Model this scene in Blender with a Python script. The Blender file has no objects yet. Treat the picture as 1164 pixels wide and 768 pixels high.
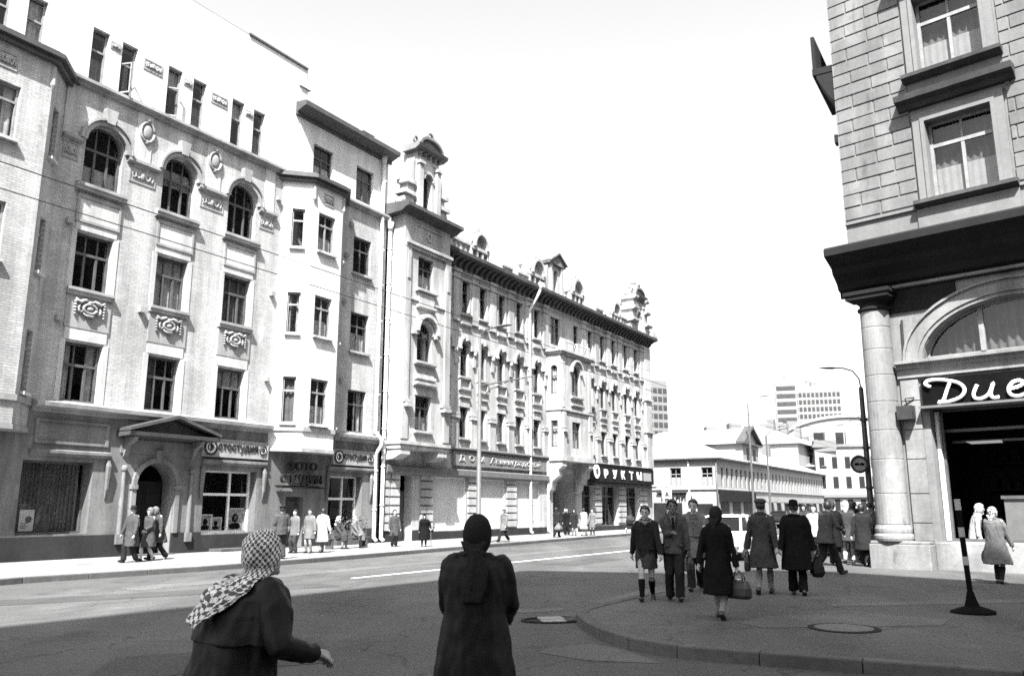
import bpy, bmesh, math, random
import numpy as np
from mathutils import Vector, Matrix, noise

random.seed(7)
R = math.radians
scene = bpy.context.scene
COL = scene.collection

# ------------------------------------------------------------------ camera
EYE = 1.62
cam_data = bpy.data.cameras.new("camera")
cam_data.sensor_width = 36.0
cam_data.lens = 29.10
cam_data.clip_start = 0.1
cam_data.clip_end = 3000
cam = bpy.data.objects.new("camera", cam_data)
cam.location = (0, 0, EYE)
cam.rotation_euler = (R(90 + 11.59), 0, 0)
COL.objects.link(cam)
scene.camera = cam

# ------------------------------------------------------------------ sky and sun (noon in May, sun high behind the camera)
SUN_ELEV, SUN_HEAD = 53.0, 186.3          # heading of the sun, clockwise from +Y
world = bpy.data.worlds.new("World")
scene.world = world
world.use_nodes = True
wn = world.node_tree
wn.nodes.clear()
sky = wn.nodes.new("ShaderNodeTexSky")
sky.sky_type = 'NISHITA'
sky.sun_disc = False
sky.sun_elevation = R(SUN_ELEV)
sky.sun_rotation = R(SUN_HEAD)
sky.air_density = 1.4
sky.dust_density = 3.0
sky.ozone_density = 1.0
bw = wn.nodes.new("ShaderNodeRGBToBW")      # the film is black and white
bg = wn.nodes.new("ShaderNodeBackground")
bg.inputs["Strength"].default_value = 0.115
wo = wn.nodes.new("ShaderNodeOutputWorld")
wn.links.new(sky.outputs[0], bw.inputs[0])
wn.links.new(bw.outputs[0], bg.inputs[0])
wn.links.new(bg.outputs[0], wo.inputs[0])

sun_data = bpy.data.lights.new("sun", 'SUN')
sun_data.energy = 5.0
sun_data.angle = R(0.53)
sun_data.color = (1, 0.995, 0.985)
sun = bpy.data.objects.new("sun", sun_data)
sh = R(SUN_HEAD)
sdir = Vector((math.sin(sh) * math.cos(R(SUN_ELEV)), math.cos(sh) * math.cos(R(SUN_ELEV)), math.sin(R(SUN_ELEV))))
sun.rotation_euler = sdir.to_track_quat('Z', 'Y').to_euler()
sun.location = sdir * 60
COL.objects.link(sun)

scene.view_settings.view_transform = 'Standard'
scene.view_settings.look = 'None'
scene.view_settings.exposure = 2.05
scene.view_settings.gamma = 1.0
scene.render.engine = 'CYCLES'
scene.cycles.use_denoising = False
scene.cycles.max_bounces = 6
scene.cycles.diffuse_bounces = 3
scene.cycles.glossy_bounces = 2
scene.cycles.transparent_max_bounces = 10
scene.cycles.caustics_reflective = False
scene.cycles.caustics_refractive = False
scene.cycles.filter_width = 1.6

# ------------------------------------------------------------------ materials
def new_mat(name):
    m = bpy.data.materials.new(name)
    m.use_nodes = True
    nt = m.node_tree
    b = nt.nodes["Principled BSDF"]
    return m, nt, b

def setv(b, **kw):
    for k, v in kw.items():
        b.inputs[k.replace('_', ' ')].default_value = v

def g3(v):
    return (v, v, v, 1.0)

def ramp(nt, src, p0, c0, p1, c1):
    r = nt.nodes.new("ShaderNodeMapRange")
    r.inputs[1].default_value = p0; r.inputs[2].default_value = p1
    r.inputs[3].default_value = c0; r.inputs[4].default_value = c1
    nt.links.new(src, r.inputs[0])
    return r.outputs[0]

def tex_noise(nt, scale, detail=4, rough=0.55, vec=None, stretch=None):
    n = nt.nodes.new("ShaderNodeTexNoise")
    n.inputs["Scale"].default_value = scale
    n.inputs["Detail"].default_value = detail
    n.inputs["Roughness"].default_value = rough
    if vec is None:
        tc = nt.nodes.new("ShaderNodeTexCoord"); vec = tc.outputs["Object"]
    if stretch:
        mp = nt.nodes.new("ShaderNodeMapping"); mp.inputs["Scale"].default_value = stretch
        nt.links.new(vec, mp.inputs[0]); vec = mp.outputs[0]
    nt.links.new(vec, n.inputs["Vector"])
    return n.outputs["Fac"]

def mul(nt, a, b):
    m = nt.nodes.new("ShaderNodeMath"); m.operation = 'MULTIPLY'
    for i, x in enumerate((a, b)):
        if isinstance(x, (int, float)): m.inputs[i].default_value = x
        else: nt.links.new(x, m.inputs[i])
    return m.outputs[0]

def bump(nt, b, h, strength=0.3, dist=0.02):
    bp = nt.nodes.new("ShaderNodeBump")
    bp.inputs["Strength"].default_value = strength
    bp.inputs["Distance"].default_value = dist
    nt.links.new(h, bp.inputs["Height"])
    nt.links.new(bp.outputs[0], b.inputs["Normal"])

def plain(name, c, rough=0.6, var=0.12, scale=6.0, spec=0.3, metallic=0.0):
    m, nt, b = new_mat(name)
    n = tex_noise(nt, scale)
    v = ramp(nt, n, 0.3, c * (1 - var), 0.7, c * (1 + var))
    nt.links.new(v, b.inputs["Base Color"])
    setv(b, Roughness=rough, Metallic=metallic)
    b.inputs["Specular IOR Level"].default_value = spec
    return m

def plaster(name, c, var=0.10, streak=0.12, rough=0.9, brick=0.0, scale=1.0):
    m, nt, b = new_mat(name)
    n1 = tex_noise(nt, 0.55 * scale, 6, 0.6)
    n2 = tex_noise(nt, 9.0 * scale, 5, 0.65)
    n3 = tex_noise(nt, 1.6 * scale, 4, 0.6, stretch=(1.0, 1.0, 0.12))
    v1 = ramp(nt, n1, 0.3, 1 - var, 0.7, 1 + var * 0.6)
    v2 = ramp(nt, n2, 0.3, 1 - var * 0.5, 0.7, 1 + var * 0.5)
    v3 = ramp(nt, n3, 0.35, 1 - streak, 0.6, 1.0)
    n4 = tex_noise(nt, 2.6 * scale, 5, 0.7, stretch=(1.0, 1.0, 0.25))
    v4 = ramp(nt, n4, 0.60, 1.0, 0.74, 1 - streak * 1.3)          # soot runs and patches of repair
    n5 = tex_noise(nt, 0.9 * scale, 2, 0.4)
    v5 = ramp(nt, n5, 0.62, 1.0, 0.635, 1 + var * 0.7)
    v = mul(nt, mul(nt, v1, v2), mul(nt, v3, c))
    v = mul(nt, v, mul(nt, v4, v5))
    if brick:
        tc = nt.nodes.new("ShaderNodeTexCoord")
        sx = nt.nodes.new("ShaderNodeSeparateXYZ"); nt.links.new(tc.outputs["Object"], sx.inputs[0])
        ad = nt.nodes.new("ShaderNodeMath"); ad.operation = 'ADD'
        nt.links.new(sx.outputs[0], ad.inputs[0]); nt.links.new(sx.outputs[1], ad.inputs[1])
        cx = nt.nodes.new("ShaderNodeCombineXYZ")
        nt.links.new(ad.outputs[0], cx.inputs[0]); nt.links.new(sx.outputs[2], cx.inputs[1])
        bt = nt.nodes.new("ShaderNodeTexBrick")
        bt.inputs["Scale"].default_value = 1.0
        bt.inputs["Brick Width"].default_value = 0.24
        bt.inputs["Row Height"].default_value = 0.08
        bt.inputs["Mortar Size"].default_value = 0.012
        bt.inputs["Mortar Smooth"].default_value = 0.2
        bt.inputs["Color1"].default_value = g3(1.0)
        bt.inputs["Color2"].default_value = g3(1 - brick * 0.55)
        bt.inputs["Mortar"].default_value = g3(1 - brick)
        nt.links.new(cx.outputs[0], bt.inputs["Vector"])
        v = mul(nt, v, bt.outputs["Color"])
        bump(nt, b, bt.outputs["Fac"], -0.35, 0.01)
    else:
        bump(nt, b, n2, 0.25, 0.01)
    nt.links.new(v, b.inputs["Base Color"])
    setv(b, Roughness=rough)
    b.inputs["Specular IOR Level"].default_value = 0.2
    return m

def block_stone(name, c):
    """stone whose blocks differ in tone (a per-face attribute) with mottling and grime"""
    m = plaster(name, c, 0.2, 0.3)
    nt = m.node_tree; b = nt.nodes["Principled BSDF"]
    src = b.inputs["Base Color"].links[0].from_socket
    at = nt.nodes.new("ShaderNodeAttribute"); at.attribute_name = "tone"
    nt.links.new(mul(nt, src, at.outputs["Fac"]), b.inputs["Base Color"])
    return m

def cloth_mat(name, c, rough=0.92, scale=60, var=0.18):
    m, nt, b = new_mat(name)
    n = tex_noise(nt, scale, 3)
    n2 = tex_noise(nt, 4, 3)
    v = mul(nt, ramp(nt, n, 0.3, 1 - var, 0.7, 1 + var), ramp(nt, n2, 0.3, c * 0.9, 0.7, c * 1.1))
    nt.links.new(v, b.inputs["Base Color"])
    bump(nt, b, n, 0.25, 0.004)
    setv(b, Roughness=rough)
    b.inputs["Specular IOR Level"].default_value = 0.03
    b.inputs["Sheen Weight"].default_value = 0.0
    return m

def glass_mat(name, tint=0.75, refl=1.0):
    m = bpy.data.materials.new(name); m.use_nodes = True
    nt = m.node_tree; nt.nodes.clear()
    out = nt.nodes.new("ShaderNodeOutputMaterial")
    tr = nt.nodes.new("ShaderNodeBsdfTransparent"); tr.inputs[0].default_value = g3(tint)
    gl = nt.nodes.new("ShaderNodeBsdfGlossy"); gl.inputs["Roughness"].default_value = 0.03
    gl.inputs[0].default_value = g3(0.9)
    ge = nt.nodes.new("ShaderNodeNewGeometry")          # Schlick reflectance, the same from both sides of the pane
    dt = nt.nodes.new("ShaderNodeVectorMath"); dt.operation = 'DOT_PRODUCT'
    nt.links.new(ge.outputs["Normal"], dt.inputs[0]); nt.links.new(ge.outputs["Incoming"], dt.inputs[1])
    ab = nt.nodes.new("ShaderNodeMath"); ab.operation = 'ABSOLUTE'; nt.links.new(dt.outputs["Value"], ab.inputs[0])
    om = nt.nodes.new("ShaderNodeMath"); om.operation = 'SUBTRACT'; om.inputs[0].default_value = 1.0; nt.links.new(ab.outputs[0], om.inputs[1])
    pw = nt.nodes.new("ShaderNodeMath"); pw.operation = 'POWER'; nt.links.new(om.outputs[0], pw.inputs[0]); pw.inputs[1].default_value = 5.0
    fr = nt.nodes.new("ShaderNodeMath"); fr.operation = 'MULTIPLY_ADD'; nt.links.new(pw.outputs[0], fr.inputs[0]); fr.inputs[1].default_value = 0.8; fr.inputs[2].default_value = 0.04
    # old float glass: slight ripples
    n = tex_noise(nt, 2.2, 2)
    bp = nt.nodes.new("ShaderNodeBump"); bp.inputs["Strength"].default_value = 0.06; bp.inputs["Distance"].default_value = 0.02
    nt.links.new(n, bp.inputs["Height"])
    nt.links.new(bp.outputs[0], gl.inputs["Normal"])
    mx = nt.nodes.new("ShaderNodeMixShader")
    nt.links.new(fr.outputs[0], mx.inputs[0])
    nt.links.new(tr.outputs[0], mx.inputs[1]); nt.links.new(gl.outputs[0], mx.inputs[2])
    nt.links.new(mx.outputs[0], out.inputs[0])
    return m

def asphalt(name, c, patch=0.25, crack=0.35):
    m, nt, b = new_mat(name)
    tc = nt.nodes.new("ShaderNodeTexCoord"); o = tc.outputs["Object"]
    big = tex_noise(nt, 0.22, 6, 0.6, o)
    mid = tex_noise(nt, 1.7, 5, 0.6, o)
    fine = tex_noise(nt, 85, 2, 0.8, o)
    grit = tex_noise(nt, 24, 3, 0.7, o)
    mpr = nt.nodes.new("ShaderNodeMapping"); mpr.inputs["Rotation"].default_value = (0, 0, R(31.4))
    mpr.inputs["Scale"].default_value = (0.5, 0.045, 1)
    nt.links.new(o, mpr.inputs[0])
    lane = tex_noise(nt, 1.0, 3, 0.5, mpr.outputs[0])
    v = mul(nt, ramp(nt, big, 0.3, 1 - patch, 0.7, 1 + patch), ramp(nt, mid, 0.3, 0.9, 0.7, 1.1))
    v = mul(nt, v, ramp(nt, fine, 0.3, 0.62, 0.7, 1.38))
    v = mul(nt, v, ramp(nt, grit, 0.3, 0.76, 0.7, 1.24))
    oil = tex_noise(nt, 0.75, 3, 0.5, o)
    v = mul(nt, v, ramp(nt, oil, 0.62, 1.0, 0.72, 0.72))
    dust = tex_noise(nt, 0.5, 6, 0.75, o)
    v = mul(nt, v, ramp(nt, dust, 0.56, 1.0, 0.75, 1.5))
    v = mul(nt, v, ramp(nt, lane, 0.35, 0.76, 0.65, 1.2))
    vo = nt.nodes.new("ShaderNodeTexVoronoi"); vo.feature = 'DISTANCE_TO_EDGE'; vo.inputs["Scale"].default_value = 0.33
    wob = nt.nodes.new("ShaderNodeTexNoise"); wob.inputs["Scale"].default_value = 1.5; wob.inputs["Detail"].default_value = 4
    nt.links.new(o, wob.inputs["Vector"])
    va = nt.nodes.new("ShaderNodeVectorMath"); va.operation = 'ADD'
    nt.links.new(o, va.inputs[0]); nt.links.new(wob.outputs["Color"], va.inputs[1])
    nt.links.new(va.outputs[0], vo.inputs["Vector"])
    cr = ramp(nt, vo.outputs["Distance"], 0.0, 1 - crack, 0.008, 1.0)
    v = mul(nt, mul(nt, v, cr), c)
    nt.links.new(v, b.inputs["Base Color"])
    bump(nt, b, grit, 0.35, 0.012)
    setv(b, Roughness=0.85)
    b.inputs["Specular IOR Level"].default_value = 0.3
    return m

MAT = dict(
    road=asphalt("road_asphalt", 0.060, 0.3, 0.55),
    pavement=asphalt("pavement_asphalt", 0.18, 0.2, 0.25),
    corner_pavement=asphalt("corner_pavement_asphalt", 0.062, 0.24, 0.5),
    kerb=plaster("kerb_granite", 0.075, 0.3, 0.0, 0.85),
    line=plaster("road_paint", 0.62, 0.25, 0.0, 0.8, scale=3),
    a_brick=plaster("pale_brick", 0.46, 0.20, 0.34, brick=0.34),
    a_plaster=plaster("pale_plaster", 0.58, 0.12, 0.22),
    a_ground=plaster("ground_floor_plaster", 0.17, 0.28, 0.45),
    a_trim=plaster("trim_plaster", 0.29, 0.16, 0.3),
    zinc=plain("zinc_flashing", 0.055, 0.55, 0.25, 3, 0.4),
    plinth=plaster("dark_plinth", 0.026, 0.25, 0.2),
    b_wall=plaster("off_white_plaster", 0.39, 0.2, 0.38),
    b_trim=plaster("off_white_trim", 0.38, 0.2, 0.36),
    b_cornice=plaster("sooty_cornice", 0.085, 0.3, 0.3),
    fascia=plain("grey_fascia", 0.11, 0.6, 0.15, 3),
    fascia_dark=plain("dark_fascia", 0.012, 0.75, 0.2, 3, 0.1),
    frame_dark=plain("dark_window_frame", 0.075, 0.55, 0.25, 4),
    frame_mid=plain("worn_window_frame", 0.20, 0.6, 0.25, 4),
    frame_white=plain("white_window_frame", 0.62, 0.5, 0.1, 4),
    glass=glass_mat("window_glass"),
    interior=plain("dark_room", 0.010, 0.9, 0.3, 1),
    curtain=plain("net_curtain", 0.42, 0.95, 0.25, 5),
    curtain_grey=plain("grey_drapes", 0.12, 0.95, 0.3, 3),
    blind=plaster("white_blind", 0.46, 0.1, 0.12),
    letters_dark=plain("dark_letters", 0.02, 0.4),
    letters_white=plain("white_letters", 0.82, 0.4, 0.04),
    board=plain("sign_board", 0.25, 0.6, 0.12, 4),
    pipe=plain("painted_pipe", 0.5, 0.5, 0.12, 5),
    pipe_grey=plain("grey_steel", 0.075, 0.5, 0.2, 5, 0.4),
    pole_dark=plain("dark_steel", 0.025, 0.5, 0.3, 5, 0.4),
    wire=plain("wire", 0.03, 0.6),
    stone=plaster("pale_limestone", 0.21, 0.25, 0.35),
    stone_block=block_stone("rusticated_stone", 0.16),
    stone_dark=plaster("sooty_and_shade_stone", 0.014, 0.25, 0.2),
    stone_trim=plaster("window_surround_stone", 0.16, 0.15, 0.15),
    roof_metal=plain("roof_sheet", 0.22, 0.5, 0.05, 1.5, 0.4),
    roof_dark=plain("dark_roof_sheet", 0.15, 0.5, 0.2, 1.5, 0.4),
    far_wall=plaster("far_pale_wall", 0.25, 0.08, 0.1, scale=0.3),
    tower_wall=plaster("tower_wall", 0.19, 0.05, 0.05, scale=0.3),
    grid_wall=plaster("grid_wall", 0.15, 0.05, 0.05, scale=0.3),
    tower_window=plain("tower_window", 0.035, 0.5, 0.3, 0.8),
    far_grey=plaster("far_grey_wall", 0.15, 0.1, 0.1, scale=0.3),
    far_window=plain("far_window", 0.016, 0.5, 0.4, 0.8, 0.12),
    car_glass=plain("car_glass", 0.008, 0.15, 0.2, 3, 0.2),
    drain_lip=plaster("drain_concrete", 0.25, 0.2, 0.0),
    pale_strip=plaster("pale_strip", 0.45, 0.16, 0.26),
    drape=plain("worn_drapes", 0.10, 0.95, 0.35, 4),
    fascia_pale=plain("pale_fascia", 0.15, 0.7, 0.2, 3, 0.1),
    band_grey=plain("grey_band_paint", 0.30, 0.6, 0.15, 6),
    cap=plaster("gable_cap", 0.17, 0.25, 0.3),
    thin_letters=plain("thin_sign_tubes", 0.32, 0.5),
    dark_ring=plain("dark_iron_ring", 0.012, 0.8, 0.3, 12, 0.1),
    worn_black=plain("worn_black_coat", 0.008, 0.55, 0.35, 7, 0.12),
    stone_mid=plaster("grimy_stone", 0.05, 0.3, 0.3),
    iron=plain("cast_iron", 0.06, 0.6, 0.3, 12, 0.4),
    white_paint=plain("white_paint", 0.75, 0.35, 0.06, 6, 0.5),
    black_paint=plain("black_paint", 0.005, 0.8, 0.2, 6, 0.03),
    chrome=plain("chrome", 0.6, 0.2, 0.05, 6, 0.5, 1.0),
    rubber=plain("rubber", 0.02, 0.8),
    wood=plain("dark_wood", 0.06, 0.7, 0.3, 8),
    leaf=plain("leaves", 0.06, 0.7, 0.4, 30),
    paper=plain("paper", 0.6, 0.8, 0.1, 8),
    photo=plain("photo_print", 0.28, 0.6, 0.8, 9),
    skin=plain("skin", 0.26, 0.55, 0.08, 20, 0.35),
    skin_dark=plain("dark_skin", 0.07, 0.5, 0.1, 20, 0.4),
    hair_dark=plain("dark_hair", 0.012, 0.5, 0.3, 60, 0.4),
    hair_grey=plain("grey_hair", 0.3, 0.6, 0.2, 60, 0.4),
    stocking=cloth_mat("stockings", 0.16),
    white_socks=cloth_mat("white_stockings", 0.42),
    leather=plain("black_leather", 0.012, 0.4, 0.3, 25, 0.5),
    black_cloth=cloth_mat("black_cloth", 0.008),
    charcoal=cloth_mat("charcoal_cloth", 0.017),
    dark_grey=cloth_mat("dark_grey_cloth", 0.036),
    mid_grey=cloth_mat("mid_grey_cloth", 0.05),
    light_grey=cloth_mat("light_grey_cloth", 0.10),
    beige=cloth_mat("pale_cloth", 0.115),
    white_cloth=cloth_mat("white_cloth", 0.30),
)

# ------------------------------------------------------------------ mesh builder
class MB:
    """collects shapes; facade shapes are given as (along, outward, up) in the current frame"""
    def __init__(s, frame=None):
        s.v = []; s.f = []; s.fm = []; s.mi = 0; s.uv = None
        s.set(frame)
    def set(s, frame=None):
        s.fr = frame; return s
    def P(s, a, o, z):
        if s.fr is None: return (a, o, z)
        ox, oo, c, k = s.fr
        return (ox + a * c - o * k, -(oo + a * k + o * c), z)
    def add(s, pts, faces):
        n = len(s.v)
        s.v += [s.P(*p) for p in pts]
        for f in faces:
            s.f.append([n + i for i in f]); s.fm.append(s.mi)
        return s
    def poly(s, pts): return s.add(pts, [list(range(len(pts)))])
    def box(s, x0, x1, y0, y1, z0, z1):
        p = [(x, y, z) for z in (z0, z1) for y in (y0, y1) for x in (x0, x1)]
        return s.add(p, [(0, 2, 3, 1), (4, 5, 7, 6), (0, 1, 5, 4), (2, 6, 7, 3), (0, 4, 6, 2), (1, 3, 7, 5)])
    def prism_az(s, pts, o0, o1):
        """outline in (a, z), from outward o0 to o1"""
        n = len(pts)
        v = [(a, o0, z) for a, z in pts] + [(a, o1, z) for a, z in pts]
        f = [list(range(n)), list(range(2 * n - 1, n - 1, -1))]
        f += [(i, (i + 1) % n, n + (i + 1) % n, n + i) for i in range(n)]
        return s.add(v, f)
    def prism_oz(s, pts, a0, a1):
        """profile in (o, z), run from a0 to a1 (a cornice)"""
        n = len(pts)
        v = [(a0, o, z) for o, z in pts] + [(a1, o, z) for o, z in pts]
        f = [list(range(n)), list(range(2 * n - 1, n - 1, -1))]
        f += [(i, (i + 1) % n, n + (i + 1) % n, n + i) for i in range(n)]
        return s.add(v, f)
    def prism_xy(s, pts, z0, z1):
        n = len(pts)
        v = [(x, y, z0) for x, y in pts] + [(x, y, z1) for x, y in pts]
        f = [list(range(n)), list(range(2 * n - 1, n - 1, -1))]
        f += [(i, (i + 1) % n, n + (i + 1) % n, n + i) for i in range(n)]
        return s.add(v, f)
    def loft(s, rings, caps=True, closed=True):
        n = len(rings[0]); v = [p for r in rings for p in r]; f = []
        for j in range(len(rings) - 1):
            for i in range(n if closed else n - 1):
                f.append((j * n + i, j * n + (i + 1) % n, (j + 1) * n + (i + 1) % n, (j + 1) * n + i))
        if caps and closed:
            f.append(list(range(n - 1, -1, -1))); f.append([(len(rings) - 1) * n + i for i in range(n)])
        return s.add(v, f)
    def tube(s, pts, r, n=8, flat=1.0, caps=True):
        pts = [Vector(p) for p in pts]
        rs = r if isinstance(r, (list, tuple)) else [r] * len(pts)
        rings = []; ref = None
        for i, p in enumerate(pts):
            if i == 0: t = pts[1] - pts[0]
            elif i == len(pts) - 1: t = pts[-1] - pts[-2]
            else: t = (pts[i + 1] - pts[i]).normalized() + (pts[i] - pts[i - 1]).normalized()
            if t.length < 1e-6: t = Vector((0, 0, 1))
            t.normalize()
            if ref is None:
                ref = Vector((0, 0, 1)) if abs(t.z) < 0.9 else Vector((0, 1, 0))
            x = t.cross(ref)
            if x.length < 1e-4: x = t.cross(Vector((1, 0, 0)))
            x.normalize(); y = x.cross(t).normalized(); ref = y
            rings.append([tuple(p + x * (rs[i] * math.cos(2 * math.pi * k / n)) + y * (rs[i] * flat * math.sin(2 * math.pi * k / n))) for k in range(n)])
        return s.loft(rings, caps)
    def capsule(s, pts, r, n=10):
        """tube with rounded ends"""
        pts = [Vector(p) for p in pts]; rs = list(r) if isinstance(r, (list, tuple)) else [r] * len(pts)
        d0 = (pts[0] - pts[1]).normalized(); d1 = (pts[-1] - pts[-2]).normalized()
        P = [pts[0] + d0 * rs[0] * 0.95, pts[0] + d0 * rs[0] * 0.7] + pts + [pts[-1] + d1 * rs[-1] * 0.7, pts[-1] + d1 * rs[-1] * 0.95]
        Q = [rs[0] * 0.3, rs[0] * 0.72] + rs + [rs[-1] * 0.72, rs[-1] * 0.3]
        return s.tube(P, Q, n)
    def lathe(s, prof, n=16, c=(0, 0, 0), sx=1.0, sy=1.0):
        rings = [[(c[0] + r * sx * math.cos(2 * math.pi * k / n), c[1] + r * sy * math.sin(2 * math.pi * k / n), c[2] + z) for k in range(n)] for r, z in prof]
        return s.loft(rings)
    def ell(s, c, r, n=14, m=9, rot=None):
        rings = []
        for j in range(1, m):
            th = math.pi * j / m
            ring = []
            for k in range(n):
                ph = 2 * math.pi * k / n
                p = Vector((r[0] * math.sin(th) * math.cos(ph), r[1] * math.sin(th) * math.sin(ph), -r[2] * math.cos(th)))
                if rot: p = rot @ p
                ring.append((c[0] + p.x, c[1] + p.y, c[2] + p.z))
            rings.append(ring)
        return s.loft(rings)
    def mesh(s, name, mats=(), fix=True, smooth=False):
        me = bpy.data.meshes.new(name)
        me.from_pydata(s.v, [], s.f)
        for m in mats: me.materials.append(m)
        if len(mats) > 1:
            me.polygons.foreach_set("material_index", s.fm)
        if fix:
            bm = bmesh.new(); bm.from_mesh(me)
            bmesh.ops.recalc_face_normals(bm, faces=bm.faces)
            bm.to_mesh(me); bm.free()
        if smooth:
            me.polygons.foreach_set("use_smooth", [True] * len(me.polygons))
        me.update()
        return me
    def islands(s):
        """one builder per connected piece"""
        par = list(range(len(s.v)))
        def root(i):
            while par[i] != i: par[i] = par[par[i]]; i = par[i]
            return i
        for f in s.f:
            for i in f[1:]: par[root(i)] = root(f[0])
        out = {}
        for f in s.f: out.setdefault(root(f[0]), []).append(f)
        res = []
        for fs in out.values():
            ids = sorted({i for f in fs for i in f}); mp = {i: k for k, i in enumerate(ids)}
            b = MB(); b.v = [s.v[i] for i in ids]; b.f = [[mp[i] for i in f] for f in fs]; b.fm = [0] * len(fs); res.append(b)
        return res
    def split_build(s, name, mat, parent=None, smooth=False):
        return [b.build(name, mat, parent, smooth) for b in s.islands()]
    def build(s, name, mat, parent=None, smooth=False, loc=None, rz=None, fix=True):
        mats = mat if isinstance(mat, (list, tuple)) else (mat,)
        return link(name, s.mesh(name, mats, fix, smooth), parent, loc, rz)

def link(name, me, parent=None, loc=None, rz=None):
    o = bpy.data.objects.new(name, me)
    COL.objects.link(o)
    if parent is not None: o.parent = parent
    if loc is not None: o.location = loc
    if rz is not None: o.rotation_euler = (0, 0, rz)
    return o

def tag(o, label=None, cat=None, group=None, kind=None):
    if label: o["label"] = label
    if cat: o["category"] = cat
    if group: o["group"] = group
    if kind: o["kind"] = kind
    return o

def thing(name, label, cat, loc=(0, 0, 0), rz=0.0, group=None):
    o = bpy.data.objects.new(name, None)
    COL.objects.link(o)
    o.empty_display_size = 0.3
    o.location = loc; o.rotation_euler = (0, 0, rz)
    return tag(o, label, cat, group)

def bevel(o, w, seg=2, angle=35):
    m = o.modifiers.new("bevel", 'BEVEL'); m.width = w; m.segments = seg
    m.limit_method = 'ANGLE'; m.angle_limit = R(angle)
    return o

DG = bpy.context.evaluated_depsgraph_get
def baked(o):
    """the object's mesh with its modifiers applied"""
    bpy.context.view_layer.update()
    dg = DG()
    return bpy.data.meshes.new_from_object(o.evaluated_get(dg))

def text_mesh(body, w, h, depth=0.02, shear=0.0, space=1.0, bold=0.0):
    cu = bpy.data.curves.new("lettering", 'FONT')
    cu.body = body; cu.extrude = depth / 2; cu.shear = shear; cu.space_character = space; cu.offset = bold
    cu.resolution_u = 4
    o = bpy.data.objects.new("lettering", cu); COL.objects.link(o)
    me = baked(o)
    bpy.data.objects.remove(o); bpy.data.curves.remove(cu)
    co = np.zeros(len(me.vertices) * 3); me.vertices.foreach_get("co", co); co = co.reshape(-1, 3)
    mn, mx = co.min(0), co.max(0)
    co[:, 0] = (co[:, 0] - mn[0]) / (mx[0] - mn[0]) * w
    co[:, 1] = (co[:, 1] - mn[1]) / (mx[1] - mn[1]) * h
    # stand upright: x along the wall, z up, face outward (-y)
    out = np.stack([co[:, 0], -(co[:, 2]), co[:, 1]], 1)
    me.vertices.foreach_set("co", out.ravel()); me.update()
    me.materials.clear()
    return me

def lettering(body, a, o, z, w, h, mat, parent, frame=None, depth=0.03, **kw):
    me = text_mesh(body, w, h, depth, **kw)
    me.materials.append(mat)
    rz = 0
    p = MB(frame).P(a, o, z)
    if frame: rz = math.atan2(-frame[3], frame[2])
    return link("lettering", me, parent, p, rz)

# frame helper: a face that starts at (a, o) and runs in direction (c, k)
MAIN = (0, 0, 1, 0)
def facet(a0, o0, a1, o1):
    d = math.hypot(a1 - a0, o1 - o0)
    return (a0, o0, (a1 - a0) / d, (o1 - o0) / d), d

# ------------------------------------------------------------------ walls with openings, windows
def wall_sheet(m, a0, a1, z0, z1, holes, o=0.0, depth=0.25):
    """front sheet with rectangular or arched openings and their reveals; hole = (a0, a1, z0, z1, arch_rise)"""
    xs = sorted({a0, a1} | {min(max(h[i], a0), a1) for h in holes for i in (0, 1)})
    zs = sorted({z0, z1} | {min(max(h[i], z0), z1) for h in holes for i in (2, 3)})
    for i in range(len(xs) - 1):
        for j in range(len(zs) - 1):
            cx, cz = (xs[i] + xs[i + 1]) / 2, (zs[j] + zs[j + 1]) / 2
            if any(h[0] < cx < h[1] and h[2] < cz < h[3] for h in holes): continue
            m.poly([(xs[i], o, zs[j]), (xs[i + 1], o, zs[j]), (xs[i + 1], o, zs[j + 1]), (xs[i], o, zs[j + 1])])
    for h in holes:
        b0, b1, c0, c1 = h[:4]; rise = h[4] if len(h) > 4 else 0
        d = h[5] if len(h) > 5 else depth
        if b1 < a0 or b0 > a1: continue
        sp = c1 - rise
        m.poly([(b0, o, c0), (b0, o - d, c0), (b0, o - d, sp), (b0, o, sp)])
        m.poly([(b1, o, c0), (b1, o, sp), (b1, o - d, sp), (b1, o - d, c0)])
        m.poly([(b0, o, c0), (b1, o, c0), (b1, o - d, c0), (b0, o - d, c0)])
        if rise:
            arc = arc_pts(b0, b1, sp, rise, 12)
            for (p, q), (r_, s_) in zip(arc[:-1], arc[1:]):
                m.poly([(p, o, q), (r_, o, s_), (r_, o, c1), (p, o, c1)])
                m.poly([(p, o, q), (p, o - d, q), (r_, o - d, s_), (r_, o, s_)])
        else:
            m.poly([(b0, o, c1), (b0, o - d, c1), (b1, o - d, c1), (b1, o, c1)])

def arc_pts(b0, b1, sp, rise, n):
    c, w = (b0 + b1) / 2, (b1 - b0) / 2
    return [(c - w * math.cos(math.pi * t / n), sp + rise * math.sin(math.pi * t / n)) for t in range(n + 1)]

def arch_band(m, b0, b1, sp, rise, width, o0, o1, n=14, ext=0.0):
    """moulded arch band round an opening"""
    inn = arc_pts(b0, b1, sp, rise, n); out = arc_pts(b0 - width, b1 + width, sp, rise + width, n)
    for i in range(n):
        p = [inn[i], inn[i + 1], out[i + 1], out[i]]
        m.prism_az(p, o0, o1)

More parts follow.
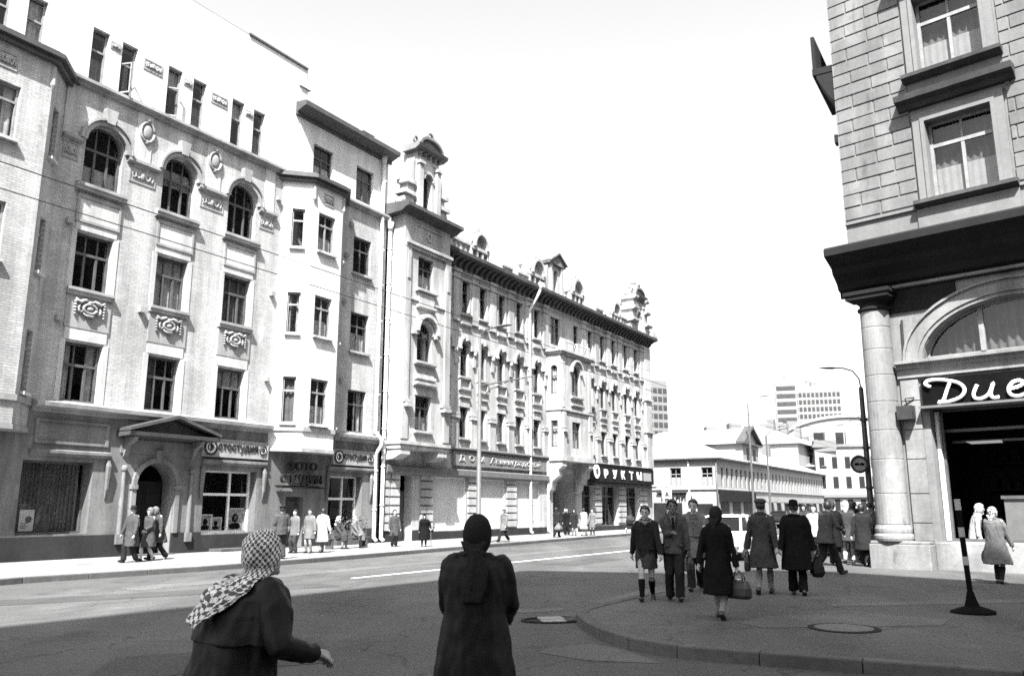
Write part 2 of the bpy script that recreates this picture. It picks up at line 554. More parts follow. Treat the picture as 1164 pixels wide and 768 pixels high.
WIN_CACHE = {}
def window(parent, a, z0, w, h, frame=MAIN, recess=0.2, rise=0.0, nx=3, transom=0.68, bar=0.05, mat='frame_dark',
           curtain=None, sill=None, o=0.0, open_leaf=False, detail=True):
    """a casement window: frame mesh with pane, curtain and sill under it"""
    key = (round(w, 2), round(h, 2), round(rise, 2), nx, round(transom, 2), mat, round(bar, 3))
    if key not in WIN_CACHE:
        m = MB(MAIN)
        W = w / 2; sp = h - rise; b = bar + 0.015
        m.box(-W, -W + b, -0.04, 0.04, 0, sp); m.box(W - b, W, -0.04, 0.04, 0, sp)
        m.box(-W + b, W - b, -0.04, 0.04, 0, b)
        if rise:
            arch_band(m, -W + b, W - b, sp, rise - b, b, -0.04, 0.04, 12)
        else:
            m.box(-W + b, W - b, -0.04, 0.04, h - b, h)
        tz = h * transom
        if transom < 1: m.box(-W + b, W - b, -0.035, 0.045, tz - bar * 0.7, tz + bar * 0.7)
        for i in range(1, nx):
            x = -W + w * i / nx
            top = h - b
            if rise: top = sp + (rise - b) * math.sqrt(max(0, 1 - (x / (W - b)) ** 2))
            if transom < 1:
                m.box(x - bar * 0.6, x + bar * 0.6, -0.03, 0.035, b, tz - bar * 0.7)
                m.box(x - bar * 0.4, x + bar * 0.4, -0.025, 0.025, tz + bar * 0.7, top)
            else:
                m.box(x - bar * 0.6, x + bar * 0.6, -0.03, 0.035, b, top)
        fm = m.mesh("window", (MAT[mat],))
        g = MB(MAIN)
        pts = [(-W + 0.02, 0.0, 0.02), (W - 0.02, 0.0, 0.02)]
        if rise: pts += [(x, 0.0, z - 0.02) for x, z in reversed(arc_pts(-W + 0.02, W - 0.02, sp, rise, 12))]
        else: pts += [(W - 0.02, 0.0, h - 0.02), (-W + 0.02, 0.0, h - 0.02)]
        g.poly(pts)
        WIN_CACHE[key] = (fm, g.mesh("pane", (MAT['glass'],), fix=False))
    fm, gm = WIN_CACHE[key]
    mb = MB(frame)
    rz = math.atan2(-frame[3], frame[2])
    ob = link("window", fm, parent, mb.P(a, o - recess, z0), rz)
    link("pane", gm, ob)
    if curtain:
        link("curtain", curtain_mesh(w, h - rise * 0.6, *curtain), ob, (0, 0.12, 0))
    if sill:
        sm = MB(MAIN)
        pr, ov, th = sill
        sm.box(-w / 2 - ov, w / 2 + ov, recess - 0.02, recess + pr, -th, 0.0)
        sm.build("sill", MAT['a_trim'] if mat != 'frame_mid' else MAT['b_trim'], ob)
    return ob

CURT = {}
def curtain_mesh(w, h, kind, mat, seed=0):
    key = (round(w, 2), round(h, 2), kind, mat, seed)
    if key in CURT: return CURT[key]
    rnd = random.Random(seed * 31 + 5)
    m = MB(MAIN)
    spans = {'full': [(-0.47, 0.47, 0.0, 0.97)], 'sides': [(-0.47, -0.2, 0.0, 0.97), (0.22, 0.47, 0.0, 0.97)], 'left': [(-0.47, -0.05, 0, .97)],
             'half': [(-0.47, 0.47, 0.0, 0.5)], 'upper': [(-0.47, 0.47, 0.62, 0.97)], 'lower': [(-0.46, 0.46, 0.03, 0.42)]}[kind]
    for x0, x1, z0, z1 in spans:
        n = max(8, int((x1 - x0) * w / 0.035)); x0 *= w; x1 *= w
        row0, row1 = [], []
        for i in range(n + 1):
            x = x0 + (x1 - x0) * i / n
            d = (0.007 if kind == 'lower' else 0.022) * math.sin(i * 1.25 + rnd.random() * 1.2)
            row0.append((x, d * 1.4, h * z0)); row1.append((x, d, h * z1))
        m.loft([row0, row1], caps=False, closed=False)
    CURT[key] = m.mesh("curtain", (MAT[mat],), fix=False, smooth=True)
    return CURT[key]

# ------------------------------------------------------------------ the street line: facades along the left side of the street
UA = R(31.4)
U = Vector((math.sin(UA), math.cos(UA), 0)); N = Vector((U.y, -U.x, 0))
P0 = Vector((-9.15, 32.4, 0))
STREET_RZ = R(90 - 31.4)
def LW(a, o, z=0.0):
    p = P0 + U * a + N * o
    return Vector((p.x, p.y, z))

def cornice(name, parts, mat, parent, frame=MAIN):
    """parts: list of (profile[(o,z)], a0, a1)"""
    m = MB(frame)
    for prof, a0, a1 in parts: m.prism_oz(prof, a0, a1)
    return m.build(name, MAT[mat], parent)

def cartouche(parent, a, o, z, s=1.0, frame=MAIN):
    """oval wreath framed by swags and bead pendants"""
    m = MB(frame)
    n = 18
    m.tube([(a + 0.29 * s * math.cos(2 * math.pi * k / n), o + 0.06, z + 0.2 * s * math.sin(2 * math.pi * k / n)) for k in range(n + 1)], 0.065 * s, 6)
    m.ell((a, o + 0.02, z), (0.2 * s, 0.09, 0.13 * s), 12, 7)
    m.ell((a, o + 0.05, z + .27 * s), (0.13 * s, 0.07, 0.08 * s), 10, 6)
    for sg in (-1, 1):
        m.tube([(a + sg * x * s, o + 0.04, z + y * s) for x, y in ((.08, .3), (.2, .36), (.34, .3), (.44, .24), (.56, .3), (.66, .38))], [0.03, 0.05, 0.07, 0.06, 0.045, 0.03], 6)
        m.tube([(a + sg * x * s, o + 0.035, z + y * s) for x, y in ((.3, -.1), (.4, -.2), (.47, -.12), (.5, .02), (.44, .1))], [0.025, 0.04, 0.045, 0.035, 0.02], 6)
        for q in range(5):
            m.ell((a + sg * .64 * s, o + 0.03, z + (.24 - .13 * q) * s), ((.075 - .009 * q) * s, 0.05, (.07 - .006 * q) * s), 8, 5)
    m.tube([(a - .28 * s, o + .03, z - .2 * s), (a - .12 * s, o + .06, z - .31 * s), (a + .12 * s, o + .06, z - .31 * s), (a + .28 * s, o + .03, z - .2 * s)], [.02, .05, .05, .02], 6)
    return m.build("cartouche", MAT['a_trim'], parent, smooth=True)

def scroll_panel(parent, a, o, z, w, h, frame=MAIN):
    """small relief panel: border, S-scrolls and a rosette"""
    m = MB(frame)
    b = 0.05
    for x0, x1, y0, y1 in ((-w / 2, w / 2, 0, b), (-w / 2, w / 2, h - b, h), (-w / 2, -w / 2 + b, b, h - b), (w / 2 - b, w / 2, b, h - b)):
        m.box(a + x0, a + x1, o, o + 0.025, z + y0, z + y1)
    m.ell((a, o + 0.02, z + h / 2), (0.09, 0.06, h * 0.26), 8, 6)
    for sg in (-1, 1):
        q = w * .46
        m.tube([(a + sg * q * x, o + .03, z + h * y) for x, y in ((.22, .42), (.38, .3), (.55, .4), (.6, .6), (.5, .7), (.42, .58))], [.03, .035, .035, .03, .025, .02], 5)
        m.tube([(a + sg * q * x, o + .025, z + h * y) for x, y in ((.6, .35), (.78, .3), (.86, .5), (.76, .68))], [.02, .03, .03, .015], 5)
    return m.build("relief_panel", MAT['a_trim'], parent, smooth=False)

# ================================================================== brick apartment house
A = thing("apartment_house", "pale brick apartment house with arched windows and canted bays above photo shop signs", "building", LW(0, 0), STREET_RZ)
AL, AR = -16.0, 6.08
cols = [-8.15, -5.28, -2.43]
holesA = []
for c in cols:
    holesA += [(c - .61, c + .61, 4.82, 6.66), (c - .61, c + .61, 8.37, 10.18), (c - .66, c + .66, 11.78, 13.88, 0.66)]
for z0, z1 in ((4.85, 6.68), (8.4, 10.15), (11.96, 13.66)):
    holesA.append((3.87, 5.05, z0, z1))
m = MB(MAIN)
wall_sheet(m, AL, AR, 4.6, 15.0, holesA, 0, 0.26)
m.box(AR - 0.02, AR + 0.0, -14, -0.26, 0.0, 15.0)
m.build("wall", MAT['a_brick'], A, fix=False)

# attic storey
holesT = []
for c in cols + [-11.3]:
    for d in (-0.53, 0.53): holesT.append((c + d - .29, c + d + .29, 15.27, 17.2))
m = MB(MAIN)
wall_sheet(m, AL, 0.55, 15.0, 20.2, holesT, 0, 0.26)
wall_sheet(m, 0.55, AR, 15.0, 18.25, [(1.15, 2.35, 15.4, 17.05), (3.87, 5.05, 15.4, 17.05)], 0, 0.26)
m.box(0.50, 0.55, -14, -0.0, 18.25, 20.2)
m.box(AR - 0.02, AR, -14, -0.26, 15.0, 18.25)
m.build("attic_wall", MAT['a_plaster'], A, fix=False)

# white plaster strips beside the windows (vertical lesenes), set proud of the brick
m = MB(MAIN)
for c in cols:
    for z0, z1 in ((4.6, 4.8), (6.72, 7.12), (10.24, 11.45)):
        m.box(c - 0.7, c + 0.7, 0.0, 0.035, z0, z1)
    for z0, z1 in ((4.8, 6.72), (8.3, 10.24)):
        m.box(c - 0.80, c - 0.63, 0.0, 0.025, z0, z1); m.box(c + 0.63, c + 0.80, 0.0, 0.025, z0, z1)
for a0, a1 in ((-7.1, -6.5), (-4.2, -3.55), (-9.6, -9.35), (-1.4, -0.9)):
    m.box(a0, a1, 0.0, 0.03, 13.0, 15.0)
m.split_build("plaster_surround", MAT['pale_strip'], A)

for c in cols:
    # arch hood with keystone
    m = MB(MAIN)
    arch_band(m, c - .70, c + .70, 13.22, .70, 0.14, 0.0, 0.16)
    arch_band(m, c - .86, c + .86, 13.22, .86, 0.07, 0.0, 0.22)
    m.build("hood_mould", MAT['a_trim'], A)
    m = MB(MAIN)
    m.prism_az([(c - .13, 14.0), (c + .13, 14.0), (c + .2, 14.42), (c + .2, 14.5), (c - .2, 14.5), (c - .2, 14.42)], 0.0, 0.24)
    m.build("keystone", MAT['a_trim'], A)
    # sill panel under arch
    m = MB(MAIN)
    m.prism_oz([(0, 11.78), (0.2, 11.76), (0.2, 11.66), (0.15, 11.6), (0.15, 11.5), (0, 11.5)], c - .86, c + .86)
    m.box(c - .75, c + .75, 0.035, 0.07, 10.5, 10.58); m.box(c - .75, c + .75, 0.035, 0.07, 11.3, 11.38)
    m.box(c - .75, c - .67, 0.035, 0.07, 10.58, 11.3); m.box(c + .67, c + .75, 0.035, 0.07, 10.58, 11.3)
    m.build("sill_panel", MAT['a_trim'], A)
    # lower sills
    m = MB(MAIN)
    m.prism_oz([(0, 8.37), (0.17, 8.35), (0.17, 8.26), (0.12, 8.2), (0.12, 8.13), (0, 8.13)], c - .78, c + .78)
    m.box(c - .74, c + .74, 0.0, 0.05, 7.1, 8.13)
    m.build("sill_panel", MAT['a_trim'], A)
    cartouche(A, c, 0.06, 7.74, 0.74)
for a0, a1 in ((-7.35, -6.1), (-4.5, -3.2), (-9.6, -8.95), (-1.65, -0.75)):
    m = MB(MAIN)
    m.prism_oz([(0, 13.2), (0.16, 13.2), (0.16, 13.1), (0.06, 13.04), (0, 13.04)], a0, a1)
    m.build("impost_band", MAT['a_trim'], A)
    scroll_panel(A, (a0 + a1) / 2, 0.0, 12.42, (a1 - a0) * 0.8, 0.58)
for a in (-6.72, -3.86):    # cartouche shields between the arches
    m = MB(MAIN)
    m.ell((a, 0.03, 14.35), (0.2, 0.07, 0.3), 12, 7)
    m.tube([(a + 0.26 * math.cos(t), 0.06, 14.33 + 0.36 * math.sin(t)) for t in np.linspace(0, 2 * math.pi, 13)], 0.045, 6)
    m.ell((a, 0.06, 14.76), (0.12, 0.08, 0.1), 8, 5); m.ell((a, 0.05, 13.95), (0.09, 0.06, 0.1), 8, 5)
    m.build("shield", MAT['a_trim'], A, smooth=True)
for i, c in enumerate((-8.15, -6.72, -5.28, -3.86, -2.43)):
    if i % 2 == 0: scroll_panel(A, c, 0.0, 16.75, 0.36, 0.26)
    else: scroll_panel(A, c, 0.0, 16.6, 0.75, 0.42)

# string course under the attic, ground floor cornice
prof = [(0, 14.98), (0.12, 15.0), (0.12, 15.07), (0.24, 15.12), (0.24, 15.22), (0.05, 15.27), (0, 15.27)]
cornice("string_course", [(prof, -9.58, -0.52), (prof, 3.1, AR)], 'a_trim', A)
prof = [(0, 4.42), (0.14, 4.45), (0.14, 4.53), (0.34, 4.58), (0.36, 4.7), (0.05, 4.78), (0, 4.78)]
cornice("ground_floor_cornice", [(prof, -9.58, -0.52), (prof, 3.1, AR - 0.02)], 'a_trim', A)
prof = [(0, 17.9), (0.1, 17.92), (0.1, 18.05), (0.5, 18.2), (0.62, 18.22), (0.62, 18.42), (0.5, 18.46), (0, 18.5)]
cornice("roof_cornice", [(prof, 0.0, AR + 0.15)], 'zinc', A)
m = MB(MAIN)
m.box(AL, -2.7, -14, -.02, 20.2, 20.24); m.box(-2.69, 0.53, -14, 0.06, 20.2, 20.28); m.box(0.57, AR, -14, 0.0, 18.25, 18.36)
m.build("roof", MAT['zinc'], A)
m = MB(MAIN)
m.box(0.2, 0.6, -0.5, 0.02, 18.5, 19.3); m.prism_oz([(-0.6, 19.3), (0.1, 19.3), (-0.25, 19.6)], 0.1, 0.75)
m.build("chimney", MAT['a_plaster'], A)
m = MB(MAIN)
m.box(5.2, 5.9, -1.6, -0.9, 18.3, 19.5); m.box(5.1, 6.0, -1.7, -0.8, 19.5, 19.62)
m.build("chimney", MAT['a_plaster'], A)

# ground floor
holesG = [(-9.62, -7.45, .85, 3.0, 0, .5), (-5.92, -4.5, .1, 3.06, .71, .6), (-3.28, -.9, .75, 2.95, 0, .5), (.6, 1.55, .1, 2.05, 0, .4), (2.95, 5.02, .5, 2.95, 0, .5)]
m = MB(MAIN)
wall_sheet(m, AL, AR, 0.0, 4.6, holesG, 0)
m.build("ground_floor_wall", MAT['a_ground'], A, fix=False)
m = MB(MAIN)
for a0, a1, z1 in ((AL, -5.94, .8), (-4.48, -3.3, .8), (-3.3, -.88, .7), (-.88, .58, .75), (1.57, 2.93, .7), (2.93, 5.04, .46), (5.04, AR - .02, .75)):
    m.box(a0, a1, 0.0, 0.05, 0.0, z1)
m.split_build("plinth", MAT['plinth'], A)
m = MB(MAIN)
for a0, a1 in ((-9.5, -6.95), (-3.45, -0.55), (2.75, 5.6)):
    m.prism_oz([(0, 3.12), (0.1, 3.14), (0.16, 3.22), (0.16, 3.3), (0, 3.34)], a0, a1)
for z0, z1, a0, a1 in ((3.5, 3.58, -9.4, -7.05), (4.14, 4.22, -9.4, -7.05), (3.58, 4.14, -9.4, -9.3), (3.58, 4.14, -7.15, -7.05)):
    m.box(a0, a1, 0, 0.06, z0, z1)
m.split_build("fascia_moulding", MAT['a_ground'], A)
m = MB(MAIN)       # slender corbels at the shop piers
for a in (-7.0, -3.42, -0.62, 2.8, 5.5):
    m.tube([(a, .06, 3.1), (a, .1, 2.9), (a, .08, 2.2), (a, .03, 1.9)], [.05, .09, .06, .02], 6)
m.split_build("corbel", MAT['a_ground'], A)

def shop_window(parent, a0, a1, z0, z1, recess, xm, zt, mat, frame=MAIN, pane=True):
    w, h = a1 - a0, z1 - z0
    m = MB(MAIN); b = .07
    m.box(0, b, -.05, .05, 0, h); m.box(w - b, w, -.05, .05, 0, h); m.box(b, w - b, -.05, .05, 0, b); m.box(b, w - b, -.05, .05, h - b, h)
    for x in xm: m.box(x - .04, x + .04, -.045, .045, b, h - b)
    if zt: 
        xs = [b] + [q for x in xm for q in (x - .04, x + .04)] + [w - b]
        for i in range(0, len(xs), 2): m.box(xs[i], xs[i + 1], -.04, .05, zt - .045, zt + .045)
    mb = MB(frame); rz = math.atan2(-frame[3], frame[2])
    o = m.build("shop_window", MAT[mat], parent, loc=mb.P(a0, -recess, z0), rz=rz)
    if not pane: return o
    g = MB(MAIN); g.poly([(.02, 0, .02), (w - .02, 0, .02), (w - .02, 0, h - .02), (.02, 0, h - .02)])
    g.build("pane", MAT['glass'], o, fix=False)
    return o
sw1 = shop_window(A, -9.62, -7.45, .85, 3.0, .42, [], 0, 'frame_dark')
m = MB(MAIN); r0, r1 = [], []
for i in range(161):       # heavy full height drapes
    x = .09 + 1.99 * i / 160; d = -.16 + .05 * math.sin(i * .62 + .8 * math.sin(i * .11)) + .015 * math.sin(i * 1.7)
    r0.append((x, d, .08)); r1.append((x + .012 * math.sin(i * .2), d * .9, 2.08))
m.loft([r0, r1], caps=False, closed=False); m.build("curtain", MAT['curtain_grey'], sw1, fix=False, smooth=True)
m = MB(MAIN); m.box(.35, .78, -.1, -.07, .1, .72); pst = m.build("poster", MAT['paper'], sw1)
m = MB(MAIN); m.prism_az([(.62 + .1 * math.cos(t), .44 + .1 * math.sin(t)) for t in np.linspace(0, 5.8, 10)], -.07, -.065)
for k in range(4): m.box(.4, .58 + .04 * (k % 2), -.07, -.066, .18 + .05 * k, .2 + .05 * k)
m.build("print", MAT['fascia'], pst)
sw2 = shop_window(A, -3.28, -.9, .75, 2.95, .42, [1.45], 1.35, 'frame_white')
sw3 = shop_window(A, 2.95, 5.02, .5, 2.95, .42, [1.2], 1.5, 'frame_white')
for win_, spots in ((sw2, ((.35, .5, .5), (.85, .42, .4), (1.55, .75, .72))), ):
    for x, w, h in spots:      # framed portraits leaning in the photographer's window
        m = MB(MAIN)
        m.box(x, x + w, -.14, -.11, .1, .1 + h)
        f = m.build("portrait", MAT['photo'], win_)
        m = MB(MAIN); b = .045
        m.box(x - b, x + w + b, -.15, -.09, .1 - b, .1); m.box(x - b, x + w + b, -.15, -.09, .1 + h, .1 + h + b)
        m.box(x - b, x, -.15, -.09, .1, .1 + h); m.box(x + w, x + w + b, -.15, -.09, .1, .1 + h)
        m.build("picture_frame", MAT['paper'], f)
        m = MB(MAIN)
        m.ell((x + w / 2, -.108, .1 + h * .56), (w * .2, .01, h * .25), 10, 6); m.ell((x + w / 2, -.108, .1 + h * .16), (w * .36, .01, h * .18), 10, 6)
        m.build("portrait_face", MAT['black_paint'], f)

# pedimented doorway
m = MB(MAIN)
m.prism_az([(-6.75, 3.93), (-3.3, 3.93), (-3.3, 4.02), (-4.95, 4.5), (-5.1, 4.5), (-6.75, 4.02)], 0.0, 0.28)
m.prism_az([(-6.8, 4.04), (-5.02, 4.55), (-3.25, 4.04), (-3.25, 4.13), (-5.02, 4.66), (-6.8, 4.13)], 0.1, 0.75)
m.prism_oz([(0, 3.86), (.7, 3.9), (.72, 4.02), (0, 4.02)], -6.78, -3.27)
m.build("pediment", MAT['zinc'], A)
for a in (-6.42, -3.85):
    m = MB(MAIN)
    m.prism_oz([(0, 3.86), (.55, 3.86), (.48, 3.74), (.2, 3.6), (.09, 3.3), (0, 3.2)], a - .08, a + .08)
    m.build("bracket", MAT['a_ground'], A)
    m = MB(MAIN)
    m.tube([(a, .05, .8), (a, .05, 2.75)], [.08, .06], 10); m.ell((a, .06, 2.86), (.1, .1, .12), 10, 7)
    m.box(a - .12, a + .12, .05, .14, .5, .8)
    m.build("colonnette", MAT['a_ground'], A)
m = MB(MAIN)
arch_band(m, -5.95, -4.47, 2.35, .74, .16, 0.0, 0.1)
m.box(-6.11, -5.95, 0, .1, .8, 2.3); m.box(-4.47, -4.31, 0, .1, .8, 2.3)
m.box(-6.15, -5.93, 0, .14, 2.22, 2.36); m.box(-4.49, -4.27, 0, .14, 2.22, 2.36)
m.prism_az([(-5.31, 3.08), (-5.11, 3.08), (-5.05, 3.5), (-5.37, 3.5)], 0, .16)
m.build("door_surround", MAT['a_ground'], A)
m = MB(MAIN)
m.box(-6.6, -3.5, 0.0, 0.04, 3.35, 3.8)
m.build("frieze", MAT['a_ground'], A)
def panel_door(parent, a0, a1, z0, z1, recess, mat='wood', frame=MAIN, leaves=2):
    m = MB(frame); w = (a1 - a0) / leaves
    for i in range(leaves):
        x0 = a0 + w * i
        m.box(x0 + .01, x0 + w - .01, -recess - .05, -recess, z0, z1)
        for k in range(3):
            zz = z0 + (z1 - z0) * (.06 + .31 * k)
            m.box(x0 + .09, x0 + w - .09, -recess, -recess + .025, zz, zz + (z1 - z0) * .26)
    d = m.build("door", MAT[mat], parent)
    m = MB(frame); m.tube([(a0 + w - .08, -recess + .06, z0 + .9), (a0 + w - .08, -recess + .06, z0 + 1.15)], .015, 6)
    m.box(a0 + w - .1, a0 + w - .06, -recess, -recess + .06, z0 + 1.0, z0 + 1.03)
    m.build("handle", MAT['chrome'], d)
    return d
panel_door(A, -5.9, -4.52, .12, 2.5, .62, 'fascia_dark')
panel_door(A, .62, 1.53, .12, 2.03, .38, leaves=1)
m = MB(MAIN)
m.box(-5.92, -4.5, 0, .35, .0, .16)
m.box(-2.9, -1.2, .05, .7, .12, .22); m.box(.5, 1.65, 0.0, .4, .0, .14)
m.split_build("doorstep", MAT['kerb'], A)

# canted bays
def canted_bay(parent, a0, a1, d, z0, z1, wins, wmat):
    """one canted bay as parts of the house"""
    fl, ll = facet(a0, 0, a0 + d, d); fm_, lm = facet(a0 + d, d, a1 - d, d); fr, lr = facet(a1 - d, d, a1, 0)
    m = MB()
    specs = []
    for f, L, c, w in ((fl, ll, ll * .54, .52), (fm_, lm, lm * (.47 if lm < 2 else .44), .98 if lm < 2 else 1.25), (fr, lr, lr * .48, .52)):
        hs = [(c - w / 2, c + w / 2, a, b) for a, b in wins]
        m.set(f); wall_sheet(m, 0, L, z0, z1, hs, 0, .18)
        specs.append((f, c, w))
    m.set(MAIN)
    m.poly([(a0, 0, z0), (a0 + d, d, z0), (a1 - d, d, z0), (a1, 0, z0)])
    m.build("bay_wall", MAT[wmat], parent, fix=False)
    m = MB(MAIN)      # lead cap, string and base mouldings following the plan
    def ring(z0_, z1_, e):
        q = [(a0 - e, -.0), (a0 + d - e * .45, d + e), (a1 - d + e * .45, d + e), (a1 + e, 0)]
        q = [(a0 - e * 1.4, 0.01), (a0 + d - e * .42, d + e), (a1 - d + e * .42, d + e), (a1 + e * 1.4, 0.01)]
        m.prism_xy(q, z0_, z1_)
    ring(z1, z1 + .16, .16); ring(z1 + .16, z1 + .3, .3); ring(z1 + .3, z1 + .42, .12)
    m.build("bay_cornice", MAT['zinc'], parent)
    m = MB(MAIN)
    q = [(a0 - .1, 0.01), (a0 + d - .03, d + .07), (a1 - d + .03, d + .07), (a1 + .1, 0.01)]
    m.prism_xy(q, 4.55, 4.72); 
    m.prism_xy([(a0 - .06, 0.01), (a0 + d - .02, d + .04), (a1 - d + .02, d + .04), (a1 + .06, 0.01)], z0 - .02, z0 + .12)
    m.split_build("bay_moulding", MAT['a_trim'], parent)
    for f, c, w in specs:
        for a, b in wins:
            window(parent, c, a, w, b - a, f, .14, nx=1 if w < .8 else 2, mat='frame_mid', transom=.7,
                   curtain=random.choice([('lower', 'curtain'), ('sides', 'curtain'), ('full', 'curtain_grey'), None]), sill=(.14, .05, .09))
    scroll_panel(parent, lm * .5, 0.0, z1 - .75, .55, .5, fm_)
    m = MB()      # corner colonnettes on the upper part
    m.set(MAIN)
    for a_ in (a0 + d, a1 - d):
        m.lathe([(.05, z1 - .8), (.09, z1 - .72), (.06, z1 - .6), (.06, z1 - .2), (.1, z1 - .1), (.1, z1)], 8, (0, 0, 0)) if False else m.tube([(a_, d + .02, z1 - .85), (a_, d + .02, z1 - .7), (a_, d + .02, z1 - .1)], [.02, .09, .06], 8)
    m.split_build("bay_colonnette", MAT['a_trim'], parent)
rowsb = [(4.86, 6.68), (8.42, 10.1), (11.98, 13.62)]
canted_bay(A, -.47, 3.05, .9, 3.78, 14.78, rowsb, 'a_plaster')
canted_bay(A, -14.1, -9.63, .9, 3.78, 14.78, rowsb, 'a_brick')

cur_choices = [('full', 'curtain'), ('upper', 'curtain'), ('sides', 'curtain'), ('half', 'curtain'), None, ('full', 'curtain_grey'), ('left', 'curtain_grey'), ('lower', 'curtain'), None]
def open_leaf(win, w, z0, h, ang, x, hinge):
    """one casement leaf standing open"""
    m = MB(MAIN); b = .045
    m.box(0, b, -.02, .02, 0, h); m.box(w - b, w, -.02, .02, 0, h); m.box(b, w - b, -.02, .02, 0, b); m.box(b, w - b, -.02, .02, h - b, h)
    o = m.build("open_leaf", MAT['frame_mid'], win, loc=(x, -.05, z0), rz=R(ang))
    m = MB(MAIN); m.poly([(b, 0, b), (w - b, 0, b), (w - b, 0, h - b), (b, 0, h - b)]); m.build("leaf_pane", MAT['glass'], win, loc=(x, -.05, z0), rz=R(ang), fix=False)
for i, c in enumerate(cols):
    window(A, c, 4.82, 1.22, 1.84, recess=.2, nx=3, transom=.62, curtain=cur_choices[(i * 4 + 2) % 9], bar=.06)
    window(A, c, 8.37, 1.22, 1.81, recess=.2, nx=3, transom=.64, curtain=cur_choices[(i * 5 + 4) % 9], bar=.06)
    window(A, c, 11.78, 1.32, 2.1, recess=.2, rise=.66, nx=3, transom=.60, curtain=cur_choices[(i * 3 + 7) % 9], bar=.06)
for c in cols + [-11.3]:
    for k, d in enumerate((-.53, .53)):
        wq = window(A, c + d, 15.27, .58, 1.93, recess=.18, nx=1, transom=.62, mat='frame_mid', curtain=[('half', 'curtain_grey'), None, ('full', 'curtain'), ('upper', 'curtain')][(int(abs(c) * 3) + k) % 4])
        if (c, k) in ((-8.15, 1), (-5.28, 0)): open_leaf(wq, .5, .05, 1.1, -70 if k else -40, -.26, 0)
for i, (z0, z1) in enumerate(((4.85, 6.68), (8.4, 10.15), (11.96, 13.66), (15.4, 17.05))):
    window(A, 4.46, z0, 1.18, z1 - z0, recess=.18, nx=2, transom=.66, curtain=cur_choices[i + 2], sill=(.14, .08, .1) if i in (1, 2) else None, mat='frame_dark')
window(A, 1.75, 15.4, 1.2, 1.65, recess=.18, nx=2, transom=.66, curtain=('half', 'curtain'))
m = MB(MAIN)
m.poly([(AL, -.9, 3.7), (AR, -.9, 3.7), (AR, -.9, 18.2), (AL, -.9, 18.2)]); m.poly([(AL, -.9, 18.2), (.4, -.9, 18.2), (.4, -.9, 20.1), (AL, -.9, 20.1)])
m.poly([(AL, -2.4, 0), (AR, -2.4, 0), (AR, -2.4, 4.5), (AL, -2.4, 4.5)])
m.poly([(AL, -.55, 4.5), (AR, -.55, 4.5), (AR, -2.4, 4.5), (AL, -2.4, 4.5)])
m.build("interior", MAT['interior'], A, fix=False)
m = MB(MAIN); m.box(AL, AR, -14, -13.9, 0, 18.2); m.box(AL, AL + .05, -13.9, -.3, 0, 20.1)
m.build("rear_wall", MAT['a_brick'], A)
# small insulator boxes and wire anchors on the wall
for a, z in ((-9.1, 10.4), (-6.35, 8.1), (-.75, 9.9), (-.75, 6.5), (3.35, 10.5), (3.35, 7.0), (3.35, 12.6), (-9.1, 7.3), (3.6, 14.1), (-.7, 13.9)):
    m = MB(MAIN); m.box(a - .09, a + .09, 0, .16, z - .08, z + .08); m.build("junction_box", MAT['a_trim'], A)

def drainpipe(parent, pts, r, mat='pipe', frame=MAIN, hopper=True):
    m = MB(frame); m.tube(pts, r, 10)
    z0, z1 = pts[-1][2], pts[0][2]
    z = z1 - 1.0
    while z > z0 + 1:
        m.tube([(pts[-2][0], pts[-2][1], z), (pts[-2][0], pts[-2][1], z + .06)], r * 1.25, 10); z -= 1.7
    if hopper: m.tube([(pts[0][0], pts[0][1], pts[0][2] - .1), (pts[0][0], pts[0][1], pts[0][2] + .35)], [r * 1.1, r * 2.2], 10)
    return m.build("drainpipe", MAT[mat], parent, smooth=True)
drainpipe(A, [(5.62, .12, 17.8), (5.62, .12, 4.95), (5.72, .42, 4.6), (5.72, .42, 4.35), (5.72, .13, 4.0), (5.72, .13, .35), (5.72, .3, .2)], .085)

# ================================================================== ornate plastered house
BX = 6.3
B = thing("ornate_house", "ornate off-white house with small arched windows and a sculpted gable over a fruit shop", "building", LW(BX, 0), STREET_RZ)
BE = 32.1
colsB = [4.62, 6.42, 8.12, 10.06, 12.02, 14.12]
colsR = [21.55, 23.5, 25.42, 27.6, 29.5]
allc = colsB + colsR
WW = .74
holes = []
for c in allc + [19.5]:
    if c != 19.5:
        holes += [(c - WW / 2, c + WW / 2, 5.2, 6.8), (c - WW / 2, c + WW / 2, 8.42, 10.28, WW / 2)]
    holes.append((c - WW / 2, c + WW / 2, 11.8, 13.62))
holes.append((15.95, 17.25, 11.8, 13.62))
m = MB(MAIN)
wall_sheet(m, 0.0, BE, 4.5, 14.4, holes, 0, .22)
m.box(BE - .02, BE, -12, -.22, 0, 14.4)
m.build("wall", MAT['b_wall'], B, fix=False)

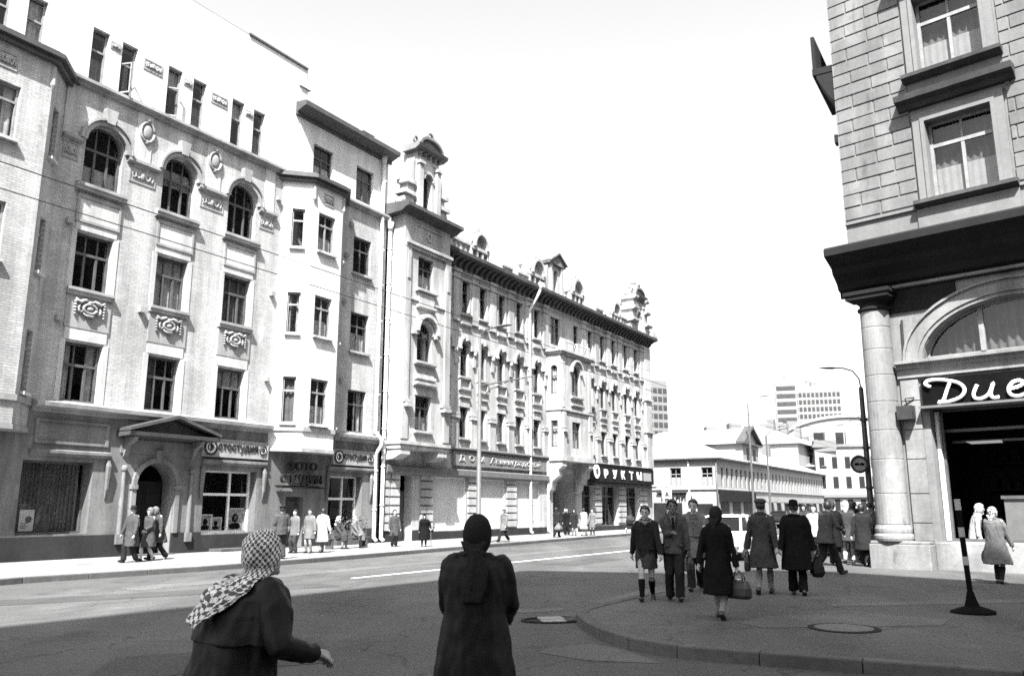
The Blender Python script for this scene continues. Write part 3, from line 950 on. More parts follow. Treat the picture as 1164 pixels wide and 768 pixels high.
prevs = sorted(allc + [17.5, 19.5, 16.6])
piers = []
for c0, c1 in zip(colsB[:-1], colsB[1:]): piers.append((c0 + c1) / 2)
for c0, c1 in zip(colsR[:-1], colsR[1:]): piers.append((c0 + c1) / 2)
piers += [15.15, 20.55, 30.6]
for p in piers:
    m = MB(MAIN); w = .30
    m.box(p - w, p + w, 0, .12, 11.3, 13.95); m.box(p - w - .06, p + w + .06, 0, .18, 13.6, 13.72); m.box(p - w - .05, p + w + .05, 0, .2, 13.95, 14.1)
    m.box(p - w, p + w, 0, .10, 4.6, 6.15)
    m.split_build("pilaster", MAT['b_trim'], B)
    m = MB(MAIN)
    m.box(p - w - .1, p + w + .1, 0, .14, 6.36, 6.48); m.box(p - w - .05, p + w + .05, 0, .18, 6.17, 6.32)
    m.build("impost_block", MAT['b_trim'], B)
    m = MB(MAIN)
    m.ell((p, .08, 9.72), (.17, .12, .17), 9, 6); m.box(p - .28, p + .28, 0, .14, 9.86, 9.98); m.prism_az([(p - .1, 9.0), (p + .1, 9.0), (p + .16, 9.6), (p - .16, 9.6)], 0, .1)
    m.build("corbel_ornament", MAT['b_trim'], B)

def b_window_set(parent, c, w, o=0.0, frame=MAIN, cur=None, row3=True, low=True):
    """arched middle window, plain upper and lower windows with their surrounds"""
    if row3:
        m = MB(frame)
        m.box(c - w / 2 - .1, c - w / 2, o, o + .07, 11.75, 13.62); m.box(c + w / 2, c + w / 2 + .1, o, o + .07, 11.75, 13.62); m.box(c - w / 2 - .12, c + w / 2 + .12, o, o + .1, 13.62, 13.76)
        m.build("architrave", MAT['b_trim'], parent)
        m = MB(frame)
        m.prism_oz([(o, 11.8), (o + .16, 11.78), (o + .16, 11.7), (o, 11.66)], c - w / 2 - .14, c + w / 2 + .14)
        m.box(c - w / 2 - .06, c + w / 2 + .06, o, o + .1, 11.28, 11.42); m.prism_oz([(o, 11.28), (o + .14, 11.28), (o + .14, 11.2), (o, 11.12)], c - w / 2 - .1, c + w / 2 + .1)
        m.split_build("apron", MAT['b_trim'], parent)
        window(parent, c, 11.8, w, 1.82, frame, .18 - o, nx=2 if w > .8 else 1, transom=.66, mat='frame_dark', curtain=cur)
    if not low: return
    m = MB(frame); sp = 10.28 - w / 2
    arch_band(m, c - w / 2, c + w / 2, sp, w / 2, .09, o, o + .07)
    arch_band(m, c - w / 2 - .09, c + w / 2 + .09, sp + .06, w / 2 + .12, .12, o, o + .16)
    m.box(c - w / 2 - .28, c - w / 2 - .08, o, o + .18, sp - .08, sp + .06); m.box(c + w / 2 + .08, c + w / 2 + .28, o, o + .18, sp - .08, sp + .06)
    m.prism_az([(c - .07, 10.3), (c + .07, 10.3), (c + .11, 10.66), (c - .11, 10.66)], o, o + .26)
    m.build("hood_mould", MAT['b_trim'], parent)
    m = MB(frame)
    m.prism_oz([(o, 8.42), (o + .14, 8.4), (o + .14, 8.3), (o, 8.24)], c - w / 2 - .2, c + w / 2 + .2)
    m.box(c - w / 2 - .14, c - w / 2 - .06, o, o + .1, 7.8, 8.24); m.box(c + w / 2 + .06, c + w / 2 + .14, o, o + .1, 7.8, 8.24)
    m.prism_oz([(o, 7.8), (o + .12, 7.78), (o + .12, 7.7), (o, 7.62)], c - w / 2 - .14, c + w / 2 + .14)
    m.prism_oz([(o, 7.4), (o + .13, 7.38), (o + .14, 7.3), (o, 7.2)], c - w / 2 - .12, c + w / 2 + .12)
    m.split_build("apron", MAT['b_trim'], parent)
    m = MB(frame)
    m.box(c - w / 2 - .08, c + w / 2 + .08, o, o + .05, 6.8, 7.2); m.prism_oz([(o, 5.2), (o + .14, 5.18), (o + .14, 5.1), (o, 5.06)], c - w / 2 - .1, c + w / 2 + .1)
    m.split_build("lintel", MAT['b_trim'], parent)
    window(parent, c, 8.42, w, 1.86, frame, .18 - o, rise=w / 2, nx=1 if w < .8 else 2, transom=.62, mat='frame_dark', curtain=cur)
    window(parent, c, 5.2, w, 1.6, frame, .18 - o, nx=1 if w < .8 else 2, transom=.66, mat='frame_dark', curtain=cur)
cset = [('upper', 'curtain'), ('full', 'curtain'), ('half', 'curtain'), None, ('sides', 'curtain'), ('full', 'curtain_grey'), None, ('lower', 'curtain')]
for i, c in enumerate(allc): b_window_set(B, c, WW, cur=cset[(i * 3) % 8])
window(B, 16.6, 11.8, 1.3, 1.82, MAIN, .18, nx=2, transom=.7, curtain=('full', 'curtain_grey'))
window(B, 19.5, 11.8, WW, 1.82, MAIN, .18, nx=1, transom=.66)

# projecting left risalit
pf, pl = facet(.1, .9, 3.72, .9)
m = MB(MAIN)
ph = [(1.05, 2.25, 5.15, 6.78), (1.08, 2.22, 8.4, 10.28, .57), (1.05, 2.25, 11.9, 13.52)]
m.set(pf); wall_sheet(m, 0, pl, 4.6, 15.35, ph, 0, .24)
m.set(facet(.1, 0, .1, .9)[0]); wall_sheet(m, 0, .9, 4.6, 15.35, [], 0)
m.set(facet(3.72, .9, 3.72, 0)[0]); wall_sheet(m, 0, .9, 4.6, 15.35, [], 0)
m.set(MAIN); m.poly([(.1, 0, 4.6), (3.72, 0, 4.6), (3.72, .9, 4.6), (.1, .9, 4.6)])
m.build("risalit_wall", MAT['b_wall'], B, fix=False)
c = 1.65; 
m = MB(pf)
for x0, x1 in ((.0, .42), (pl - .42, pl)): m.box(x0, x1, 0, .1, 4.7, 13.9)
for z0, z1, e in ((13.75, 13.9, .12), (13.9, 14.05, .2), (11.25, 11.35, .08)): m.box(-.02, pl + .02, 0, e, z0, z1)
for x0, x1, z0, z1 in ((.75, 2.9, 14.2, 14.26), (.75, 2.9, 15.0, 15.06), (.75, .81, 14.26, 15.0), (2.84, 2.9, 14.26, 15.0)): m.box(x0, x1, 0, .06, z0, z1)
m.tube([(1.83 + .16 * math.cos(t), .04, 14.62 + .2 * math.sin(t)) for t in np.linspace(0, 2 * math.pi, 11)], .04, 6)
for x in (.12, pl - .32): m.box(x, x + .2, .1, .14, 12.2, 13.4)
for x in (.12, pl - .55): m.box(x - .1, x + .53, 0, .2, 6.36, 6.5); m.box(x - .04, x + .47, 0, .3, 6.15, 6.32)
m.build("risalit_trim", MAT['b_trim'], B)
m = MB(MAIN)
m.prism_oz([(0, 15.3), (1.0, 15.34), (1.25, 15.5), (1.45, 15.55), (1.45, 15.72), (1.3, 15.8), (0, 15.85)], -.35, 4.15)
m.build("risalit_cornice", MAT['b_cornice'], B)
m = MB(MAIN)
m.prism_xy([(-.02, 0), (-.02, 1.05), (3.84, 1.05), (3.84, 0)], 4.45, 4.6); m.prism_xy([(0.04, 0), (.04, .98), (3.78, .98), (3.78, 0)], 4.25, 4.45)
for a in (.1, 2.95):
    m.prism_oz([(0, 4.25), (.95, 4.25), (.95, 4.0), (.5, 3.8), (0, 3.75)], a, a + .7)
m.split_build("risalit_corbel", MAT['b_trim'], B)
# risalit windows (bigger)
m = MB(pf)
arch_band(m, 1.08, 2.22, 9.71, .57, .12, 0, .1); arch_band(m, .92, 2.38, 9.78, .76, .16, 0, .3)
m.box(.62, 1.0, 0, .2, 9.62, 9.78); m.box(2.3, 2.68, 0, .2, 9.62, 9.78)
m.build("hood_mould", MAT['b_trim'], B)
m = MB(pf)
for z in (8.4, 11.9): m.prism_oz([(0, z), (.22, z - .02), (.22, z - .12), (0, z - .18)], .85, 2.45)
m.prism_az([(.98, 11.7), (2.32, 11.7), (2.2, 11.1), (1.1, 11.1)], 0, .12); m.prism_oz([(0, 11.1), (.2, 11.1), (.2, 11.0), (0, 10.95)], .95, 2.35)
m.box(.95, 2.35, 0, .08, 7.7, 7.8); m.prism_oz([(0, 7.7), (.18, 7.7), (.2, 7.55), (0, 7.45)], .9, 2.4)
m.prism_oz([(0, 7.4), (.24, 7.4), (.24, 7.28), (0, 7.2)], .85, 2.45)
m.box(.98, 2.32, 0, .05, 6.78, 7.2); m.prism_oz([(0, 5.15), (.16, 5.13), (.16, 5.04), (0, 5.0)], .95, 2.35)
m.split_build("apron", MAT['b_trim'], B)
window(B, 1.65, 5.15, 1.2, 1.63, pf, .2, nx=2, transom=.66, curtain=('lower', 'curtain'))
window(B, 1.65, 8.4, 1.14, 1.88, pf, .2, rise=.57, nx=2, transom=.62, curtain=('sides', 'curtain'))
window(B, 1.65, 11.9, 1.2, 1.62, pf, .2, nx=2, transom=.66, curtain=('half', 'curtain'))

# sculpted gables above the risalit and the far end
class MBZ(MB):
    dz = 0.0
    def P(s, a, o, z):
        return MB.P(s, a, o, z + MBZ.dz)
def gable(fr, gx, dz):
    MBZ.dz = dz
    ox, oo = fr[0], fr[1]
    m = MBZ(fr)
    wall_sheet(m, gx - .9, gx + .9, 15.8, 19.0, [(gx - .34, gx + .34, 15.9, 18.0, .34)], -.2, .3)
    m.set(facet(ox + gx - .9, oo - 1.8, ox + gx - .9, oo - .2)[0]); wall_sheet(m, 0, 1.6, 15.8, 19.0, [], 0)
    m.set(facet(ox + gx + .9, oo - .2, ox + gx + .9, oo - 1.8)[0]); wall_sheet(m, 0, 1.6, 15.8, 19.0, [], 0)
    m.set(fr)
    m.box(gx - 1.3, gx + 1.3, -.6, -.1, 15.8, 16.0)
    for sg in (-1, 1):
        m.box(gx + sg * .72 - .16, gx + sg * .72 + .16, -.2, -.02, 15.95, 18.3)
        m.box(gx + sg * .72 - .22, gx + sg * .72 + .22, -.2, .06, 18.3, 18.45)
        m.box(gx + sg * .55 - .2, gx + sg * .55 + .2, -.2, -.15, 18.55, 18.75)
        # stepped volutes
        xs = gx + sg * 1.0
        m.prism_az([(xs, 15.95), (xs + sg * .75, 15.95), (xs + sg * .75, 16.35), (xs + sg * .55, 16.6), (xs + sg * .5, 17.0), (xs + sg * .3, 17.5), (xs + sg * .2, 18.2), (xs, 18.6)], -.75, -.25)
        for z, e in ((16.5, .85), (17.1, .7)): m.box(min(xs, xs + sg * e), max(xs, xs + sg * e), -.8, -.1, z, z + .2)
        m.tube([(xs + sg * (.55 + .18 * math.cos(t)), -.3, 16.15 + .18 * math.sin(t)) for t in np.linspace(0, 6.2, 10)], .08, 6)
    arch_band(m, gx - .34, gx + .34, 17.66, .34, .12, -.2, -.08)
    m.build("gable", MAT['b_trim'], B, fix=False)
    m = MBZ(fr)
    m.prism_oz([(-.9, 18.95), (-.1, 18.98), (.15, 19.1), (.2, 19.25), (-.9, 19.3)], gx - 1.2, gx + 1.2)
    arch_band(m, gx - .85, gx + .85, 19.28, .48, .13, -.8, .08)
    m.prism_az([(gx - .85, 19.28), (gx + .85, 19.28), (gx + .65, 19.56), (gx + .35, 19.7), (gx, 19.74), (gx - .35, 19.7), (gx - .65, 19.56)], -.8, -.1)
    for sg in (-1, 1):
        m.tube([(gx + sg * 1.05 + .15 * math.cos(t), -.2, 19.48 + .18 * math.sin(t)) for t in np.linspace(0, 6.2, 10)], .06, 6)
    m.tube([(gx + .22 * math.cos(t), -.1, 19.98 + .2 * math.sin(t)) for t in np.linspace(0, 6.2, 10)], .07, 6)
    for k in range(5): m.box(gx - .8 + .4 * k - .06, gx - .8 + .4 * k + .06, -.2, .0, 18.82, 18.95)
    m.build("gable_pediment", MAT['cap'], B)
    m = MBZ(fr); m.box(gx - .34, gx + .34, -.56, -.5, 15.9, 18.0); m.build("niche", MAT['interior'], B)


gable(pf, 1.9, 0.0)
gable((0, .25, 1, 0), 30.3, -1.2)

# main cornice with brackets
m = MB(MAIN)
prof = [(0, 14.35), (.12, 14.38), (.14, 14.62), (.55, 14.66), (.72, 14.72), (.74, 14.9), (.6, 14.98), (0, 15.0)]
m.prism_oz(prof, 3.76, BE + .5)
x = 4.0
while x < BE + .3:
    m.prism_oz([(.0, 14.62), (.5, 14.62), (.5, 14.54), (.3, 14.44), (.14, 14.2), (0, 14.18)], x, x + .2); x += .52
m.build("cornice", MAT['b_cornice'], B)
m = MB(MAIN)
for z0, z1, e in ((14.0, 14.08, .06), (13.86, 13.92, .04)): m.box(3.76, BE, 0, e, z0, z1)
m.build("frieze_moulding", MAT['b_trim'], B)
m = MB(MAIN); m.box(0, BE, -12, -.1, 14.9, 15.0); m.build("roof", MAT['roof_metal'], B)

def balustrade(a0, a1, z0, h=.8):
    m = MB(MAIN)
    m.box(a0, a1, -.45, -.1, z0, z0 + .15); m.box(a0, a1, -.48, -.07, z0 + h - .15, z0 + h)
    n = max(2, int((a1 - a0) / .42))
    for i in range(n + 1):
        x = a0 + (a1 - a0 - .18) * i / n
        m.box(x, x + .18, -.4, -.15, z0 + .15, z0 + h - .15)
    m.build("balustrade", MAT['b_trim'], B)
def scroll_vase(a, z0, s=1.0):
    m = MB(MAIN)
    m.box(a - .25 * s, a + .25 * s, -.5, -.05, z0, z0 + .5 * s)
    m.lathe([(.1 * s, .5 * s), (.22 * s, .6 * s), (.3 * s, .85 * s), (.2 * s, 1.05 * s), (.12 * s, 1.15 * s), (.05 * s, 1.4 * s)], 10, (a, -.28, z0))
    m.tube([(a + .4 * s + .3 * s * math.cos(t), -.28, z0 + .75 * s + .35 * s * math.sin(t)) for t in np.linspace(-1.4, 3.6, 10)], [.1 * s] * 5 + [.08 * s] * 5, 6)
    m.build("roof_ornament", MAT['b_trim'], B)
def lucarne(a, z0, s=1.0, side=1):
    """small slotted attic vent with a curled hood and a bud finial"""
    m = MB(MAIN)
    w = .95 * s
    m.box(a - w, a + w, -.5, .02, z0, z0 + .14); m.box(a - w, a + w, -.5, .02, z0 + .72 * s, z0 + .9 * s)
    for q in range(4): m.box(a - w + q * .58 * s, a - w + q * .58 * s + .16 * s, -.4, -.02, z0 + .14, z0 + .72 * s)
    arch_band(m, a - .62 * s, a + .62 * s, z0 + .9 * s, .8 * s, .16 * s, -.75, .12, 12)
    m.prism_az([(a + .62 * s * x, z0 + .9 * s + .8 * s * y) for x, y in [(math.cos(q), math.sin(q)) for q in np.linspace(0, math.pi, 11)]], -.6, -.3)
    e = side
    m.tube([(a + e * (.78 + .2 * math.cos(q)) * s, -.1, z0 + (.95 + .24 * math.sin(q)) * s) for q in np.linspace(-2.6, 2.2, 9)], .11 * s, 6)
    m.tube([(a - e * (.8 + .16 * math.cos(q)) * s, -.1, z0 + (1.0 + .2 * math.sin(q)) * s) for q in np.linspace(-2.6, 2.2, 9)], .08 * s, 6)
    m.lathe([(.1 * s, 0), (.16 * s, .12 * s), (.2 * s, .3 * s), (.1 * s, .48 * s), (.03 * s, .7 * s)], 8, (a, -.3, z0 + 1.84 * s))
    m.build("lucarne", MAT['b_trim'], B)
    m = MB(MAIN); m.box(a - w + .02, a + w - .02, -.56, -.5, z0 + .1, z0 + .8 * s); m.build("vent", MAT['interior'], B)
balustrade(4.3, 7.2, 15.0, .95)
lucarne(7.9, 15.0, .95)
# middle dormer with triangular pediment
def dormer(a, w, z0, h, name="dormer"):
    m = MB(MAIN)
    wall_sheet(m, a - w / 2, a + w / 2, z0, z0 + h, [(a - .27, a + .27, z0 + .35, z0 + h - .3, .27)], -.1, .3)
    m.box(a - w / 2, a - w / 2 + .05, -2.2, -.1, z0, z0 + h); m.box(a + w / 2 - .05, a + w / 2, -2.2, -.1, z0, z0 + h)
    for sg in (-1, 1): m.box(a + sg * (w / 2 - .14) - .13, a + sg * (w / 2 - .14) + .13, -.1, .04, z0, z0 + h)
    d = m.build(name, MAT['b_trim'], B, fix=False)
    m = MB(MAIN)
    m.prism_az([(a - w / 2 - .22, z0 + h), (a + w / 2 + .22, z0 + h), (a + w / 2 + .22, z0 + h + .12), (a, z0 + h + .72), (a - w / 2 - .22, z0 + h + .12)], -2.3, .1)
    m.prism_az([(a - w / 2 - .25, z0 + h + .12), (a, z0 + h + .74), (a + w / 2 + .25, z0 + h + .12), (a + w / 2 + .25, z0 + h + .22), (a, z0 + h + .86), (a - w / 2 - .25, z0 + h + .22)], -2.35, .25)
    m.build("dormer_roof", MAT['cap'], d)
    m = MB(MAIN); m.box(a - .3, a + .3, -.45, -.4, z0 + .3, z0 + h - .25); m.build("niche", MAT['interior'], d)
dormer(16.9, 1.7, 15.0, 2.15)
for q in (-1, 1):
    m = MB(MAIN); m.prism_az([(16.9 + q * .85, 15.0), (16.9 + q * 1.75, 15.0), (16.9 + q * 1.7, 15.4), (16.9 + q * 1.35, 15.6), (16.9 + q * 1.2, 16.1), (16.9 + q * 1.05, 16.8), (16.9 + q * .85, 17.2)], -.6, -.15)
    m.tube([(16.9 + q * (1.45 + .2 * math.cos(t)), -.2, 15.3 + .2 * math.sin(t)) for t in np.linspace(0, 6.2, 10)], .09, 6)
    m.build("volute", MAT['b_trim'], B)
lucarne(14.4, 15.0, 1.05, -1); lucarne(19.9, 15.0, 1.05)
for a in (10.4, 12.2, 23.0): balustrade(a, a + 1.2, 15.0, .7)
lucarne(26.2, 15.0, .9, -1); balustrade(27.4, 28.8, 15.0, .9)
scroll_vase(31.9, 15.0, 1.0)
m = MB(MAIN)
m.lathe([(.3, 18.5), (.45, 18.65), (.5, 18.75), (.2, 18.85), (.16, 19.05), (.3, 19.15), (.08, 19.35)], 10, (30.3, -.3, 0))
m.build("finial", MAT['b_trim'], B)
for k, (z, e) in enumerate(((15.7, 1.95), (16.7, 1.65), (17.6, 1.4))):
    for q in (-1, 1):
        m = MB(MAIN); x0, x1 = sorted((30.3 + q * .8, 30.3 + q * e))
        m.prism_oz([(-.9, z), (.35, z), (.5, z + .12), (.5, z + .24), (-.9, z + .3)], x0, x1); m.build("ledge", MAT['b_trim'], B)
        m = MB(MAIN); m.prism_az([(30.3 + q * .8, z - .75), (30.3 + q * (e - .25), z - .75), (30.3 + q * (e - .12), z), (30.3 + q * .8, z)], -.8, .2); m.build("volute", MAT['b_trim'], B)

# square bay over the gateway
b0, b1 = 15.35, 19.65
m = MB(MAIN)
bf, bl = facet(b0, 1.0, b1, 1.0); sf, sl = facet(b0, 0, b0, 1.0); rf, rl = facet(b1, 1.0, b1, 0)
cb = bl * .48
m.set(bf); wall_sheet(m, 0, bl, 4.5, 11.0, [(cb - .58, cb + .58, 5.25, 6.88), (cb - .56, cb + .56, 8.5, 10.5, .56)], 0, .22)
m.set(sf); wall_sheet(m, 0, sl, 4.5, 11.0, [(.3, .78, 5.25, 6.88), (.3, .78, 8.5, 10.3, .24)], 0, .15)
m.set(rf); wall_sheet(m, 0, rl, 4.5, 11.0, [], 0)
m.set(MAIN); m.poly([(b0, 0, 4.5), (b1, 0, 4.5), (b1, 1, 4.5), (b0, 1, 4.5)])
m.build("bay_wall", MAT['b_wall'], B, fix=False)
m = MB(MAIN)
m.prism_xy([(b0 - .12, 0), (b0 - .12, 1.15), (b1 + .12, 1.15), (b1 + .12, 0)], 11.0, 11.14); m.prism_xy([(b0 - .22, 0), (b0 - .22, 1.25), (b1 + .22, 1.25), (b1 + .22, 0)], 11.14, 11.26)
m.prism_xy([(b0 - .08, 0), (b0 - .08, 1.1), (b1 + .08, 1.1), (b1 + .08, 0)], 7.5, 7.62)
m.prism_xy([(b0 - .1, 0), (b0 - .1, 1.12), (b1 + .1, 1.12), (b1 + .1, 0)], 4.42, 4.7)
m.split_build("bay_moulding", MAT['b_trim'], B)
m = MB(bf)
arch_band(m, cb - .56, cb + .56, 9.94, .56, .12, 0, .1); arch_band(m, cb - .7, cb + .7, 10.0, .72, .12, 0, .22)
m.prism_oz([(0, 8.5), (.2, 8.48), (.2, 8.38), (0, 8.3)], cb - .8, cb + .8); m.prism_oz([(0, 8.0), (.16, 8.0), (.16, 7.9), (0, 7.85)], cb - .75, cb + .75)
for x0 in (.1, bl - .55): m.box(x0, x0 + .45, 0, .1, 4.7, 7.4); m.box(x0 - .06, x0 + .51, 0, .16, 6.4, 6.52); m.box(x0 - .02, x0 + .47, 0, .22, 6.18, 6.34); m.box(x0 + .03, x0 + .42, 0, .06, 7.7, 10.9)
m.split_build("bay_trim", MAT['b_trim'], B)
window(B, cb, 5.25, 1.16, 1.63, bf, .18, nx=2, transom=.66, curtain=('half', 'curtain'))
window(B, cb, 8.5, 1.12, 2.0, bf, .18, rise=.56, nx=2, transom=.6, curtain=('sides', 'curtain'))
window(B, .54, 5.25, .48, 1.63, sf, .12, nx=1, transom=.66, curtain=('full', 'curtain'))
window(B, .54, 8.5, .48, 1.8, sf, .12, rise=.24, nx=1, transom=.62, curtain=('full', 'curtain'))
# little railing posts on the bay's terrace
m = MB(MAIN)
for a in (16.0, 17.9, 19.4): m.box(a - .14, a + .14, .75, 1.0, 11.26, 12.0)
m.tube([(16.0, .88, 11.9), (19.4, .88, 11.9)], .04, 6)
m.build("terrace_railing", MAT['b_trim'], B)
m = MB(MAIN)     # big corbels carrying the bay
for a in (b0, b1 - .6):
    m.prism_oz([(0, 4.42), (1.05, 4.42), (1.05, 4.1), (.8, 3.9), (.75, 3.5), (.35, 3.2), (.25, 2.7), (0, 2.5)], a, a + .6)
m.split_build("bay_corbel", MAT['b_trim'], B)

# ground floor
hG = [(1.3, 2.25, .1, 3.12, 0, .5), (3.85, 6.68, .55, 3.12, 0, .3), (7.95, 10.5, .55, 3.12, 0, .3), (11.75, 14.45, .55, 3.12, 0, .3),
      (16.05, 19.3, .05, 4.0, 1.0, 3.5), (20.0, 21.75, .4, 3.1, 0, .4), (22.9, 25.58, .4, 3.1, 0, .4), (27.0, 29.4, .4, 3.1, 0, .4)]
m = MB(MAIN); wall_sheet(m, 0, BE, 0, 4.5, hG, 0)
m.build("ground_floor_wall", MAT['b_wall'], B, fix=False)
m = MB(MAIN)
for a0, a1, z in ((0, 1.28, .6), (2.27, 3.83, .6), (3.83, 15.2, .5), (19.35, 31.6, .42)): m.box(a0, a1, 0, .05, 0, z)
m.split_build("plinth", MAT['plinth'], B)
for a0, a1 in ((.15, .5), (.6, 1.2), (2.85, 3.78), (6.82, 7.82), (10.62, 11.62), (21.82, 22.8), (25.68, 26.9), (29.5, 30.9)):
    m = MB(MAIN)
    z = .62
    while z < 3.0:
        m.box(a0, a1, 0, .1, z, z + .3); z += .385
    m.build("rusticated_pier", MAT['b_trim'], B)
m = MB(MAIN)
m.prism_oz([(0, 3.14), (.2, 3.16), (.26, 3.24), (.26, 3.5), (.1, 3.56), (0, 3.56)], .1, 15.2)
m.build("fascia_moulding", MAT['fascia'], B)
m = MB(MAIN)
m.prism_oz([(0, 4.5), (.2, 4.52), (.24, 4.6), (.2, 4.68), (0, 4.7)], 3.8, 15.3); 
m.prism_oz([(0, 4.5), (.1, 4.52), (.14, 4.6), (0, 4.62)], 19.8, BE)
m.split_build("ledge", MAT['fascia'], B)
panel_door(B, 1.32, 2.23, .12, 2.4, .5, 'frame_dark', leaves=1)
for a0, a1 in ((3.85, 6.68), (7.95, 10.5), (11.75, 14.45)):
    w_ = shop_window(B, a0, a1, .55, 3.12, .10, [], 0, 'frame_white', pane=False)
    m = MB(MAIN); m.box(.075, a1 - a0 - .075, -.03, .01, .075, 2.49); m.build("blind", MAT['blind'], w_)
for a0, a1 in ((20.0, 21.75), (22.9, 25.58), (27.0, 29.4)):
    w_ = shop_window(B, a0, a1, .4, 3.1, .36, [(a1 - a0) / 2], 2.0, 'frame_dark')
    for k in range(3):       # fruit crates on display
        m = MB(MAIN); x0 = .15 + k * (a1 - a0) / 3.2
        m.box(x0, x0 + .45, -.6, -.2, .08, .34); m.build("display_crate", MAT['wood'], w_)
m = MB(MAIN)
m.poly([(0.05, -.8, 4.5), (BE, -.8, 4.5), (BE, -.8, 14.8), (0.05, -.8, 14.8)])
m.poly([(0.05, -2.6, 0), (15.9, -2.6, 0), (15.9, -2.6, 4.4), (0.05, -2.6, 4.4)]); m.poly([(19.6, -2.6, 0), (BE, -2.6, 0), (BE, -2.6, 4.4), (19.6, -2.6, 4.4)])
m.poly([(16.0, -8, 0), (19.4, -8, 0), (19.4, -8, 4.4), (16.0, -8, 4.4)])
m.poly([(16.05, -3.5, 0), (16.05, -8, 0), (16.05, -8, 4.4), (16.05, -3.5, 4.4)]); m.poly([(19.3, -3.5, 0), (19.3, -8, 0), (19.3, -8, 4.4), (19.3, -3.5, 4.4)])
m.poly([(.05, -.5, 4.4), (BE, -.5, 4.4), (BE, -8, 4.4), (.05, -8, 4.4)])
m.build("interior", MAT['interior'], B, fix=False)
m = MB(MAIN); m.box(0, BE, -12, -11.9, 0, 14.8); m.box(0.0, .04, -11.9, -.3, 0, 14.8); m.build("rear_wall", MAT['b_wall'], B)
drainpipe(B, [(-.1, .14, 14.6), (-.1, .14, .3), (-.1, .3, .2)], .09)
drainpipe(B, [(13.4, .75, 14.7), (13.25, .6, 14.2), (13.1, .15, 13.4), (13.1, .15, .3), (13.1, .3, .2)], .08)
drainpipe(B, [(15.2, .14, 4.4), (15.2, .14, .3), (15.2, .28, .2)], .07, hopper=False)
m = MB(MAIN)     # end pilaster with its cornice return
m.box(30.95, BE + .02, 0, .2, 4.6, 14.1); m.prism_az([(31.9, 15.0), (32.9, 15.0), (32.75, 15.3), (31.9, 15.5)], -.4, .6)
for z in (7.3, 9.8): m.box(30.85, BE + .15, 0, .32, z, z + .14)
m.build("end_pilaster", MAT['b_trim'], B)

# ------------------------------------------------------------------ shop signs (things of their own)
def sign_board(name, label, a0, a1, z0, z1, o0, o1, mat, cat="shop sign", group=None):
    t = thing(name, label, cat, LW((a0 + a1) / 2, o0, z0), STREET_RZ, group)
    m = MB(MAIN); w = (a1 - a0) / 2
    m.box(-w, w, 0, o1 - o0, 0, z1 - z0)
    b = .04; d = o1 - o0
    m.box(-w - b, w + b, 0, d + .025, -b, 0.0); m.box(-w - b, w + b, 0, d + .025, z1 - z0, z1 - z0 + b)
    m.box(-w - b, -w, 0, d + .025, 0, z1 - z0); m.box(w, w + b, 0, d + .025, 0, z1 - z0)
    m.build("board", MAT[mat], t)
    return t, w, d
def ring_letter(t, x, z, r, d, letter='Ф'):
    m = MB(MAIN); n = 18
    m.tube([(x + r * math.cos(q), d + .03, z + r * math.sin(q)) for q in np.linspace(0, 2 * math.pi, n)], r * .16, 6)
    m.build("emblem_ring", MAT['letters_dark'], t)
    m = MB(MAIN); m.prism_az([(x + r * .95 * math.cos(q), z + r * .95 * math.sin(q)) for q in np.linspace(0, 2 * math.pi, n)[:-1]], d, d + .02)
    m.build("emblem_disc", MAT['letters_white'], t)
    lettering(letter, x - r * .55, d + .03, z - r * .6, r * 1.1, r * 1.2, MAT['letters_dark'], t, MAIN)
for a0, a1, lab in ((-3.5, -.58, "light photo studio board with dark lettering beside the pedimented doorway"), (3.05, 5.55, "light photo studio board with dark lettering beside the drainpipe")):
    t, w, d = sign_board("shop_sign", lab, a0, a1, 3.45, 4.0, .02, .12, 'board', group="photo studio boards")
    ring_letter(t, -w + .3, .28, .25, d); ring_letter(t, w - .22, .3, .16, d)
    lettering("отостудия", -w + .62, d + .02, .14, 2 * w - 1.1, .3, MAT['letters_dark'], t, MAIN, bold=.012)
t = thing("shop_sign", "raised dark letters on a rail above the doorway under the white bay", "shop sign", LW(1.1, .05, 2.4), STREET_RZ)
m = MB(MAIN)
m.box(-1.15, 1.15, .02, .1, .02, .08); m.box(-1.15, 1.15, .1, .42, -.02, .03)
for x in (-.9, 0, .9): m.tube([(x, 0, .05), (x, .35, .0)], .025, 6)
m.build("rail", MAT['fascia_dark'], t)
lettering("ФОТО", -.75, .22, .66, 1.6, .36, MAT['letters_dark'], t, MAIN, depth=.1, bold=.02)
lettering("СТУДИЯ", -1.1, .26, .1, 2.2, .42, MAT['letters_dark'], t, MAIN, depth=.1, bold=.02)
t, w, d = sign_board("shop_sign", "long grey fascia with thin white lettering over three blinded shop windows", BX + 5.4, BX + 15.0, 3.78, 4.42, .02, .14, 'fascia_pale')
lettering("ДОМ", -w + .45, d + .02, .16, 2.3, .36, MAT['thin_letters'], t, MAIN, space=1.8, bold=-.008)
lettering("Ленинградской", -w + 3.3, d + .02, .1, 5.6, .42, MAT['thin_letters'], t, MAIN, shear=.35, bold=-.008)
t, w, d = sign_board("shop_sign", "black fruit shop fascia with white capital letters and a round first letter", BX + 20.8, BX + 31.9, 3.4, 4.45, .02, .2, 'fascia_dark')
m = MB(MAIN); m.prism_az([(-w + 1.0 + .46 * math.cos(q), .62 + .46 * math.sin(q)) for q in np.linspace(0, 2 * math.pi, 18)[:-1]], d, d + .06)
m.build("emblem_disc", MAT['letters_white'], t)
lettering("Ф", -w + .8, d + .07, .42, .4, .42, MAT['letters_dark'], t, MAIN)
x = -w + 2.25
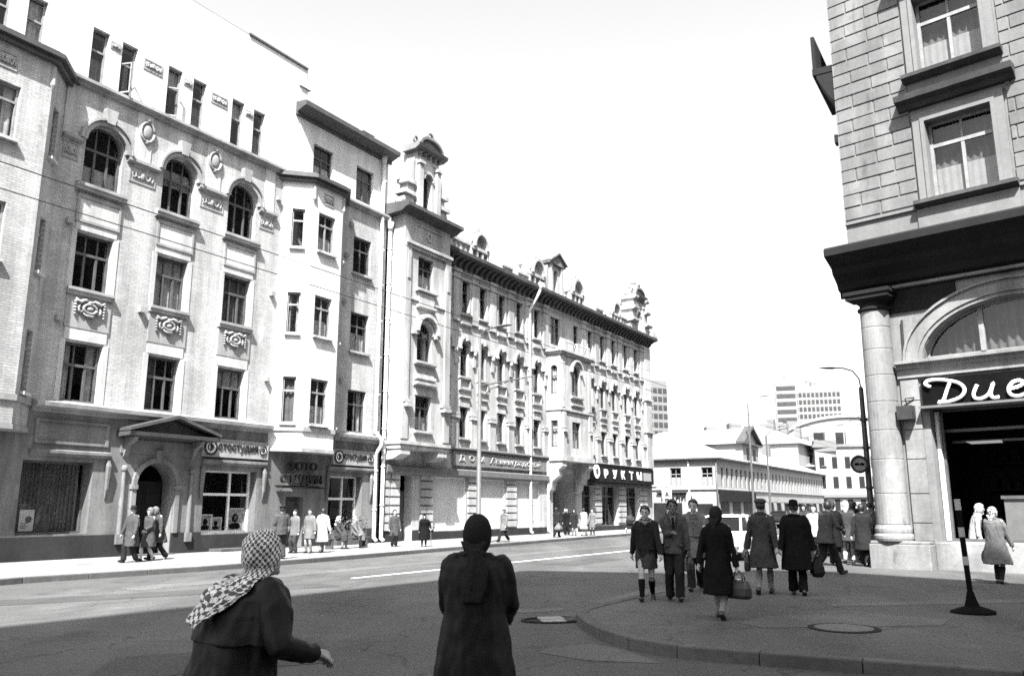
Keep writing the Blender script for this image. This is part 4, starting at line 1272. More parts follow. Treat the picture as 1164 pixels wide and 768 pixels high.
for ch, wd in (("Р", .62), ("У", .7), ("К", .66), ("Т", .7), ("Ы", .95)):
    lettering(ch, x, d + .02, .22, wd * .88, .6, MAT['letters_white'], t, MAIN, depth=.06, bold=.03); x += 1.42
m = MB(MAIN); m.box(w - 1.9, w - .5, d, d + .04, .2, .8); m.build("badge", MAT['board'], t)
m = MB(MAIN); m.box(-w, w, 0, .45, -.3, -.2); m.build("awning_slab", MAT['fascia_dark'], t)

# ================================================================== corner building on the right
RU = Vector((0.7255, -0.6882, 0)); RN = Vector((RU.y, -RU.x, 0))
RP = Vector((9.187, 21.938, 0))
RRZ = math.atan2(RU.y, RU.x)
def RW(a, o, z=0.0):
    p = RP + RU * a + RN * o
    return Vector((p.x, p.y, z))
C = thing("corner_house", "rusticated stone corner house with engaged column and arched shop window", "building", RW(0, 0), RRZ)
F5 = (0, -.5, 1, 0)          # main wall plane lies half a metre behind the plinth
# direction of the side street wall, in (a, o)
sa, so = U.dot(RU), U.dot(RN)
SIDE_LOW = (.5 + sa * 46, -.5 + so * 46, -sa, -so)
SIDE = (-.04 + sa * 46, -.5 + so * 46, -sa, -so)       # runs from far end back to the corner
WL = 14.0
hol = [(1.62, WL - 5, .8, 4.12, 0, .9)]
# lower wall with the big arch: arch centre a=3.75
AC, AW, ASP = 3.75, 2.15, 5.4
m = MB(F5)
wall_sheet(m, .5, WL, 0, 4.9, [(1.62, 6.0, .8, 4.12, 0, .55), (7.6, 12, .8, 4.12, 0, .55)], 0)
wall_sheet(m, .5, WL, 4.9, 7.45, [(AC - AW, AC + AW, 5.35, 6.75, 1.4, .45), (AC + 6 - AW, AC + 6 + AW, 5.35, 6.75, 1.4, .45)], 0)
m.set(SIDE_LOW); wall_sheet(m, 0, 46, 0, 7.45, [(42 - 4 * k, 44.2 - 4 * k, .8, 4.1) for k in range(10)], 0)
m.build("lower_wall", MAT['stone'], C, fix=False)
# arch mouldings
m = MB(F5)
arch_band(m, AC - AW, AC + AW, 5.38, 1.37, .1, -.2, .06, 22); arch_band(m, AC - AW - .1, AC + AW + .1, 5.38, 1.47, .3, 0, .1, 22); arch_band(m, AC - AW - .4, AC + AW + .4, 5.38, 1.77, .06, 0, .16, 22)
m.build("arch_moulding", MAT['stone'], C)
m = MB(F5)
m.prism_oz([(0, 4.92), (.1, 4.94), (.1, 5.14), (.16, 5.18), (.16, 5.26), (.28, 5.3), (.28, 5.38), (0, 5.4)], .95, WL)
m.build("transom_cornice", MAT['stone'], C)
# arch window: frame, panes, drapes
wi = MB(F5)
arch_band(wi, AC - AW + .08, AC + AW - .08, 5.42, 1.25, .09, -.36, -.28, 22)
wi.box(AC - AW + .08, AC + AW - .08, -.36, -.28, 5.38, 5.5)
for x in (-.78, .78): wi.box(AC + x - .06, AC + x + .06, -.37, -.26, 5.5, 6.6)
aw = wi.build("window", MAT['frame_mid'], C)
g = MB(F5); g.poly([(AC - AW + .1, -.32, 5.42)] + [(AC + AW - .1, -.32, 5.42)] + [(x, -.32, z) for x, z in reversed(arc_pts(AC - AW + .1, AC + AW - .1, 5.42, 1.28, 20))][1:-1]); g.build("pane", MAT['glass'], aw, fix=False)
m = MB(F5); r0, r1 = [], []
for i in range(121):
    x = AC - AW + .05 + (2 * AW - .1) * i / 120; d = -.52 + .04 * math.sin(i * 1.1) + .02 * math.sin(i * .37)
    r0.append((x, d, 5.3)); r1.append((x, d, 6.78))
m.loft([r0, r1], caps=False, closed=False); m.build("curtain", MAT['drape'], aw, fix=False, smooth=True)
# column
def column(a):
    m = MB(MAIN)
    ca, co = a, -.38
    m.lathe([(.46, .8), (.48, .86), (.48, .93), (.44, .98), (.45, 1.04), (.45, 1.1), (.405, 1.2)], 24, (ca, co, 0))
    k = 0; z = 1.2
    joints = [1.2, 1.98, 2.85, 3.6, 4.35, 5.05, 5.75, 6.35, 6.8]
    prof = []
    for z0, z1 in zip(joints[:-1], joints[1:]):
        r = lambda z: .40 - .035 * ((z - 1.2) / 5.6) ** 1.6
        prof += [(r(z0) - .012, z0), (r(z0), z0 + .018), (r(z1), z1 - .018), (r(z1) - .012, z1)]
    m.lathe(prof, 28, (ca, co, 0))
    m.build("column", MAT['stone'], C); m = MB(MAIN)
    m.lathe([(.365, 6.8), (.42, 6.84), (.42, 6.9), (.36, 6.93), (.36, 7.02), (.5, 7.12)], 28, (ca, co, 0))
    m.set(MAIN); 
    m.box(ca - .56, ca + .56, co - .1, co + .52, 7.12, 7.24); m.box(ca - .6, ca + .6, co - .1, co + .56, 7.24, 7.34)
    return m.build("capital", MAT['stone_dark'], C, smooth=False)
column(.52); column(8.1)
m = MB(MAIN)
m.prism_xy([(0, 0), (1.47, 0), (1.47, -.498), (0, -.498)], 0, .72); m.prism_xy([(.03, -.03), (1.44, -.03), (1.44, -.498), (.03, -.498)], .72, .8)
m.prism_xy([(1.47, -.42), (7.3, -.42), (7.3, -.498), (1.47, -.498)], 0, .78)
m.prism_xy([(7.3, 0), (8.9, 0), (8.9, -.498), (7.3, -.498)], 0, .8)
plb = m.build("plinth", MAT['stone'], C); bevel(plb, .02, 2)
m = MB(F5)
z = .8
for z0, z1 in zip([.8, 1.25, 1.98, 2.85, 3.6, 4.35], [1.25, 1.98, 2.85, 3.6, 4.35, 4.9]):
    m.box(1.0, 1.44, .004, .07, z0 + .012, z1 - .012)
m.build("pier", MAT['stone'], C)
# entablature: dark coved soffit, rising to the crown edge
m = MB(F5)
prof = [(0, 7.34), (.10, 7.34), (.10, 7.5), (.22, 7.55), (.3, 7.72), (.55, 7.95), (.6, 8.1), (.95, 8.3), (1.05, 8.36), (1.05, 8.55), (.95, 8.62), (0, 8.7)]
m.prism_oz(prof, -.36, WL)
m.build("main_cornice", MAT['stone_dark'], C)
m = MB(F5); m.box(.52, AC - 1.2, .003, .05, 6.72, 7.34); m.box(AC + 1.2, AC + 4.8, .003, .05, 6.72, 7.34); m.split_build("architrave", MAT['stone_dark'], C)  # dark frieze stone, carried down to paint in the cornice's cast shade
m = MB(F5); m.prism_oz([(.102, 7.36), (.15, 7.38), (.15, 7.45), (.102, 7.46)], 1.05, WL); m.build("taenia", MAT['stone'], C)
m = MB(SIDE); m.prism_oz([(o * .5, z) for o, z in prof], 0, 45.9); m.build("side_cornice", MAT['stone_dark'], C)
# upper storeys: base band, window surrounds, rusticated blocks
TOP = 24.0
uph = []
for wa in (3.05, 8.05, 12.2):
    for zb in (9.62, 13.25, 16.9, 20.5): uph.append((wa - .8, wa + .8, zb, zb + 2.2))
m = MB(F5)
wall_sheet(m, -.04, WL, 8.6, TOP, uph, 0, .3)
m.set(SIDE); wall_sheet(m, 0, 46, 7.45, TOP, [], 0)
m.build("upper_wall", MAT['stone_trim'], C, fix=False)
m = MB(F5); m.prism_oz([(0, 8.7), (.05, 8.72), (.05, 9.38), (.12, 9.42), (.12, 9.5), (0, 9.53)], -.06, 1.86); m.prism_oz([(0, 8.7), (.05, 8.72), (.05, 9.38), (.12, 9.42), (.12, 9.5), (0, 9.53)], 4.26, WL)
m.box(1.86, 4.26, 0, .10, 8.7, 9.4)
m.build("base_band", MAT['stone_trim'], C)
m = MB(F5)
rng = random.Random(3)
z = 9.56; row = 0; RHT = .372
def clear(x0, x1, z0, z1):
    segs = [(x0, x1)]
    for h in uph:
        b0, b1, c0, c1 = h[0] - .36, h[1] + .36, h[2] - .15, h[3] + .86
        if z1 > c0 and z0 < c1:
            ns = []
            for s0, s1 in segs:
                if s1 <= b0 or s0 >= b1: ns.append((s0, s1)); continue
                if s0 < b0: ns.append((s0, b0))
                if s1 > b1: ns.append((b1, s1))
            segs = ns
    return segs
while z < TOP - .3:
    x = -.06 - (.55 if row % 2 else 0)
    while x < WL:
        L = 1.0 + rng.uniform(-.05, .05)
        for s0, s1 in clear(max(x + .012, -.06), min(x + L - .012, WL), z, z + RHT):
            if s1 - s0 > .08: m.box(s0 + rng.uniform(0, .012), s1 - rng.uniform(0, .012), .003, .036 + rng.uniform(-.008, .008), z + .014 + rng.uniform(-.004, .004), z + RHT - .018 + rng.uniform(-.004, .004))
        x += L
    z += RHT; row += 1
rb = m.build("rustication", MAT['stone_block'], C, fix=False); bevel(rb, .012, 1)
rt = random.Random(8); tv = []
for k in range(len(rb.data.polygons)):
    if k % 6 == 0: tone = rt.choice((.9, .96, 1.0, 1.03, 1.08)) * rt.uniform(.97, 1.03)
    tv.append(tone)
rb.data.attributes.new("tone", 'FLOAT', 'FACE').data.foreach_set("value", tv)
m = MB(SIDE)
for k in range(38): m.box(30, 46.02, .003, .05, 9.56 + .372 * k + .02, 9.56 + .372 * (k + 1) - .02)
m.build("side_rustication", MAT['stone_trim'], C)
for i, h in enumerate(uph):
    b0, b1, c0, c1 = h
    m = MB(F5)
    for x0, x1 in ((b0 - .3, b0), (b1, b1 + .3)): m.box(x0, x1, .003, .09, c0, c1 + .3)
    m.box(b0, b1, .003, .09, c1, c1 + .3)
    for x0, x1 in ((b0 - .1, b0), (b1, b1 + .1)): m.box(x0, x1, .09, .13, c0, c1 + .1)
    m.box(b0, b1, .09, .13, c1, c1 + .1)
    m.build("window_surround", MAT['stone_trim'], C)
    m = MB(F5)
    m.prism_oz([(0, c1 + .42), (.12, c1 + .45), (.2, c1 + .56), (.42, c1 + .62), (.45, c1 + .78), (0, c1 + .84)], b0 - .62, b1 + .62)
    m.build("window_hood", MAT['stone_mid'], C)
    m = MB(F5)
    m.prism_oz([(0, c0), (.3, c0 - .02), (.3, c0 - .12), (.14, c0 - .2), (0, c0 - .22)], b0 - .42, b1 + .42)
    m.build("sill", MAT['stone_mid'], C)
    w_ = window(C, (b0 + b1) / 2, c0, 1.6, 2.2, (0, -.5, 1, 0), .26, nx=2, transom=.7, bar=.07, mat='frame_mid')
    if i in (0, 1, 4, 5):
        link("curtain", curtain_mesh(1.6, 2.2, 'lower', 'white_cloth', i), w_, (0, .10, 0)); link("curtain", curtain_mesh(1.6, 2.2, 'full', 'curtain_grey', i + 2), w_, (0, .2, 0))
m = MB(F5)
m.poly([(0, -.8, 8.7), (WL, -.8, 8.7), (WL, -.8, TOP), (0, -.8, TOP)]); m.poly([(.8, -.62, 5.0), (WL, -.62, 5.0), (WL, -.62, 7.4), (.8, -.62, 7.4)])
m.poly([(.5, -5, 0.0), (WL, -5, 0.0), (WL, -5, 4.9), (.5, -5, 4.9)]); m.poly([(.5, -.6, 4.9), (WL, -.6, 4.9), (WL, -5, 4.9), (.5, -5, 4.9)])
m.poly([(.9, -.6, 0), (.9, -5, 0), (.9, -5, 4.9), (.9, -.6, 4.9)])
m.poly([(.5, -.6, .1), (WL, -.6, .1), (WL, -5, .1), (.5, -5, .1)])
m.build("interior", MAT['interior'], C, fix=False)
m = MB(F5); m.box(-.04, WL, -1.2, -.9, TOP, TOP + .2)
q = [(-.04, -.5), (WL, -.5), (WL + sa * 46, -.5 + so * 46), (-.04 + sa * 46, -.5 + so * 46)]
m2 = MB(MAIN); m2.prism_xy([(x, y) for x, y in [(p[0], p[1]) for p in q]], TOP, TOP + .15); m2.build("roof", MAT['zinc'], C)
m = MB(MAIN); e = q
m.box(WL - .02, WL, -40, -.52, 0, TOP); m.build("rear_wall", MAT['stone'], C)
# balcony bracket over the side street
m = MB(SIDE)
for z0 in (13.2,):
    m.prism_oz([(0, z0), (.2, z0 + .3), (.5, z0 + .9), (.52, z0 + 1.05), (0, z0 + 1.05)], 45.2, 45.98); m.box(43, 46.0, 0, .62, z0 + 1.05, z0 + 1.25)
    m.box(43, 46.0, .5, .6, z0 + 1.25, z0 + 2.3)
m.build("balcony", MAT['stone_dark'], C)
m = MB(SIDE); m.box(45.7, 45.98, 0, .16, 12.0, 12.25); m.build("lamp_bracket", MAT['stone_dark'], C)

# shop front under the arch
sf_ = shop_window(C, 1.62, 6.0, .8, 4.12, .5, [.12], 0, 'frame_dark', F5, pane=False)      # open to the street
m = MB(F5); m.box(1.64, 1.72, -.44, -.3, .82, 4.05); m.build("sunlit_jamb_strip", MAT['frame_white'], C)  # white bar painted in as the sunlit strip of the reveal
lm, lnt, lb = new_mat("lit_ceiling_lamp"); lb.inputs["Base Color"].default_value = g3(.5); lb.inputs["Emission Color"].default_value = g3(1); lb.inputs["Emission Strength"].default_value = .09
m = MB(F5); m.poly([(2.12, -1.0, 3.3), (2.95, -1.0, 3.3), (2.75, -2.0, 3.3), (2.0, -2.0, 3.3)])
m.build("ceiling_lamp", lm, C, fix=False)
for k in range(4):      # shelves of goods along the back of the shop
    m = MB(F5); m.box(1.6, 7, -4.9, -4.5, .6 + .75 * k, .66 + .75 * k)
    for q in range(16): m.box(1.7 + q * .32, 1.9 + q * .32, -4.8, -4.55, .66 + .75 * k, .66 + .75 * k + .2 + .15 * ((q * 7 + k * 3) % 4) / 3)
    m.build("shop_shelf", MAT['fascia_dark'], C)
m = MB(F5); m.box(1.7, 6, -.9, -.8, 3.55, 3.62); m.box(1.7, 6, -1.5, -1.4, 3.3, 3.36); m.split_build("curtain_rail", MAT['fascia'], C)
ct = thing("counter", "pale shop counter with dark top inside the corner shop window", "counter", RW(3.6, -1.75, .12), RRZ)
m = MB(MAIN); m.box(-.75, 1.9, -.3, .25, 0, 1.72); m.build("front_panel", MAT['beige'], ct)
m = MB(MAIN); m.box(-.8, 1.95, -.35, .3, 1.72, 1.8); m.build("top", MAT['frame_dark'], ct)

# script sign
t = thing("shop_sign", "black panel with big white handwritten lettering over the corner shop window", "shop sign", RW(1.52, -.5, 4.16), RRZ)
m = MB(MAIN); m.box(0, 5.6, .002, .12, 0, .7); m.build("board", MAT['black_paint'], t)
m = MB(MAIN); m.prism_oz([(0, -.06), (.3, -.06), (.3, .0), (0, .02)], -.05, 5.3); m.build("ledge", MAT['fascia'], t)
def stroke(pts, r=.045):
    # smooth through the points
    P = [Vector((p[0], p[1], 0)) for p in pts]; out = []
    for i in range(len(P) - 1):
        a, b, c_, d = P[max(i - 1, 0)], P[i], P[i + 1], P[min(i + 2, len(P) - 1)]
        for k in range(6):
            u = k / 6
            out.append(.5 * ((2 * b) + (c_ - a) * u + (2 * a - 5 * b + 4 * c_ - d) * u * u + (3 * b - a - 3 * c_ + d) * u ** 3))
    out.append(P[-1])
    mm = MB(MAIN); mm.tube([(.12 + p.x * .98, .17, .05 + p.y * .6) for p in out], r, 6)
    return mm
for pts in ([(.12, .72), (.0, .86), (.1, 1.0), (.4, .98), (.78, .8), (.92, .5), (.82, .2), (.52, .04), (.28, .06)],
            [(.62, .92), (.5, .5), (.4, .12), (.3, .02), (.28, .06)],
            [(1.22, .64), (1.12, .3), (1.14, .1), (1.28, .06), (1.46, .22), (1.58, .64), (1.5, .25), (1.54, .06), (1.68, .06)],
            [(1.92, .36), (2.12, .42), (2.24, .54), (2.16, .66), (2.0, .6), (1.9, .36), (1.94, .12), (2.1, .04), (2.3, .14)],
            [(2.5, .62), (2.44, .3), (2.4, .06)], [(2.46, .4), (2.6, .62), (2.72, .58), (2.64, .06)], [(2.72, .42), (2.86, .62), (2.98, .56), (2.9, .1), (3.02, .06)],
            [(3.55, .58), (3.38, .64), (3.24, .4), (3.28, .1), (3.42, .08), (3.56, .4), (3.6, .62), (3.54, .2), (3.66, .06)]):
    stroke(pts).build("script_letter", MAT['letters_white'], t, smooth=True)
t = thing("wall_lamp", "small dark floodlight box on the pier beside the script sign", "lamp", RW(1.12, -.42, 4.1), RRZ)
m = MB(MAIN); m.box(-.18, .2, .02, .3, -.25, .1); m.build("housing", MAT['pole_dark'], t)
m = MB(MAIN); m.tube([(0, 0, .1), (0, .1, .3), (.2, .02, .32)], .02, 6); m.build("bracket", MAT['pole_dark'], t)
m = MB(F5); m.tube([(1.15, .05, 5.4), (1.18, .06, 6.5)], .03, 6); m.build("cable", MAT['pole_dark'], C)

# ------------------------------------------------------------------ tall house behind the camera, whose shadow covers the crossing
SH = Vector((math.sin(sh), math.cos(sh), 0)) * (34.0 / math.tan(R(SUN_ELEV)))
corner = [Vector((.42, 22.7, 0)), Vector((7.6, 20.9, 0)), Vector((10.4, 17.4, 0))]
cpts = [p + SH for p in corner]
lft = cpts[0] - Vector((.580, .815, 0)) * 40
rgt = cpts[2] + Vector((.80, -.6, 0)) * 40
D = thing("tall_house", "tall plain house behind the crossing that shades it", "building", (0, -20, 0))
loop = [lft] + cpts + [rgt, rgt + Vector((0, -14, 0)), lft + Vector((10, -14, 0))]
m = MB(); m.prism_xy([(p.x, p.y + 20) for p in loop], 0, 34.0); m.build("wall", MAT['a_plaster'], D)
for p0, p1 in ((lft, cpts[0]), (cpts[0], cpts[1]), (cpts[2], rgt)):
    d = p1 - p0; L = d.length; ang_ = math.atan2(d.y, d.x)
    k = int(L // 3.4)
    for f in range(7):
        m = MB()
        for i in range(k): m.box(1.7 + i * 3.4 - .6, 1.7 + i * 3.4 + .6, -.02, .06, 3.0 + f * 4.2, 5.1 + f * 4.2)
        if k:
            q_ = m.build("window_row", MAT['far_window'], D, loc=(p0.x, p0.y + 20, 0), rz=ang_)

# ================================================================== ground, kerbs, markings
m = MB(); m.poly([(-900, -300, 0), (900, -300, 0), (900, 1500, 0), (-900, 1500, 0)])
tag(m.build("road", MAT['road'], fix=False), kind="structure")
def slab(name, pts, z0, z1, mat, kerb_mat=None):
    m = MB(); m.prism_xy(pts, z0, z1)
    return tag(m.build(name, MAT[mat]), kind="structure")
KERB = [(-60, 8.5), (-16, 6.3), (-12.4, 5.75), (-8.1, 6.2), (-4, 6.1), (.7, 5.75), (10, 5.1), (22.4, 4.3), (38.5, 3.7)]
def strip(pts, w):
    """offset of an (a, o) polyline"""
    out = []
    for i, p in enumerate(pts):
        a, b = pts[max(i - 1, 0)], pts[min(i + 1, len(pts) - 1)]
        d = math.hypot(b[0] - a[0], b[1] - a[1]); out.append((p[0] - (b[1] - a[1]) / d * w, p[1] + (b[0] - a[0]) / d * w))
    return out
outer = KERB; inner = strip(KERB, -.16)
wp = lambda a, o: tuple(LW(a, o).xy)
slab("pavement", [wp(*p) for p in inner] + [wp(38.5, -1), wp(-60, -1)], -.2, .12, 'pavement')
def kerb_stones(name, outer, inner, z1, conv):
    m = MB()
    for (p, q, r_, s_) in zip(outer[:-1], outer[1:], inner[1:], inner[:-1]):
        L = math.hypot(q[0] - p[0], q[1] - p[1]); n = max(1, int(L / 1.3)); g = .0025 / max(L / n, .1)
        for i in range(n):
            t0, t1 = i / n + g / n, (i + 1) / n - g / n
            ip = lambda u, v, t: (u[0] + (v[0] - u[0]) * t, u[1] + (v[1] - u[1]) * t)
            m.prism_xy([conv(*ip(p, q, t0)), conv(*ip(p, q, t1)), conv(*ip(s_, r_, t1)), conv(*ip(s_, r_, t0))], -.2, z1)
    k = m.build(name, MAT['kerb']); bevel(k, .018, 2)
    return tag(k, kind="structure")
kerb_stones("kerb", outer, inner, .135, wp)
outer2 = [(54, 3.6), (110, 3.6), (200, 3)]; inner2 = strip(outer2, -.16)
slab("pavement", [wp(*p) for p in inner2] + [wp(200, -1), wp(54, -1)], -.2, .12, 'pavement')
kerb_stones("kerb", outer2, inner2, .135, wp)
# corner pavement on the right: street kerb, rounded tip, cross-street kerb
cp = []
tip = Vector((1.05, 13.2, 0))
for s_ in (120, 60, 30, 15, 8, 4, 2, .9): 
    p = tip + Vector((U.x, U.y, 0)) * s_ ; cp.append((p.x, p.y))
cp += [(1.03, 13.1), (.93, 12.6), (.95, 12.0), (1.0, 11.5), (1.1, 11.0), (1.36, 10.25), (1.82, 9.65), (2.6, 9.2), (3.5, 8.75), (4.75, 8.15), (8, 6.3), (20, -.8), (45, -16)]
ins = strip(cp, .17)
ins = [(x, y) for x, y in ins]
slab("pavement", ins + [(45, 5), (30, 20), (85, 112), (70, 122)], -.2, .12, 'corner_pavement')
kerb_stones("kerb", cp, ins, .135, lambda x, y: (x, y))
# white line along the carriageway
m = MB()
for k in range(-3, 12):
    pass
p0 = Vector((-3.76, 20.19, 0)); dl = Vector((.5424, .8401, 0)); nl = Vector((dl.y, -dl.x, 0))
for s0, s1 in ((0.0, 30.0), (-34, -24), (34, 80)):
    a, b = p0 + dl * s0, p0 + dl * s1; w = .075
    m.poly([tuple((a - nl * w).xy) + (.004,), tuple((b - nl * w).xy) + (.004,), tuple((b + nl * w).xy) + (.004,), tuple((a + nl * w).xy) + (.004,)])
tag(m.build("road_marking", MAT['line'], fix=False), kind="structure")
# light repaired strip of asphalt along the lit side
def patch(name, pts, z, mat):
    m = MB(); m.poly([(x, y, z) for x, y in pts]); return tag(m.build(name, mat, fix=False), kind="structure")
patchm = asphalt("patched_asphalt", 0.080, .15, .2); pale = asphalt("dusty_asphalt", 0.083, .2, .2)
patch("patched_road", [(1.3, 10.2), (1.0, 10.6), (.5, 10.5), (.3, 10.0), (.8, 9.5), (1.6, 9.3)], .004, pale)
patch("patched_road", [(.2, 13.6), (.9, 14.0), (.8, 14.4), (-.2, 13.9)], .004, pale)
patch("patched_pavement", [(3.2, 11.1), (5.6, 11.3), (6.0, 11.9), (5.3, 12.5), (3.6, 12.3), (3.0, 11.6)], .124, patchm)
trench = asphalt("trench_asphalt", 0.042, .15, .3); worn = asphalt("worn_asphalt", 0.078, .25, .3)
patch("patched_road", [(-12.5, 13.2), (-4.2, 18.9), (-3.6, 18.1), (-12.0, 12.3)], .004, trench)
patch("patched_road", [(-4.1, 8.3), (-1.9, 9.4), (-2.3, 10.6), (-4.4, 9.7)], .004, trench)
patch("patched_road", [(-7.5, 17.2), (5.5, 38.0), (5.0, 38.3), (-8.1, 17.7)], .004, worn)
patch("patched_road", [(1.8, 24.5), (3.6, 27.6), (2.6, 28.2), (.9, 25.1)], .004, trench)
patch("patched_pavement", [(5.0, 13.4), (12.0, 14.6), (12.0, 15.1), (5.0, 13.85)], .124, worn)
patch("patched_pavement", [(1.6, 13.9), (3.4, 16.8), (3.0, 17.0), (1.25, 14.1)], .124, worn)
# manhole cover on the corner pavement
mh = thing("manhole_cover", "round iron manhole cover in the dark corner pavement", "manhole cover", (4.22, 11.05, .12))
m = MB(); m.lathe([(.36, 0), (.36, .014), (.32, .016), (.0, .016)][:3] + [(.05, .017)], 28); m.build("cover", MAT['iron'], mh)
m = MB(); m.lathe([(.44, 0), (.44, .01), (.37, .01), (.37, 0)], 28); m.build("rim", MAT['dark_ring'], mh)
# storm drain at the kerb tip
dr = thing("storm_drain", "storm drain with pale concrete lip at the tip of the kerb", "storm drain", (.62, 12.75, 0), R(12))
m = MB(); m.lathe([(.5, 0), (.5, .02), (.44, .02), (.44, .006)], 24, (0, 0, 0), 1.0, .66); m.build("rim", MAT['dark_ring'], dr)
m = MB(); m.box(-.2, .16, -.02, .24, .004, .03); m.box(-.22, .12, -.25, -.05, .004, .026); m.build("lip", MAT['drain_lip'], dr)
m = MB()
for k in range(5): m.box(.15 + k * .045, .17 + k * .045, -.16, .18, .004, .022)
m.build("grate", MAT['iron'], dr)

# ================================================================== background of the street
def rows_house(name, label, a0, a1, o, z_top, rows, spacing, wmat='far_wall', end_cols=(), depth=12, roof=2.6, ww=.8, loc=None, rz=None, frame_end=True, band=None):
    """plain house with a long front along the street, its end wall, hipped roof and single windows"""
    t = thing(name, label, "building", LW(a0, o) if loc is None else loc, STREET_RZ if rz is None else rz)
    L = a1 - a0
    m = MB(MAIN)
    hs = []
    n = int((L - 1.2) / spacing)
    xs = [1.2 + spacing * (i + .5) * (L - 1.4) / (n * spacing) for i in range(n)]
    for z0, z1 in rows:
        for x in xs: hs.append((x - ww / 2, x + ww / 2, z0, z1))
    wall_sheet(m, 0, L, 0, z_top, hs, 0, .2)
    endf = (0, -depth, 0, 1)
    eh = [(depth - e - .55, depth - e + .55, z0, z1) for e in end_cols for z0, z1 in rows[:1]]
    m.set(endf); wall_sheet(m, 0, depth, 0, z_top, eh, 0, .2)
    m.set(MAIN); m.box(L - .03, L, -depth, -.22, 0, z_top); m.box(.2, L - .2, -depth, -depth + .05, 0, z_top)
    m.build("wall", MAT[wmat], t, fix=False)
    m = MB(MAIN); e = .45
    m.box(-e, L + e, -depth - e, e, z_top, z_top + .14)
    m.build("eaves", MAT['zinc'], t)
    m = MB(MAIN); z = z_top + .14; h2 = depth / 2
    v = [(-e, e, z), (L + e, e, z), (L + e, -depth - e, z), (-e, -depth - e, z), (h2 * .9, -h2, z + roof), (L - h2 * .9, -h2, z + roof)]
    m.add(v, [(0, 1, 5, 4), (1, 2, 5), (2, 3, 4, 5), (3, 0, 4)])
    k = 0
    x = 0.0
    while x < L:      # standing seams
        m.tube([(x, e, z), (min(max(x, h2 * .9), L - h2 * .9) if False else x, e - (h2 + e) * min(1, max(.02, min(x + e, L + e - x) / (h2 * .9 + e))), z + roof * min(1, max(.02, min(x + e, L + e - x) / (h2 * .9 + e))))], .03, 4); x += .8
    m.build("roof", MAT['roof_metal'], t)
    if band:
        m = MB(MAIN)
        for z in band: m.prism_oz([(0, z), (.14, z + .02), (.14, z + .12), (0, z + .16)], -.1, L)
        m.set(endf)
        for z in band: m.prism_oz([(0, z), (.14, z + .02), (.14, z + .12), (0, z + .16)], 0, depth + .1)
        m.build("string_course", MAT[wmat], t)
    gm = {}
    for z0, z1 in rows:
        for x in xs:
            key = round(z1 - z0, 2)
            if key not in gm:
                w = MB(MAIN); w.box(-ww / 2, ww / 2, -.06, 0, 0, z1 - z0); gm[key] = w.mesh("window", (MAT['far_window'],))
            link("window", gm[key], t, (x, .16, z0))
    for e_ in end_cols:
        z0, z1 = rows[0]
        window(t, depth - e_, z0, 1.1, z1 - z0, endf, .16, nx=2, transom=.66, mat='frame_mid', curtain=('half', 'curtain'))
    return t, endf, L
E1, endf, L1 = rows_house("low_house", "long white two storey house with hipped metal roof and pedimented dormer", 54.3, 103, 0.0, 6.15, [(3.62, 5.4)], 1.55,
                          end_cols=(.85, 3.95), depth=15, roof=3.3, ww=.72, band=(3.3,))
# its shop fronts
m = MB(MAIN)
m.box(.6, 12.2, .02, .35, 2.2, 3.2); m.build("shop_fascia", MAT['fascia_dark'], E1)
for a0, a1 in ((1.2, 3.6), (4.9, 7.4), (8.6, 11.6), (13.4, 16.2), (18.5, 20.2), (22, 23.6), (25.5, 27.2), (29, 31), (33, 35), (37, 39), (41, 43), (45, 47)):
    m = MB(MAIN); m.box(a0, a1, .01, .06, .4, 2.15); m.build("shop_window", MAT['far_window'], E1)
    m = MB(MAIN); m.box(a0 - .15, a1 + .15, .01, .5, 2.2, 2.3) if a0 > 13 else m.box(a0, a1, .05, .1, .3, .42); m.build("shop_trim", MAT['fascia'], E1)
m = MB(endf)
m.box(8.8, 11.6, .02, .25, .3, 2.1); m.box(13.1, 14.6, .02, .08, .8, 2.0)
m.split_build("shop_window", MAT['far_window'], E1)
drainpipe(E1, [(-.12, .1, 6.0), (-.12, .1, .2)], .07, 'pipe_grey'); 
m = MB(endf); m.tube([(15 - 2.6, .12, 6.0), (15 - 2.6, .12, .3)], .08, 8); m.build("drainpipe", MAT['pipe'], E1)
# pedimented dormer
m = MB(MAIN); da, dw = 12.2, 3.0
m.box(da - dw, da + dw, -6, .05, 6.3, 8.2); dm = m.build("dormer", MAT['far_wall'], E1)
m = MB(MAIN); m.prism_az([(da - dw - .4, 8.2), (da + dw + .4, 8.2), (da, 10.0)], -6, -.02); m.build("dormer_roof", MAT['roof_metal'], dm)
m = MB(MAIN)
m.prism_az([(da - dw - .5, 8.2), (da, 9.98), (da + dw + .5, 8.2), (da + dw + .5, 8.42), (da, 10.22), (da - dw - .5, 8.42)], -.5, .45); m.prism_oz([(0.06, 8.1), (.4, 8.15), (.4, 8.3), (.06, 8.3)], da - dw - .4, da + dw + .4)
m.build("pediment_moulding", MAT['zinc'], dm)
for x in (-1.2, 1.2):
    m = MB(MAIN); m.box(da + x - .45, da + x + .45, .05, .08, 6.6, 7.8); m.build("window", MAT['far_window'], dm)
for x, o_ in ((3.2, -8.2), (20, -5), (33, -6), (7, -11)):
    m = MB(MAIN); m.box(x - .6, x + .6, o_ - .5, o_ + .5, 7.5, 10.3); m.box(x - .7, x + .7, o_ - .6, o_ + .6, 10.3, 10.5); m.build("chimney", MAT['far_wall'], E1)
t = thing("shop_sign", "row of dark letters on the white end wall of the low house", "shop sign", E1.matrix_basis @ Vector((0, 5.9, 2.35)), 0)
t.rotation_euler = (0, 0, STREET_RZ - R(90))
m = MB(MAIN); m.box(.0, 3.0, .01, .3, .72, .8); m.build("ledge", MAT['zinc'], t)
x = .3
